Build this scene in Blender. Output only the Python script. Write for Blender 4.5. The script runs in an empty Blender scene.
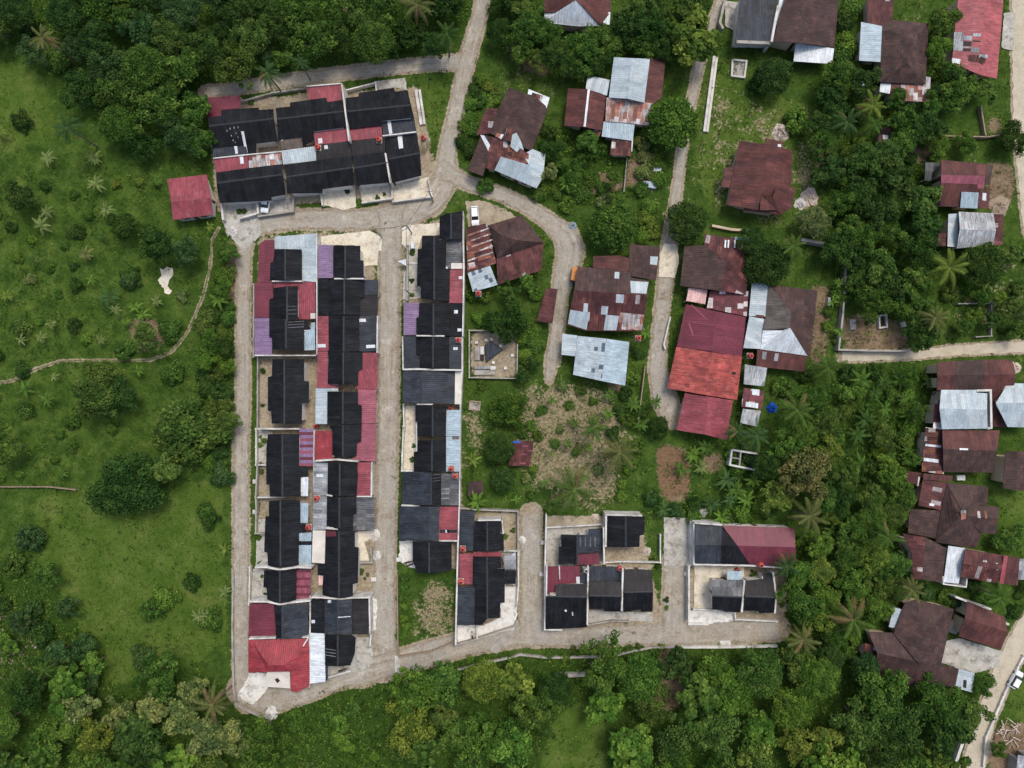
import bpy, bmesh, math, random
import numpy as np
from mathutils import Vector, Matrix
random.seed(7); RNG = np.random.default_rng(11)
S = 0.20          # metres per photo pixel on the ground
H = 136.5         # height of the drone
scn = bpy.context.scene
COL = scn.collection

def P(px, py, h=0.0):
    k = S * (H - h) / H
    return Vector(((px - 512) * k, (384 - py) * k, h))

def region(x0, y0, k):
    return lambda x, y: (x0 + x / k, y0 + y / k)
FULL = region(0, 0, 1)
RA = region(190, 60, 4); RB = region(220, 220, 5.12); RC = region(220, 340, 5.12); RD = region(220, 460, 5.12)
RE = region(220, 570, 5.12); RF = region(370, 200, 6.4); RG = region(370, 310, 6.4); RH = region(370, 420, 6.4)
RI = region(370, 500, 5.12); RJ = region(530, 500, 5.12); RK = region(650, 500, 5.12); RL = region(440, 60, 4.267)
RM = region(440, 200, 4.267); RN = region(440, 360, 4.267); RO = region(620, 220, 4.655); RP = region(620, 370, 4.655)
RQ = region(640, 0, 4.571); RR = region(640, 120, 4.571); RS = region(824, 0, 5.12); RT = region(824, 130, 5.12)
RU = region(824, 250, 5.12); RV = region(824, 350, 5.12); RW = region(824, 470, 5.12); RX = region(824, 590, 4.315)

def lin(r, g, b):
    f = lambda c: ((c / 255 + 0.055) / 1.055) ** 2.4 if c > 10 else c / 255 / 12.92
    return (f(r), f(g), f(b), 1.0)

# ------------------------------------------------------------------ node helper
class NT:
    def __init__(s, name):
        s.m = bpy.data.materials.new(name); s.m.use_nodes = True
        s.t = s.m.node_tree; s.t.nodes.clear()
        s.out = s.t.nodes.new('ShaderNodeOutputMaterial')
    def n(s, ty, **kw):
        nd = s.t.nodes.new(ty)
        for k, v in kw.items(): setattr(nd, k, v)
        return nd
    def L(s, a, b): s.t.links.new(a, b)
    def put(s, sock, v):
        if hasattr(v, 'is_output'): s.L(v, sock)
        else: sock.default_value = v
    def math(s, op, a, b=0.0, c=None, clamp=False):
        nd = s.n('ShaderNodeMath', operation=op, use_clamp=clamp)
        s.put(nd.inputs[0], a); s.put(nd.inputs[1], b)
        if c is not None: s.put(nd.inputs[2], c)
        return nd.outputs[0]
    def vmath(s, op, a, b):
        nd = s.n('ShaderNodeVectorMath', operation=op); s.put(nd.inputs[0], a); s.put(nd.inputs[1], b)
        return nd.outputs[0]
    def mix(s, f, a, b, mode='MIX'):
        nd = s.n('ShaderNodeMix', data_type='RGBA', blend_type=mode)
        s.put(nd.inputs[0], f); s.put(nd.inputs[6], a); s.put(nd.inputs[7], b)
        return nd.outputs[2]
    def noise(s, vec, scale, detail=4, rough=.55, out=0, dist=0.0):
        nd = s.n('ShaderNodeTexNoise'); s.put(nd.inputs['Vector'], vec)
        nd.inputs['Scale'].default_value = scale; nd.inputs['Detail'].default_value = detail
        nd.inputs['Roughness'].default_value = rough; nd.inputs['Distortion'].default_value = dist
        return nd.outputs[out]
    def smooth(s, v, a, b, lo=0.0, hi=1.0):
        nd = s.n('ShaderNodeMapRange', interpolation_type='SMOOTHSTEP'); s.put(nd.inputs[0], v)
        nd.inputs[1].default_value = a; nd.inputs[2].default_value = b
        nd.inputs[3].default_value = lo; nd.inputs[4].default_value = hi
        return nd.outputs[0]
    def ramp(s, v, stops, interp='LINEAR'):
        nd = s.n('ShaderNodeValToRGB'); s.put(nd.inputs[0], v); cr = nd.color_ramp; cr.interpolation = interp
        while len(cr.elements) < len(stops): cr.elements.new(.5)
        for e, (p, c) in zip(cr.elements, stops): e.position = p; e.color = c
        return nd.outputs[0]
    def pos(s): return s.n('ShaderNodeNewGeometry').outputs['Position']
    def bsdf(s, col, rough=.7, spec=.3, bump=None, bstr=.3, bdist=.02, metal=0.0):
        b = s.n('ShaderNodeBsdfPrincipled'); s.put(b.inputs['Base Color'], col); s.put(b.inputs['Roughness'], rough)
        b.inputs['Specular IOR Level'].default_value = spec; b.inputs['Metallic'].default_value = metal
        if bump is not None:
            bn = s.n('ShaderNodeBump'); bn.inputs['Strength'].default_value = bstr; bn.inputs['Distance'].default_value = bdist
            s.L(bump, bn.inputs['Height']); s.L(bn.outputs[0], b.inputs['Normal'])
        s.L(b.outputs[0], s.out.inputs[0]); return b

def roof_mat(name, stops, tile=(.8, 2.2), spread=.12, stain=.35, stainc=None, rough=.55, spec=.3, period=.4, line=.75, interp='CONSTANT', streak=.25, jitter=0.0):
    """sheet metal or tile: one tone per sheet, joints, ribs, weather stains and streaks down the slope"""
    t = NT(name)
    uv = t.n('ShaderNodeUVMap').outputs[0]
    sp = t.n('ShaderNodeSeparateXYZ'); t.L(uv, sp.inputs[0]); u, v = sp.outputs[0], sp.outputs[1]
    rnd = t.math('MULTIPLY', t.n('ShaderNodeObjectInfo').outputs['Random'], 57.0)
    cu = t.math('DIVIDE', u, tile[0]); cu0 = t.math('FLOOR', cu)
    shift = t.math('MULTIPLY', t.math('FRACT', t.math('MULTIPLY', cu0, .618)), jitter)
    cv = t.math('ADD', t.math('DIVIDE', v, tile[1]), shift); cv0 = t.math('FLOOR', cv)
    cell = t.n('ShaderNodeCombineXYZ'); t.L(cu0, cell.inputs[0]); t.L(cv0, cell.inputs[1]); t.L(rnd, cell.inputs[2])
    wn = t.n('ShaderNodeTexWhiteNoise', noise_dimensions='3D'); t.L(cell.outputs[0], wn.inputs[0])
    c = t.ramp(wn.outputs[0], stops, interp) if len(stops) > 1 else None
    base = c if c is not None else stops[0][1]
    cell2 = t.vmath('ADD', cell.outputs[0], (17.3, 5.1, 3.3))
    wn2 = t.n('ShaderNodeTexWhiteNoise', noise_dimensions='3D'); t.L(cell2, wn2.inputs[0])
    k = t.smooth(wn2.outputs[0], 0, 1, 1 - spread, 1 + spread)
    fu = t.math('FRACT', cu); fv = t.math('FRACT', cv)
    k = t.math('MULTIPLY', k, t.smooth(fu, .0, .09, line, 1)); k = t.math('MULTIPLY', k, t.smooth(fv, .0, .04, (1 + line) / 2, 1))
    pos = t.pos()
    n1 = t.noise(pos, .35, 5, .6); k = t.math('MULTIPLY', k, t.smooth(n1, .3, .7, 1 - stain, 1 + stain * .6))
    st = t.n('ShaderNodeCombineXYZ'); t.L(t.math('MULTIPLY', u, 4.0), st.inputs[0]); t.L(t.math('MULTIPLY', v, .5), st.inputs[1]); t.L(rnd, st.inputs[2])
    n2 = t.noise(st.outputs[0], 1.0, 3, .6); k = t.math('MULTIPLY', k, t.smooth(n2, .3, .7, 1 - streak, 1 + streak * .5))
    n3 = t.noise(pos, 3.0, 3, .6); k = t.math('MULTIPLY', k, t.smooth(n3, .3, .7, .88, 1.1))
    kk = t.n('ShaderNodeCombineColor'); [t.L(k, kk.inputs[i]) for i in range(3)]
    col = t.mix(1.0, base, kk.outputs[0], 'MULTIPLY')
    if stainc:
        f = t.smooth(t.noise(pos, .8, 6, .65), .52, .68, 0, stainc[1]); f = t.math('MULTIPLY', f, t.smooth(n2, .35, .6))
        col = t.mix(f, col, stainc[0])
    rib = t.math('SINE', t.math('MULTIPLY', u, 6.2832 / period))
    t.bsdf(col, rough, spec, rib, .35, .03)
    return t.m

def plain_mat(name, col, rough=.75, var=.25, scale=1.5, dirt=None, spec=.3):
    t = NT(name); pos = t.pos()
    n = t.noise(pos, scale, 5, .6); k = t.smooth(n, .25, .75, 1 - var, 1 + var * .6)
    kk = t.n('ShaderNodeCombineColor'); [t.L(k, kk.inputs[i]) for i in range(3)]
    c = t.mix(1.0, col, kk.outputs[0], 'MULTIPLY')
    if dirt:
        f = t.smooth(t.noise(pos, scale * .5, 6, .7), .45, .68, 0, dirt[1]); c = t.mix(f, c, dirt[0])
    t.bsdf(c, rough, spec, n, .2, .03)
    return t.m

M = {}
def one(c): return [(0.0, c)]
RUST = lin(120, 60, 40)
M['black'] = roof_mat('black_roof_sheet', one((.0105, .0118, .0142, 1)), tile=(.75, 5.0), spread=.2, stain=.4, rough=.68, spec=.12, streak=.35, stainc=((.028, .028, .027, 1), .45))
M['blackb'] = roof_mat('brown_black_roof_sheet', one((.021, .0195, .02, 1)), tile=(.75, 50), spread=.15, stain=.3, rough=.65, spec=.2)
M['slate'] = roof_mat('slate_roof_sheet', one((.027, .033, .042, 1)), tile=(.75, 5), spread=.18, stain=.35, rough=.62, spec=.22, streak=.3, stainc=((.075, .075, .07, 1), .5))
M['greyc'] = roof_mat('grey_corrugated', [(0, (.085, .09, .095, 1)), (.5, (.12, .12, .12, 1)), (.8, (.06, .065, .07, 1))], tile=(.8, 1.8), stain=.4, streak=.4, rough=.6)
M['grey'] = roof_mat('weathered_grey_sheet', [(0, (.25, .26, .27, 1)), (.4, (.33, .35, .36, 1)), (.75, (.19, .2, .21, 1))], tile=(.8, 1.8), stain=.35, stainc=((.12, .1, .08, 1), .5), rough=.6)
M['crimson'] = roof_mat('crimson_roof_sheet', one((.225, .047, .060, 1)), tile=(.76, 4.5), spread=.09, stain=.26, rough=.6, line=.8, streak=.25, stainc=((.30, .13, .13, 1), .45))
M['red'] = roof_mat('bright_red_roof_sheet', one((.25, .032, .040, 1)), tile=(.76, 5), spread=.09, stain=.22, rough=.55, line=.82, streak=.22, stainc=((.30, .10, .10, 1), .4))
M['faded'] = roof_mat('sun_faded_red_sheet', one((.30, .072, .078, 1)), tile=(.76, 3), spread=.1, stain=.25, rough=.6, line=.8, streak=.3, stainc=((.36, .17, .16, 1), .45))
M['wine'] = roof_mat('wine_roof_sheet', one((.135, .027, .041, 1)), tile=(.76, 50), spread=.08, stain=.18, rough=.5, line=.8, streak=.12)
M['rose'] = roof_mat('faded_rose_roof_sheet', one((.25, .07, .095, 1)), tile=(.76, 50), spread=.08, stain=.2, rough=.55, line=.8)
M['purple'] = roof_mat('purple_roof_sheet', one((.19, .125, .215, 1)), tile=(.76, 2.0), spread=.07, stain=.15, rough=.5, line=.8)
M['stripe'] = roof_mat('purple_striped_roof', one((.3, .16, .3, 1)), tile=(1.6, 50), spread=.06, stain=.12, rough=.5)
M['maroon'] = roof_mat('maroon_roof_sheet', [(0, (.090, .032, .028, 1)), (.6, (.078, .029, .026, 1)), (.85, (.108, .038, .031, 1))], tile=(.8, 2.4), stain=.35, stainc=((.05, .03, .03, 1), .6), rough=.65, spec=.2)
M['brown'] = roof_mat('dark_brown_roof_tile', [(0, (.058, .034, .029, 1)), (.5, (.050, .031, .028, 1)), (.85, (.071, .040, .033, 1))], tile=(.9, .9), stain=.3, rough=.7, spec=.2, stainc=((.11, .04, .035, 1), .4))
M['umber'] = roof_mat('grey_brown_roof_tile', [(0, (.115, .098, .085, 1)), (.5, (.1, .086, .076, 1))], tile=(.9, .9), stain=.2, rough=.75, spec=.2)
M['redtile'] = roof_mat('orange_red_roof_sheet', [(0, (.30, .060, .050, 1)), (.5, (.27, .052, .044, 1)), (.85, (.33, .072, .057, 1))], tile=(.7, .9), stain=.35, rough=.6, line=.8, streak=.35, stainc=((.36, .15, .12, 1), .5))
M['rusty'] = roof_mat('rust_patched_sheet', [(0, (.085, .032, .03, 1)), (.38, (.13, .047, .036, 1)), (.62, (.19, .075, .045, 1)), (.78, (.40, .35, .33, 1)), (.88, (.10, .042, .038, 1))], tile=(.85, 1.3), spread=.25, stain=.4, streak=.5, rough=.7, spec=.2, jitter=1)
M['rustmar'] = roof_mat('maroon_sheet_with_rust', [(0, (.090, .031, .029, 1)), (.55, (.074, .028, .027, 1)), (.84, (.12, .045, .038, 1)), (.96, (.34, .3, .29, 1))], tile=(.85, 1.8), spread=.2, stain=.4, streak=.4, rough=.7, spec=.2, jitter=1)
M['rustsil'] = roof_mat('rusty_silver_sheet', [(0, (.42, .38, .36, 1)), (.34, (.3, .13, .09, 1)), (.52, (.48, .46, .45, 1)), (.74, (.2, .07, .05, 1)), (.86, (.36, .22, .18, 1))], tile=(.85, 1.4), spread=.25, stain=.35, streak=.5, rough=.6, jitter=1)
M['rustsilver2'] = roof_mat('silver_sheet_rust_streaked', [(0, (.35, .375, .38, 1)), (.6, (.30, .315, .315, 1))], tile=(.85, 2.2), spread=.15, stain=.3, stainc=((.24, .12, .08, 1), .8), streak=.45, rough=.5, jitter=1)
M['mosaic'] = roof_mat('mosaic_patched_roof', [(0, (.13, .035, .04, 1)), (.5, (.62, .57, .55, 1)), (.68, (.1, .03, .035, 1)), (.85, (.5, .42, .4, 1))], tile=(1.2, 1.0), spread=.25, stain=.3, rough=.65, jitter=1)
M['silver'] = roof_mat('silver_roof_sheet', [(0, (.33, .39, .41, 1)), (.6, (.28, .34, .365, 1)), (.85, (.38, .43, .44, 1))], tile=(.85, 3.0), spread=.06, stain=.15, rough=.45, spec=.4, streak=.15, line=.85, stainc=((.28, .27, .26, 1), .4))
M['silverd'] = roof_mat('silver_roof_with_missing_paint', [(0, (.35, .41, .43, 1)), (.80, (.07, .1, .13, 1)), (.88, (.33, .39, .41, 1))], tile=(.85, .7), spread=.1, stain=.15, rough=.45, line=.85, jitter=.2)
M['blueish'] = roof_mat('pale_blue_roof_sheet', one((.30, .385, .425, 1)), tile=(.85, 3.0), spread=.06, stain=.15, rough=.45, line=.85)
M['white'] = roof_mat('white_roof_sheet', one((.55, .59, .605, 1)), tile=(.85, 3.0), spread=.05, stain=.12, rough=.45, line=.85)
M['pink'] = roof_mat('pink_roof_sheet', one((.58, .36, .33, 1)), tile=(.85, 3.0), spread=.08, stain=.2, rough=.55)
M['fibre'] = roof_mat('brown_fibre_sheet', one((.11, .085, .07, 1)), tile=(.9, 1.8), stain=.3, rough=.8)
M['slab'] = plain_mat('roof_concrete_slab', (.56, .53, .46, 1), .85, .2, .8, ((.3, .27, .22, 1), .6))
M['poly'] = plain_mat('milky_skylight_sheet', (.5, .52, .53, 1), .4, .15, 2)
M['wall'] = plain_mat('painted_plaster', (.62, .59, .54, 1), .8, .15, .8, ((.3, .26, .2, 1), .5))
M['wallc'] = plain_mat('cream_plaster', (.5, .4, .28, 1), .8, .2, .8, ((.25, .2, .15, 1), .5))
M['trim'] = plain_mat('white_parapet_paint', (.57, .555, .51, 1), .85, .3, 1.2, ((.2, .18, .15, 1), .85))
M['block'] = plain_mat('bare_concrete_block', (.33, .31, .27, 1), .9, .25, 1.2, ((.12, .11, .09, 1), .8))
M['wood'] = plain_mat('weathered_timber', (.26, .2, .14, 1), .8, .3, 3)
M['door'] = plain_mat('brown_door_paint', (.09, .05, .03, 1), .6)
M['frame'] = plain_mat('window_frame_paint', (.4, .38, .35, 1), .6)
M['glass'] = plain_mat('dark_window_glass', (.02, .025, .03, 1), .12, .1, 1, None, .6)
M['tank'] = plain_mat('orange_red_plastic', (.42, .06, .045, 1), .55, .3, 3)
M['dark'] = plain_mat('dark_opening', (.02, .012, .01, 1), .7)
M['metal'] = plain_mat('grey_metal', (.3, .3, .3, 1), .5)
M['blue'] = plain_mat('blue_tarpaulin', (.015, .09, .42, 1), .5, .3, 3)
M['orange'] = plain_mat('orange_paint', (.5, .2, .06, 1), .7, .3, 2)
M['carpaint'] = plain_mat('white_car_paint', (.66, .69, .71, 1), .25, .04, 1, None, .5)
M['rubber'] = plain_mat('black_rubber', (.015, .015, .015, 1), .8)
M['ridge'] = plain_mat('dusty_ridge_cap', (.03, .032, .035, 1), .7, .3, 1.5)
M['rubble'] = plain_mat('pale_rubble', (.45, .38, .31, 1), .9, .35, 3)
M['redtilefloor'] = roof_mat('red_floor_tile', one((.14, .04, .035, 1)), tile=(.4, .4), stain=.3)

# ------------------------------------------------------------------ object helpers
def tag(o, label=None, cat=None, group=None, kind=None):
    if label: o['label'] = label
    if cat: o['category'] = cat
    if group: o['group'] = group
    if kind: o['kind'] = kind
    return o
def empty(name, loc=(0, 0, 0), rz=0.0):
    o = bpy.data.objects.new(name, None); o.empty_display_size = .3; COL.objects.link(o); o.location = loc; o.rotation_euler = (0, 0, rz)
    return o
def mesh_obj(name, verts, faces, mat, parent=None, uvs=None, origin=None, smooth=False):
    me = bpy.data.meshes.new(name)
    o0 = Vector(origin) if origin is not None else Vector((0, 0, 0))
    me.from_pydata([tuple(Vector(v) - o0) for v in verts], [], faces)
    if uvs is not None:
        ul = me.uv_layers.new(name='UVMap'); k = 0
        for f in uvs:
            for c in f: ul.data[k].uv = c; k += 1
    if mat is not None: me.materials.append(mat)
    if smooth: me.shade_smooth()
    o = bpy.data.objects.new(name, me); COL.objects.link(o)
    if parent is not None: o.parent = parent
    elif origin is not None: o.location = o0
    return o
class MB:
    """collects shapes for one mesh"""
    def __init__(s): s.v = []; s.f = []; s.uv = []
    def face(s, idx, uv=None):
        s.f.append(idx); s.uv.append(uv if uv else [(s.v[i][0], s.v[i][1]) for i in idx])
    def prism(s, bottom, top, uvt=None):
        b = len(s.v); n = len(bottom); s.v += [Vector(p) for p in bottom] + [Vector(p) for p in top]
        s.face(list(range(b + n, b + 2 * n)), uvt); s.face(list(range(b + n - 1, b - 1, -1)))
        for i in range(n):
            j = (i + 1) % n; s.face([b + i, b + j, b + n + j, b + n + i])
    def box(s, c, d, rz=0.0, taper=1.0):
        cx, cy, cz = c; hx, hy, hz = d[0] / 2, d[1] / 2, d[2] / 2; ca, sa = math.cos(rz), math.sin(rz)
        q = lambda x, y, z: Vector((cx + x * ca - y * sa, cy + x * sa + y * ca, cz + z))
        bt = [q(-hx, -hy, -hz), q(hx, -hy, -hz), q(hx, hy, -hz), q(-hx, hy, -hz)]
        tp = [q(-hx * taper, -hy * taper, hz), q(hx * taper, -hy * taper, hz), q(hx * taper, hy * taper, hz), q(-hx * taper, hy * taper, hz)]
        s.prism(bt, tp)
    def tube(s, a, b, r0, r1, n=8):
        a = Vector(a); b = Vector(b); d = (b - a).normalized()
        x = d.orthogonal().normalized(); y = d.cross(x)
        s.prism([a + (x * math.cos(t) + y * math.sin(t)) * r0 for t in [6.2832 * i / n for i in range(n)]],
                [b + (x * math.cos(t) + y * math.sin(t)) * r1 for t in [6.2832 * i / n for i in range(n)]])
    def lathe(s, prof, c=(0, 0, 0), n=14):
        b = len(s.v)
        for r, z in prof:
            for i in range(n): s.v.append(Vector((c[0] + r * math.cos(6.2832 * i / n), c[1] + r * math.sin(6.2832 * i / n), c[2] + z)))
        for k in range(len(prof) - 1):
            for i in range(n):
                j = (i + 1) % n; s.face([b + k * n + i, b + k * n + j, b + (k + 1) * n + j, b + (k + 1) * n + i])
        s.face(list(range(b + n - 1, b - 1, -1))); s.face([b + (len(prof) - 1) * n + i for i in range(n)])
    def build(s, name, mat, parent=None, origin=None, smooth=False):
        return mesh_obj(name, s.v, s.f, mat, parent, s.uv, origin, smooth)

def area2(p): return sum(p[i].x * p[(i + 1) % len(p)].y - p[(i + 1) % len(p)].x * p[i].y for i in range(len(p))) / 2
def inpoly(x, y, poly):
    c = False; j = len(poly) - 1
    for i in range(len(poly)):
        xi, yi = poly[i]; xj, yj = poly[j]
        if (yi > y) != (yj > y) and x < (xj - xi) * (y - yi) / (yj - yi) + xi: c = not c
        j = i
    return c
ROOFS = []        # (pixel polygon, point, normal) of every roof plane
BLOCK = []        # pixel polygons where no tree may stand
def ray_plane(px, py, pt, n):
    o = Vector((0, 0, H)); d = P(px, py, 0) - o
    return o + d * ((pt - o).dot(n) / d.dot(n))
def roof_height(px, py, default=0.0):
    best = default
    for poly, pt, n in ROOFS:
        if inpoly(px, py, poly): best = max(best, ray_plane(px, py, pt, n).z)
    return best

JIT = [0]
def jit(): JIT[0] = (JIT[0] * 1.618 + .37) % 1.0; return JIT[0] * .03
# shared door and window meshes (unit pieces facing -Y, origin at floor level on the wall face)
def _mk(fn):
    b = MB(); fn(b); me = bpy.data.meshes.new('piece'); me.from_pydata([tuple(v) for v in b.v], [], b.f); return me
def _wf(b):
    b.box((0, -.03, 1.0), (1.3, .08, .08)); b.box((0, -.03, 2.1), (1.3, .08, .08))
    for x in (-.61, 0, .61): b.box((x, -.03, 1.55), (.07, .075, 1.02))
ME_WIN = _mk(_wf); ME_WIN.materials.append(M['frame'])
ME_PANE = _mk(lambda b: b.box((0, -.012, 1.55), (1.16, .03, 1.0))); ME_PANE.materials.append(M['glass'])
ME_DOOR = _mk(lambda b: b.box((0, -.03, 1.03), (.9, .07, 2.04))); ME_DOOR.materials.append(M['door'])
ME_KNOB = _mk(lambda b: b.box((.36, -.09, 1.0), (.05, .06, .16))); ME_KNOB.materials.append(M['metal'])
def link_mesh(name, me, parent, loc=(0, 0, 0), rz=0.0):
    o = bpy.data.objects.new(name, me); COL.objects.link(o); o.parent = parent; o.location = loc; o.rotation_euler = (0, 0, rz); return o

LM = []           # landmarks: (phrase, px, py)
class House:
    def __init__(s, name, R, label, lm=None, group=None, cat='house', wall='wall'):
        s.name, s.R, s.label, s.lm, s.group, s.cat, s.wallm = name, R, label, lm, group, cat, wall
        s.planes = []; s.hr = 4.5; s.pitch = .42; s.ridges = []; s.extra = []
    def q(s, poly): return [s.R(x, y) for x, y in poly]
    def add(s, name, mat, px, pts, walls, thick=.12, flat=False):
        n = (pts[1] - pts[0]).cross(pts[2] - pts[0])
        for i in range(3, len(pts)):
            m = (pts[i - 1] - pts[0]).cross(pts[i] - pts[0])
            if m.length > n.length: n = m
        n.normalize()
        if n.z < 0: n = -n
        if area2(pts) < 0: pts = pts[::-1]; px = px[::-1]
        s.planes.append(dict(name=name, mat=mat, px=px, pts=pts, n=n, walls=walls, thick=thick, flat=flat))
        ROOFS.append((px, pts[0], n)); BLOCK.append(px)
    def ridge(s, x0, y0, x1, y1, hr=4.5, pitch=.42):
        s.rl = (s.R(x0, y0), s.R(x1, y1)); s.hr = hr + jit(); s.pitch = pitch; s.ridges.append((s.rl, s.hr))
    def side(s, poly, mat, name='roof', walls=True):
        px = s.q(poly); a = P(*s.rl[0], s.hr); b = P(*s.rl[1], s.hr); d = b - a
        per = Vector((-d.y, d.x, 0)).normalized()
        cx = sum(p[0] for p in px) / len(px); cy = sum(p[1] for p in px) / len(px)
        if (P(cx, cy, s.hr) - a).dot(per) < 0: per = -per
        n = d.cross(Vector((per.x, per.y, -s.pitch))).normalized()
        if n.z < 0: n = -n
        s.add(name, mat, px, [ray_plane(x, y, a, n) for x, y in px], walls)
    def gable(s, quad, mat, hr=5.2, pitch=.42, t=.5, mat2=None, name='roof'):
        """quad a b c d; the ridge runs from the side d-a to the side b-c"""
        a, b, c, d = quad; lp = lambda p, q: (p[0] + (q[0] - p[0]) * t, p[1] + (q[1] - p[1]) * t)
        r0, r1 = lp(a, d), lp(b, c); s.ridge(*r0, *r1, hr, pitch)
        s.side([a, b, r1, r0], mat, name); s.side([r0, r1, c, d], mat2 or mat, name)
    def shed(s, poly, mat, h=2.85, pitch=.07, high=0, name='rear_roof', walls=True):
        """lean-to: its high edge is the edge number high of the polygon"""
        px = s.q(poly); h = h + jit(); i = high; a = P(*px[i], h); b = P(*px[(i + 1) % len(px)], h); d = b - a
        per = Vector((-d.y, d.x, 0)).normalized()
        cx = sum(p[0] for p in px) / len(px); cy = sum(p[1] for p in px) / len(px)
        if (P(cx, cy, h) - a).dot(per) < 0: per = -per
        n = d.cross(Vector((per.x, per.y, -pitch))).normalized()
        if n.z < 0: n = -n
        s.add(name, mat, px, [ray_plane(x, y, a, n) for x, y in px], walls)
    def poly3(s, pts, mat, name='roof', walls=True):
        px = [s.R(x, y) for x, y, h in pts]; j = jit()
        s.add(name, mat, px, [P(*p, h + j) for p, (x, y, h) in zip(px, pts)], walls, .12, True)
    def hip(s, quad, r0, r1, mat, he=3.1, hr=5.3, mats=None):
        a, b, c, d = [(x, y, he) for x, y in quad]; r0 = (*r0, hr); r1 = (*r1, hr); ms = mats or [mat] * 4
        for k, pl in enumerate(([a, b, r1, r0], [b, c, r1], [c, d, r0, r1], [d, a, r0])): s.poly3(pl, ms[k])
    def pw(s, pts, h=4.0, mat='trim', th=.26, name='party_wall', z0=0.0): s.extra.append(('pw', s.q(pts), h, mat, th, name, z0))
    def patch(s, poly, mat='poly', name='skylight'): s.extra.append(('patch', s.q(poly), mat, name))
    def done(s):
        allp = [p for pl in s.planes for p in pl['pts']]
        c = sum(allp, Vector()) / len(allp); org = Vector((c.x, c.y, 0))
        root = empty(s.name, org); tag(root, s.label, s.cat, s.group)
        if s.lm:
            X = [p for pl in s.planes for p in pl['px']]
            LM.append((s.lm, sum(p[0] for p in X) / len(X), sum(p[1] for p in X) / len(X)))
        groups = []
        def near(A, B):
            for i in (0, 1, 2):
                if min(p[i] for p in A['pts']) - .3 > max(p[i] for p in B['pts']) or min(p[i] for p in B['pts']) - .3 > max(p[i] for p in A['pts']): return False
            return True
        for pl in s.planes:
            hit = [g for g in groups if g[0]['name'] == pl['name'] and g[0]['mat'] == pl['mat'] and any(near(pl, q) for q in g)]
            if hit:
                hit[0].append(pl)
                for g in hit[1:]: hit[0] += g; groups.remove(g)
            else: groups.append([pl])
        for pls in groups:
            nm, mat = pls[0]['name'], pls[0]['mat']; b = MB()
            for pl in pls:
                n = pl['n']; pts = pl['pts']
                if n.z < .9995: hx = Vector((0, 0, 1)).cross(n).normalized()
                else: hx = Vector((pts[1].x - pts[0].x, pts[1].y - pts[0].y, 0)).normalized()
                vy = n.cross(hx)
                o = pts[0]; b.prism([p - Vector((0, 0, pl['thick'])) for p in pts], pts, [((p - o).dot(hx), (p - o).dot(vy)) for p in pts])
            b.build(nm, M[mat], root, org)
        wb = MB(); best = None; posts = []
        for pl in s.planes:
            pts = pl['pts']; cc = sum(pts, Vector()) / len(pts)
            if pl['walls']:
                ins = []
                for p in pts:
                    v = Vector((cc.x - p.x, cc.y - p.y, 0)); L = v.length
                    q = p + v * (min(.7 if s.wallm == 'wall' else 1.15, L * .35) / L if L > 0 else 0); o3 = Vector((0, 0, H))
                    # height of the plane above q
                    z = pts[0].z - ((q.x - pts[0].x) * pl['n'].x + (q.y - pts[0].y) * pl['n'].y) / pl['n'].z
                    if pl['flat']: z = min(v_.z for v_ in pts)
                    ins.append(Vector((q.x, q.y, z - pl['thick'] - .02)))
                wb.prism([Vector((p.x, p.y, 0)) for p in ins], ins)
                for i in range(len(ins)):
                    p, q = ins[i], ins[(i + 1) % len(ins)]; L = (Vector((q.x - p.x, q.y - p.y))).length; lo = min(p.z, q.z)
                    if abs(p.z - q.z) < .4 and lo > 2.3:
                        sc = L - lo * .8
                        if best is None or sc > best[0]: best = (sc, p, q, L)
            else:
                for p in pts[:6]:
                    v = Vector((cc.x - p.x, cc.y - p.y, 0)); q = p + v.normalized() * .2
                    posts.append((q.x, q.y, p.z - pl['thick'] - .03))
        if wb.f: wb.build('wall', M[s.wallm], root, org)
        for x, y, z in posts:
            b = MB(); b.box((x, y, z / 2), (.12, .12, z)); b.build('post', M['trim'], root, org)
        if best and best[3] > 2.2:
            _, p, q, L = best; ang = math.atan2(q.y - p.y, q.x - p.x)
            for f in ([.5] if L < 4 else [.25, .5, .75]):
                loc = p.lerp(q, f) - org; loc.z = 0; isd = f == .5
                o = link_mesh('door' if isd else 'window', ME_DOOR if isd else ME_WIN, root, loc, ang)
                link_mesh('handle' if isd else 'pane', ME_KNOB if isd else ME_PANE, o)
        if s.name == 'row_house':
            for (r0, r1), hr in s.ridges:
                a, b_ = P(*r0, hr), P(*r1, hr); d = (b_ - a).normalized(); w = Vector((-d.y, d.x, 0)) * .17; a = a + d * .1; b_ = b_ - d * .1; c = MB()
                dn = Vector((0, 0, -.05)); up = Vector((0, 0, .05)); c.v += [a - w + dn, b_ - w + dn, b_ + w + dn, a + w + dn, a + up, b_ + up]
                for f in ([0, 1, 5, 4], [2, 3, 4, 5], [3, 2, 1, 0], [0, 4, 3], [1, 2, 5]): c.face(f)
                c.build('ridge_cap', M['ridge'], root, org)
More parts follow.
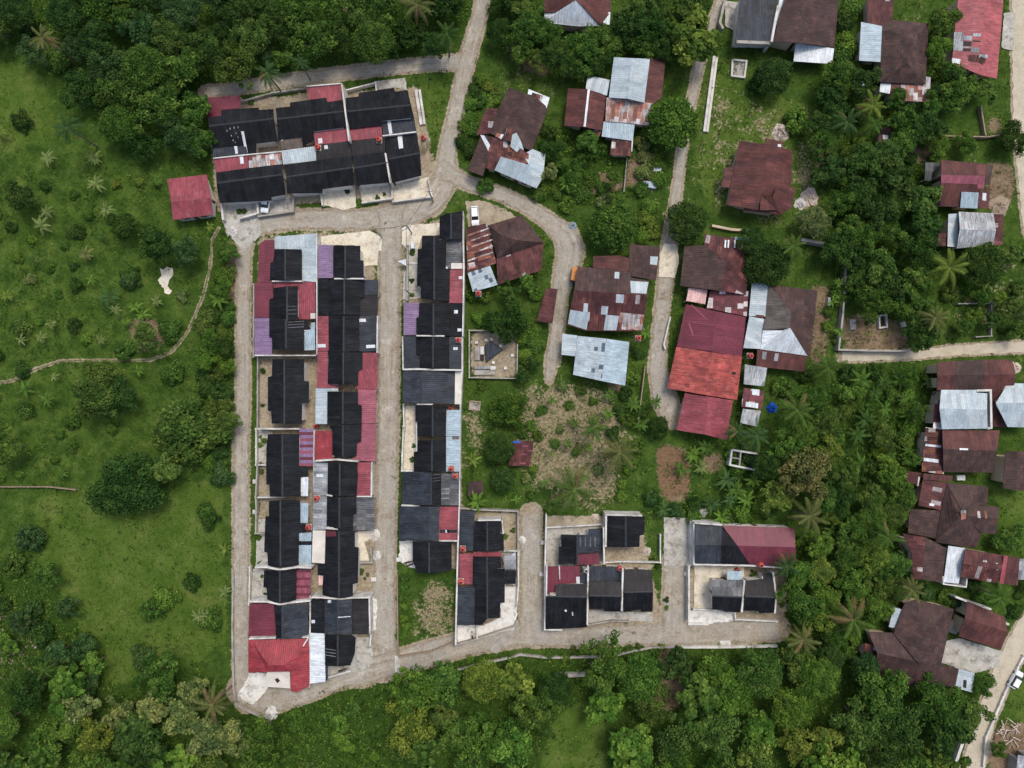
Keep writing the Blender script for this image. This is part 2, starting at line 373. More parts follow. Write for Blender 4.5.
        for e in s.extra:
            if e[0] == 'pw':
                _, pts, h, mat, th, nm, z0 = e; b = MB(); strip_wall(b, [P(x, y, h) for x, y in pts], h, th, z0); b.build(nm, M[mat], root, org)
            else:
                _, px, mat, nm = e
                cx = sum(p[0] for p in px) / len(px); cy = sum(p[1] for p in px) / len(px); bz = None
                for pl in s.planes:
                    if inpoly(cx, cy, pl['px']):
                        z = ray_plane(cx, cy, pl['pts'][0], pl['n']).z
                        if bz is None or z > bz[0]: bz = (z, pl)
                if bz is None: print('PATCH OFF ROOF', s.label, px); continue
                pl = bz[1]; n = pl['n']; pts = [ray_plane(x, y, pl['pts'][0] + n * .035, n) for x, y in px]
                if area2(pts) < 0: pts = pts[::-1]
                hx = Vector((pts[1].x - pts[0].x, pts[1].y - pts[0].y, 0)).normalized(); vy = n.cross(hx)
                b = MB(); b.prism([p - n * .03 for p in pts], pts, [((p - pts[0]).dot(hx), (p - pts[0]).dot(vy)) for p in pts]); b.build(nm, M[mat], root, org)
        return root

def strip_wall(b, pts, h, th, z0=0.0):
    th = th * 1.15
    """thin wall along a polyline, mitred"""
    n = len(pts); L = []; R_ = []
    for i in range(n):
        d = Vector((0, 0, 0))
        if i > 0: d += (pts[i] - pts[i - 1]).normalized()
        if i < n - 1: d += (pts[i + 1] - pts[i]).normalized()
        d.z = 0; d.normalize(); pr = Vector((-d.y, d.x, 0))
        k = 1.0
        if 0 < i < n - 1: k = 1 / max(.5, abs(pr.dot(Vector((-(pts[i] - pts[i - 1]).normalized().y, (pts[i] - pts[i - 1]).normalized().x, 0)))))
        L.append(pts[i] + pr * th / 2 * k); R_.append(pts[i] - pr * th / 2 * k)
    ring = R_ + L[::-1]
    base = len(b.v)
    for p in ring: b.v.append(Vector((p.x, p.y, z0)))
    for p in ring: b.v.append(Vector((p.x, p.y, h)))
    m = len(ring)
    for i in range(n - 1):
        j = m - 1 - i
        b.face([base + m + i, base + m + i + 1, base + m + j - 1, base + m + j])
        b.face([base + j, base + j - 1, base + i + 1, base + i])
    for i in range(m):
        k = (i + 1) % m; b.face([base + i, base + k, base + m + k, base + m + i])
def wall_thing(R, pts, label, h=1.3, mat='trim', th=.24, posts=True, name='boundary_wall', cat='wall', group=None, every=3.0):
    px = [R(x, y) for x, y in pts]; W = [P(x, y, h) for x, y in px]; W = [Vector((p.x, p.y, 0)) for p in W]
    org = W[0].copy(); root = empty(name, org); tag(root, label, cat, group)
    b = MB(); strip_wall(b, W, h, th); b.build('panel', M[mat], root, org)
    if posts:
        for i in range(len(W) - 1):
            L = (W[i + 1] - W[i]).length; k = max(1, int(L / every))
            for j in range(k + (1 if i == len(W) - 2 else 0)):
                p = W[i].lerp(W[i + 1], j / k); c = MB(); c.box((p.x, p.y, (h + .12) / 2), (th + .1, th + .1, h + .12)); c.build('post', M[mat], root, org)
    return root
# ================================================================== HOUSES
G1 = 'black roofed row houses of the upper left block'
G2 = 'black roofed row houses facing the far left road'
G3 = 'black roofed row houses on the left side of the middle road'
G4 = 'black roofed row houses on the right side of the middle road'
G5 = 'black roofed houses along the lower road'
def row(R, label, lm, g): return House('row_house', R, label, lm, g)

# ---- upper left block
h = row(RA, 'black row house with wine carport roof and broken white skylight strips, top left', 'the wine carport of the upper block', G1)
h.ridge(75, 264, 335, 234, 4.4, .4)
h.side([(75, 264), (335, 234), (332, 196), (275, 200), (275, 190), (200, 195), (125, 203), (125, 222), (72, 230)], 'black')
h.side([(75, 264), (335, 234), (350, 324), (265, 334), (265, 372), (232, 376), (215, 342), (88, 352)], 'black')
h.shed([(86, 348), (222, 338), (230, 378), (92, 392)], 'slate', 2.8)
h.shed([(62, 150), (200, 143), (202, 192), (125, 200), (125, 222), (68, 232)], 'wine', 2.7, .06, 1, 'carport_roof', False)
h.patch([(204, 286), (215, 285), (231, 370), (222, 372)])
for x, y in ((158, 272), (163, 300), (170, 318), (174, 268), (182, 290), (190, 266), (190, 306), (146, 280), (178, 326), (206, 300)):
    h.patch([(x, y), (x + 3, y - 1), (x + 4.5, y + 6), (x + 1.5, y + 7)], 'grey', 'roof_patch')
h.patch([(176, 344), (188, 343), (192, 374), (182, 376)])
h.done()
h = row(RA, 'black row house with pale red carport roof and small brown rear roof, top line middle', 'the pale red carport of the upper block', G1)
h.ridge(348, 236, 612, 205, 4.4, .4)
h.side([(348, 236), (612, 205), (606, 160), (548, 168), (545, 150), (400, 170), (400, 186), (343, 192)], 'black')
h.side([(348, 236), (612, 205), (628, 268), (495, 286), (490, 325), (450, 342), (447, 306), (360, 318), (352, 330)], 'black')
h.shed([(360, 313), (446, 306), (452, 352), (367, 358)], 'fibre', 2.8)
h.shed([(494, 285), (632, 268), (637, 324), (500, 340)], 'crimson', 2.9)
h.shed([(466, 106), (606, 94), (612, 160), (548, 168), (545, 150), (473, 160)], 'crimson', 2.8, .05, 2, 'carport_roof', False)
h.pw([(466, 105), (606, 93)], 2.9, th=.18, z0=2.6); h.pw([(607, 95), (636, 324)], 4.4)
h.patch([(512, 314), (528, 312), (530, 332), (514, 335)])
h.done()
h = row(RA, 'black row house with slate rear sheet and one narrow skylight, top right of its block', 'the top right house of the upper block', G1)
h.ridge(624, 206, 884, 180, 4.4, .4)
h.side([(624, 206), (884, 180), (870, 120), (820, 126), (815, 112), (675, 131), (673, 146), (618, 152)], 'black')
h.side([(624, 206), (884, 180), (896, 230), (768, 243), (768, 260), (634, 276)], 'black')
h.shed([(768, 241), (896, 228), (905, 286), (772, 301)], 'slate', 2.8)
h.shed([(636, 273), (765, 258), (769, 310), (640, 323)], 'crimson', 2.9)
h.patch([(788, 240), (802, 238), (810, 294), (797, 296)])
h.pw([(770, 303), (905, 287)], 3.2, th=.2)
h.done()
h = row(RA, 'black row house with rusty and faded red rear sheets, bottom left of the upper block', 'the bottom left house of the upper block', G1)
h.ridge(106, 492, 372, 458, 4.4, .4)
h.side([(106, 492), (372, 458), (366, 416), (236, 432), (104, 450)], 'black')
h.side([(106, 492), (372, 458), (382, 538), (325, 548), (326, 562), (120, 572), (112, 540)], 'black')
h.shed([(93, 395), (230, 380), (234, 436), (105, 450)], 'crimson', 2.9)
h.shed([(233, 380), (365, 369), (367, 416), (236, 432)], 'rustsil', 2.9)
h.pw([(92, 393), (232, 378), (364, 366)], 3.2, th=.18)
h.patch([(198, 384), (212, 382), (215, 414), (202, 416)], 'white', 'roof_patch')
h.done()
h = row(RA, 'black row house with pale silver rear roof, second in the lower line', 'the silver rear roof of the upper block', G1)
h.ridge(386, 468, 650, 430, 4.4, .4)
h.side([(386, 468), (650, 430), (645, 384), (505, 402), (376, 420)], 'black')
h.side([(386, 468), (650, 430), (657, 500), (530, 516), (530, 532), (388, 534)], 'black')
h.shed([(366, 362), (500, 345), (505, 402), (372, 418)], 'silver', 2.9)
h.shed([(505, 344), (640, 328), (648, 385), (509, 402)], 'blackb', 2.85)
h.patch([(536, 342), (550, 340), (552, 355), (538, 357)])
h.done()
h = row(RA, 'black row house with dusty brown rear roof beside a white party wall, lower line', 'the house with the white party wall in the upper block', G1)
h.ridge(655, 432, 790, 410, 4.4, .4)
h.side([(655, 432), (790, 410), (782, 366), (650, 385)], 'black')
h.side([(655, 432), (790, 410), (800, 490), (662, 502)], 'black')
h.shed([(642, 326), (778, 312), (782, 366), (649, 385)], 'blackb', 2.85)
h.pw([(781, 372), (801, 492)], 4.4)
h.done()
h = row(RA, 'black row house at the right end of the lower line with one long skylight', 'the right end house of the upper block', G1)
h.ridge(795, 396, 920, 372, 4.4, .4)
h.side([(795, 396), (920, 372), (905, 290), (778, 310), (788, 368)], 'black')
h.side([(795, 396), (920, 372), (926, 462), (806, 492)], 'black')
h.patch([(830, 305), (848, 303), (853, 352), (836, 355)])
h.done()
h = House('red_hut', FULL, 'small crimson roofed hut standing alone on the left meadow', 'the crimson hut on the meadow', None, 'hut')
h.ridge(171, 202, 211, 198, 3.6, .3)
h.side([(171, 202), (211, 198), (206.5, 174.5), (167, 179)], 'crimson'); h.side([(171, 202), (211, 198), (213, 214.5), (173, 220)], 'crimson'); h.done()

# ---- left column, facing the far left road
h = row(RB, 'black row house with wine carport and silver corner roof, top of the left column', 'the silver corner roof of the left column', G2)
h.ridge(332, 148, 332, 308)
h.side([(332, 148), (332, 308), (265, 308), (255, 300), (258, 218), (272, 215), (280, 150)], 'black')
h.side([(332, 148), (332, 308), (418, 308), (418, 152)], 'black')
h.shed([(278, 102), (276, 215), (258, 218), (258, 318), (193, 318), (200, 125), (230, 102)], 'wine', 2.75, .05, 0, 'carport_roof', False)
h.shed([(280, 86), (498, 68), (420, 168), (418, 150), (280, 148)], 'silver', 2.75)
h.shed([(498, 68), (498, 318), (420, 312), (420, 168)], 'silver', 2.85)
h.pw([(265, 313), (420, 313)], 3.6, th=.2)
h.done()
h = row(RB, 'black row house with wine carport and large crimson rear roof, second in the left column', 'the crimson rear roof of the left column', G2)
h.ridge(342, 338, 342, 520)
h.side([(342, 338), (342, 502), (252, 500), (254, 405), (275, 400), (278, 348)], 'black'); h.side([(342, 338), (342, 515), (398, 512), (398, 338)], 'black')
h.shed([(270, 318), (272, 405), (252, 408), (252, 500), (176, 500), (178, 322)], 'wine', 2.75, .05, 0, 'carport_roof', False)
h.shed([(272, 318), (400, 315), (398, 338), (275, 348)], 'crimson', 2.9, .05, 0); h.shed([(400, 318), (488, 318), (488, 508), (398, 508)], 'crimson', 2.9)
h.patch([(462, 478), (488, 477), (489, 504), (464, 505)], 'slab', 'roof_hatch')
for y in (442, 460, 480): h.patch([(345, y), (392, y - 2), (392, y + 2), (345, y + 4)], 'greyc', 'roof_patch')
h.done()
h = row(RB, 'black row house with lilac carport roof in the left column', 'the lilac carport of the left column', G2)
h.ridge(336, 505, 336, 662)
h.side([(336, 505), (336, 665), (270, 662), (268, 600), (252, 598), (252, 503)], 'black'); h.side([(336, 520), (336, 668), (430, 668), (430, 563), (464, 560), (440, 515)], 'black')
h.shed([(252, 502), (252, 598), (266, 600), (266, 690), (176, 690), (176, 503)], 'purple', 2.7, .05, 0, 'carport_roof', False)
h.shed([(430, 563), (465, 560), (465, 525), (486, 525), (487, 665), (430, 668)], 'blueish', 2.8)
h.pw([(176, 693), (492, 693)], 3.1, th=.2)
for y in (522, 536, 550): h.patch([(345, y), (430, y - 6), (430, y - 2), (345, y + 3)], 'greyc', 'roof_patch')
h.done()
h = row(RC, 'black pair of row houses with grassy front yard and red tiled terrace behind', 'the black pair with the grassy yard', G2)
h.ridge(328, 98, 328, 430)
h.side([(328, 98), (328, 428), (265, 428), (262, 365), (245, 362), (245, 190), (265, 185), (268, 98)], 'black')
h.side([(328, 98), (328, 430), (418, 430), (420, 325), (455, 320), (455, 212), (430, 210), (430, 98)], 'black')
h.pw([(190, 455), (405, 455)], 2.4, th=.25)
h.done()
h = row(RD, 'black row house pair with five striped lilac and white rear panels at its upper end', 'the upper striped lilac roof', G2)
h.ridge(318, -134, 318, 186)
h.side([(318, -134), (318, 186), (255, 186), (253, 128), (237, 125), (237, -60), (245, -132)], 'black')
h.side([(318, -134), (318, 186), (412, 186), (412, 88), (450, 85), (450, 32), (405, 30), (405, -134)], 'black')
for k in range(6):
    y = -160 + k * 32
    h.shed([(405, y), (477, y), (477, y + 17), (405, y + 17)], 'purple', 2.75, .03, 0, 'rear_roof'); h.shed([(405, y + 17), (477, y + 17), (477, y + 32), (405, y + 32)], 'rose' if k % 2 else 'wine', 2.7, .03, 0, 'rear_roof')
h.shed([(414, 87), (452, 88), (450, 185), (414, 185)], 'white', 2.75)
h.done()
h = row(RD, 'black row house pair with three pale blue rear panels in the left column', 'the pair with pale blue rear panels', G2)
h.ridge(308, 205, 308, 545)
h.side([(308, 205), (308, 548), (245, 545), (243, 475), (226, 470), (232, 290), (250, 288), (250, 210)], 'black')
h.side([(308, 205), (308, 548), (402, 542), (404, 372), (440, 368), (440, 325), (410, 322), (410, 205)], 'black')
h.shed([(412, 220), (452, 220), (450, 322), (412, 322)], 'blueish', 2.75); h.shed([(405, 374), (470, 372), (468, 416), (405, 416)], 'blueish', 2.75)
h.shed([(404, 416), (468, 416), (468, 436), (404, 436)], 'black', 2.7); h.shed([(404, 436), (468, 436), (466, 545), (402, 545)], 'blueish', 2.75)
h.pw([(190, 192), (330, 192)], 2.0, th=.2)
h.pw([(178, 550), (236, 549), (305, 562), (395, 549), (468, 552)], 4.0, th=.3)
h.done()
h = row(RD, 'black row house with four striped plum panels behind, between stepped white parapets', 'the lower striped plum roof', G2)
h.ridge(305, 565, 305, 730)
h.side([(305, 565), (305, 732), (242, 725), (240, 655), (222, 650), (226, 565)], 'black'); h.side([(305, 565), (305, 732), (388, 725), (392, 562)], 'black')
for k in range(4):
    y = 562 + k * 40
    h.shed([(391, y), (464, y), (464, y + 13), (391, y + 13)], 'wine', 2.7, .03, 0); h.shed([(391, y + 13), (464, y + 13), (463, y + 40), (389, y + 40)], 'rose', 2.75, .03, 0)
h.pw([(150, 725), (238, 725), (308, 740), (380, 728), (462, 721)], 4.0, th=.3)
h.done()
h = row(RE, 'slate and black row house with plain wine carport roof, last before the red hip roof', 'the lower wine carport of the left column', G2)
h.ridge(318, 182, 318, 350)
h.side([(318, 182), (318, 350), (288, 350), (285, 280), (278, 180)], 'black'); h.side([(318, 182), (318, 350), (450, 346), (452, 178)], 'slate')
h.shed([(275, 172), (284, 280), (286, 345), (145, 350), (150, 172)], 'wine', 2.75, .05, 0, 'carport_roof', False)
h.done()
h = House('corner_house', RE, 'bright red hip roofed house with white terrace on the lower left road corner', 'the red hip roof on the road corner')
h.poly3([(160, 358, 3.2), (450, 352, 3.2), (328, 487, 5), (248, 487, 5)], 'red'); h.poly3([(145, 360, 3.2), (160, 358, 3.25), (248, 487, 5), (240, 522, 4.4), (145, 525, 3.2)], 'red')
h.poly3([(248, 487, 5), (328, 487, 5), (362, 520, 4.2), (240, 522, 4.4)], 'red'); h.poly3([(328, 487, 5), (450, 352, 3.2), (457, 400, 3.2), (457, 597, 3.2), (395, 625, 3.4), (362, 622, 3.6), (362, 520, 4.2)], 'red')
h.shed([(240, 522), (358, 520), (360, 606), (236, 598)], 'slab', 3.0, .01, 0, 'terrace_roof')
h.patch([(280, 560), (295, 553), (308, 568), (293, 580)], 'dark', 'roof_hatch')
h.pw([(148, 352), (285, 348)], 3.5, th=.25); h.pw([(420, 346), (454, 344), (425, 390)], 3.6, th=.2); h.pw([(458, 345), (456, 600)], 3.0, th=.2)
h.done()

# ---- second column, left side of the middle road
h = row(RB, 'black row house with mauve rear roof beside the large cream concrete yard', 'the mauve rear roof', G3)
h.ridge(640, 130, 640, 297)
h.side([(640, 130), (640, 297), (580, 297), (580, 130)], 'black'); h.side([(640, 130), (640, 297), (735, 297), (735, 208), (718, 205), (718, 132)], 'black')
h.shed([(503, 127), (578, 127), (580, 297), (502, 297)], 'purple', 2.9, .05, 1); h.pw([(585, 300), (738, 300)], 4.1, th=.22)
h.done()
h = row(RB, 'charcoal row house with slate and brown black front roofs facing the middle road', 'the charcoal house with the brown black carport', G3)
h.ridge(635, 306, 635, 485)
h.side([(635, 306), (635, 485), (560, 485), (560, 306)], 'black'); h.side([(635, 306), (635, 485), (715, 485), (718, 398), (740, 395), (740, 306)], 'black')
h.shed([(502, 302), (558, 302), (558, 488), (502, 488)], 'black', 2.9, .05, 1); h.shed([(740, 305), (810, 306), (810, 380), (740, 382)], 'slate', 2.8, .05, 3, 'carport_roof', False)
h.shed([(718, 386), (808, 382), (806, 488), (715, 488)], 'blackb', 2.75, .05, 3, 'carport_roof', False)
h.done()
h = row(RB, 'black row house with slate blue carport carrying two white skylights', 'the slate carport with two skylights', G3)
h.ridge(632, 490, 632, 675)
h.side([(632, 490), (632, 675), (556, 675), (556, 490)], 'black'); h.side([(632, 490), (632, 675), (712, 672), (712, 490)], 'black')
h.shed([(500, 492), (556, 492), (556, 670), (498, 670)], 'crimson', 2.9, .05, 1); h.shed([(712, 490), (800, 490), (800, 672), (712, 674)], 'slate', 2.75, .05, 3, 'carport_roof', False)
h.patch([(712, 506), (746, 505), (748, 521), (714, 522)]); h.patch([(748, 640), (794, 638), (795, 654), (749, 656)]); h.patch([(500, 636), (540, 635), (541, 652), (501, 653)])
h.done()
h = row(RC, 'black row house with crimson sheets on both front and back, below the slate carport', 'the house with crimson front and back roofs', G3)
h.ridge(630, 62, 630, 230)
h.side([(630, 62), (630, 230), (552, 225), (555, 62)], 'black'); h.side([(630, 62), (630, 228), (705, 228), (708, 155), (728, 150), (730, 62)], 'black')
h.shed([(552, 58), (552, 225), (610, 234), (610, 245), (497, 245), (500, 58)], 'crimson', 2.9, .05, 0); h.shed([(730, 65), (808, 65), (805, 250), (690, 250), (708, 225), (708, 157), (729, 152)], 'crimson', 2.75, .05, 5, 'carport_roof', False)
h.done()
h = row(RC, 'black row house with pale silver rear roof and faded rose front roof', 'the silver and rose roofed row house', G3)
h.ridge(628, 264, 628, 432)
h.side([(628, 264), (628, 432), (550, 430), (550, 264)], 'black'); h.side([(628, 264), (628, 432), (725, 432), (725, 335), (706, 330), (706, 264)], 'black')
h.shed([(605, 246), (605, 262), (550, 263), (548, 430), (488, 430), (490, 248)], 'silver', 2.9, .04, 4); h.shed([(706, 252), (800, 254), (798, 426), (725, 428), (725, 335), (706, 330)], 'rose', 2.75, .05, 5, 'carport_roof', False)
h.patch([(552, 392), (612, 392), (612, 400), (552, 402)], 'blackb', 'roof_patch')
h.done()
h = row(RC, 'black row house with vivid red rear roof and long rose front roof', 'the vivid red rear roof of the middle column', G3)
h.ridge(628, 434, 628, 600)
h.side([(628, 434), (628, 600), (575, 590), (575, 465), (560, 436)], 'black'); h.side([(628, 434), (628, 600), (698, 592), (702, 525), (722, 520), (725, 434)], 'black')
h.shed([(488, 465), (575, 465), (575, 598), (600, 612), (486, 612)], 'red', 2.9, .05, 0); h.shed([(725, 430), (800, 430), (796, 622), (665, 615), (700, 592), (702, 525), (722, 520)], 'rose', 2.75, .04, 6, 'carport_roof', False)
h.pw([(484, 620), (600, 612), (705, 622)], 4.0, th=.25)
h.done()
h = row(RD, 'black row house with blue grey rear roof and crimson carport edged in white', 'the crimson carport edged in white', G3)
h.ridge(612, 15, 612, 185)
h.side([(612, 15), (612, 185), (550, 182), (553, 15)], 'black'); h.side([(612, 15), (612, 185), (698, 182), (705, 85), (702, 18)], 'black')
h.shed([(480, 12), (552, 15), (550, 182), (476, 182)], 'grey', 2.9, .05, 1); h.shed([(704, 12), (772, 12), (772, 184), (700, 182), (705, 85)], 'crimson', 2.75, .05, 4, 'carport_roof', False)
h.pw([(700, 187), (774, 187), (776, 12)], 2.9, th=.2, z0=2.4); h.patch([(492, 72), (528, 71), (528, 88), (493, 88)], 'white'); h.pw([(545, 180), (575, 184)], 4, th=.2)
h.done()
h = row(RD, 'black row house with weathered grey rear roof and dark corrugated carport', 'the weathered grey rear roof of the middle column', G3)
h.ridge(610, 190, 610, 350)
h.side([(610, 190), (610, 352), (548, 346), (548, 188)], 'black'); h.side([(610, 190), (610, 362), (680, 360), (682, 278), (698, 275), (698, 190)], 'black')
h.shed([(476, 186), (548, 186), (545, 356), (475, 358)], 'grey', 2.9, .05, 1); h.shed([(698, 192), (790, 190), (792, 355), (680, 360), (682, 278), (698, 275)], 'greyc', 2.75, .05, 5, 'carport_roof', False)
h.pw([(545, 348), (605, 352)], 4.0, th=.35)
h.done()
h = row(RD, 'black row house pair with cream flat roof terrace and small pink sheet at the back', 'the cream roof terrace', G3)
h.ridge(608, 364, 608, 705)
h.side([(608, 364), (608, 705), (525, 700), (525, 645), (530, 590), (500, 588), (500, 532), (538, 530), (542, 364)], 'black')
h.side([(608, 364), (608, 708), (680, 705), (680, 635), (705, 630), (710, 448), (690, 445), (690, 364)], 'black')
h.shed([(475, 360), (540, 362), (536, 530), (470, 525)], 'slab', 2.9, .01, 0, 'terrace_roof'); h.patch([(542, 364), (592, 366), (596, 390), (544, 392)], 'wine', 'roof_patch'); h.shed([(505, 592), (528, 592), (526, 642), (504, 640)], 'pink', 2.5)
h.pw([(468, 704), (520, 705), (610, 712), (680, 706), (770, 704)], 4.0, th=.25)
h.done()
h = row(RE, 'charcoal row house with flat brown grey carport and two small hatches, near the lower corner', 'the charcoal house near the lower corner', G3)
h.ridge(602, 152, 602, 328)
h.side([(602, 152), (602, 328), (535, 326), (535, 152)], 'slate'); h.side([(602, 152), (602, 328), (675, 325), (675, 154)], 'slate')
h.shed([(468, 150), (533, 152), (534, 322), (466, 320)], 'black', 2.9, .05, 1); h.shed([(675, 153), (762, 150), (758, 328), (675, 328)], 'blackb', 2.75, .05, 3, 'carport_roof', False)
h.patch([(552, 154), (568, 154), (568, 168), (552, 168)]); h.patch([(468, 256), (486, 256), (486, 272), (468, 272)]); h.patch([(604, 240), (668, 236), (669, 240), (604, 245)], 'white', 'roof_patch')
h.pw([(764, 145), (768, 330)], 2.9, th=.25, z0=0)
h.done()
h = row(RE, 'black row house with long white rear roof at the bottom of the middle road', 'the long white rear roof', G3)
h.ridge(602, 332, 602, 492)
h.side([(602, 332), (602, 494), (538, 490), (538, 332)], 'black'); h.side([(602, 332), (602, 494), (668, 488), (690, 425), (695, 345), (672, 332)], 'black')
h.shed([(460, 322), (535, 326), (540, 572), (458, 582)], 'white', 2.9, .04, 3); h.shed([(538, 493), (552, 493), (552, 560), (541, 570)], 'slate', 2.6, .04, 0)
for y in (402, 418, 434): h.patch([(540, y), (592, y + 8), (592, y + 11), (540, y + 3)], 'grey', 'roof_patch')
h.done()

# ---- right side of the middle road
h = row(RF, 'long black stepped row house with grey corrugated panel, at the upper end', 'the long black house by the parked van', G4)
h.ridge(518, 82, 518, 252, 4.4); h.side([(518, 82), (518, 252), (445, 252), (445, 105), (488, 86)], 'black'); h.side([(518, 82), (518, 252), (592, 255), (594, 70)], 'black')
h.ridge(410, 228, 410, 640); h.side([(410, 228), (410, 640), (325, 630), (325, 555), (300, 550), (305, 315), (330, 310), (333, 228)], 'black'); h.side([(410, 228), (410, 640), (508, 645), (512, 445), (486, 438), (488, 258), (445, 254), (445, 228)], 'black')
h.shed([(488, 257), (588, 257), (585, 405), (520, 405), (515, 440), (486, 438)], 'greyc', 2.85, .05, 5); h.shed([(520, 403), (592, 403), (592, 440), (518, 440)], 'slab', 2.9, .02, 0); h.shed([(513, 445), (598, 445), (596, 660), (505, 658)], 'crimson', 2.85, .05, 3)
h.patch([(568, 488), (592, 488), (592, 506), (568, 506)]); h.pw([(592, 70), (600, 430), (597, 662)], 3.3, th=.25)
h.done()
h = row(RG, 'black row house with lilac carport on the right side of the middle road', 'the lilac carport right of the middle road', G4)
h.ridge(405, -44, 405, 160); h.side([(405, -44), (405, 160), (298, 160), (298, 50), (312, 45), (316, -44)], 'black'); h.side([(405, -44), (405, 160), (505, 165), (505, -44)], 'black')
h.shed([(316, -46), (312, 45), (296, 50), (295, 160), (214, 160), (216, -46)], 'purple', 2.75, .04, 0, 'carport_roof', False); h.shed([(505, -42), (592, -42), (590, 168), (505, 166)], 'black', 2.85, .05, 3)
h.patch([(538, 0), (562, 0), (562, 22), (538, 22)], 'white'); h.patch([(560, 118), (587, 118), (587, 137), (560, 137)], 'white'); h.pw([(296, 164), (475, 166)], 4.2, th=.22); h.pw([(597, -40), (593, 168)], 3.2, th=.2)
h.done()
h = row(RG, 'slate and black row house with orange tank and skylight on its slate rear roof', 'the house with tank and skylight', G4)
h.ridge(402, 172, 402, 372); h.side([(402, 172), (402, 372), (320, 370), (320, 285), (296, 282), (296, 172)], 'black'); h.side([(402, 172), (402, 372), (505, 372), (505, 172)], 'black')
h.shed([(296, 170), (296, 285), (320, 287), (320, 370), (218, 370), (218, 170)], 'slate', 2.75, .05, 0, 'carport_roof', False); h.shed([(507, 172), (585, 172), (585, 378), (507, 375)], 'slate', 2.85, .05, 3)
h.patch([(533, 238), (561, 238), (561, 255), (533, 255)], 'white'); h.pw([(210, 380), (310, 378), (402, 382), (585, 384)], 3.9, th=.28)
h.done()
h = row(RG, 'plain wide slate roofed row house with cream roof strip behind', 'the plain wide slate roof', G4)
h.ridge(330, 392, 330, 597, 4.2, .25); h.side([(330, 392), (330, 597), (208, 592), (212, 390)], 'slate'); h.side([(330, 392), (330, 597), (540, 600), (545, 395)], 'slate')
h.shed([(545, 392), (585, 392), (580, 604), (542, 602)], 'slab', 2.7, .01, 3, 'terrace_roof'); h.pw([(300, 602), (400, 604)], 3.8, th=.2)
h.done()
h = row(RH, 'black row house with bare cream front yard and pale blue rear roof', 'the upper pale blue rear roof', G4)
h.ridge(400, -92, 400, 108); h.side([(400, -92), (400, 108), (302, 100), (302, 12), (290, 10), (290, -92)], 'black'); h.side([(400, -92), (400, 108), (485, 105), (490, -94)], 'black')
h.shed([(490, -64), (582, -64), (576, 105), (486, 105)], 'blueish', 2.85, .04, 3); h.patch([(526, 102), (570, 102), (570, 104), (526, 104)], 'fibre', 'roof_patch')
h.pw([(298, 20), (298, 205)], 2.6, th=.2)
h.done()
h = row(RH, 'black row house with pale blue rear roof and two orange tanks at its lower corner', 'the lower pale blue rear roof', G4)
h.ridge(395, 130, 395, 330); h.side([(395, 130), (395, 330), (280, 330), (280, 205), (305, 200), (305, 130)], 'black'); h.side([(395, 130), (395, 330), (485, 330), (485, 122)], 'black')
h.shed([(487, 107), (578, 107), (572, 330), (487, 330)], 'blueish', 2.85, .04, 3); h.patch([(526, 108), (570, 107), (570, 124), (526, 125)], 'fibre', 'roof_patch')
h.done()
h = row(RH, 'slate and black row house with light streaked grey sheets behind', 'the streaked grey rear sheets', G4)
h.ridge(390, 336, 390, 546); h.side([(390, 336), (390, 546), (203, 545), (205, 335)], 'slate'); h.side([(390, 336), (390, 546), (455, 548), (455, 338)], 'black')
h.shed([(455, 342), (570, 346), (568, 546), (455, 546)], 'greyc', 2.85, .05, 3)
for y in (440, 470, 500): h.patch([(456, y), (505, y - 3), (505, y + 2), (456, y + 5)], 'grey', 'roof_patch')
for y in (350, 372, 390): h.patch([(402, y), (452, y - 6), (452, y - 3), (402, y + 4)], 'greyc', 'roof_patch')
h.pw([(200, 548), (320, 548)], 3.0, th=.22)
h.done()
h = row(RI, 'slate roofed row house with crimson rear roof crossed by a dark band', 'the crimson rear roof with the dark band', G4)
h.ridge(302, 34, 302, 208, 4.4, .32); h.side([(302, 34), (302, 208), (148, 205), (150, 34)], 'slate'); h.side([(302, 34), (302, 208), (352, 208), (356, 36)], 'slate')
h.shed([(356, 35), (452, 35), (450, 206), (352, 206)], 'crimson', 2.85, .05, 3); h.patch([(358, 152), (446, 152), (446, 168), (357, 169)], 'blackb', 'roof_patch'); h.patch([(386, 154), (405, 154), (405, 167), (386, 167)], 'white')
h.pw([(456, 35), (452, 210), (350, 209)], 3.1, th=.22)
h.done()
h = row(RI, 'last black row house right of the middle road, above the empty grass lot', 'the black house above the empty lot', G4)
h.ridge(302, 214, 302, 376); h.side([(302, 214), (302, 376), (232, 368), (232, 345), (218, 310), (218, 214)], 'black'); h.side([(302, 214), (302, 376), (418, 360), (418, 214)], 'black')
h.done()

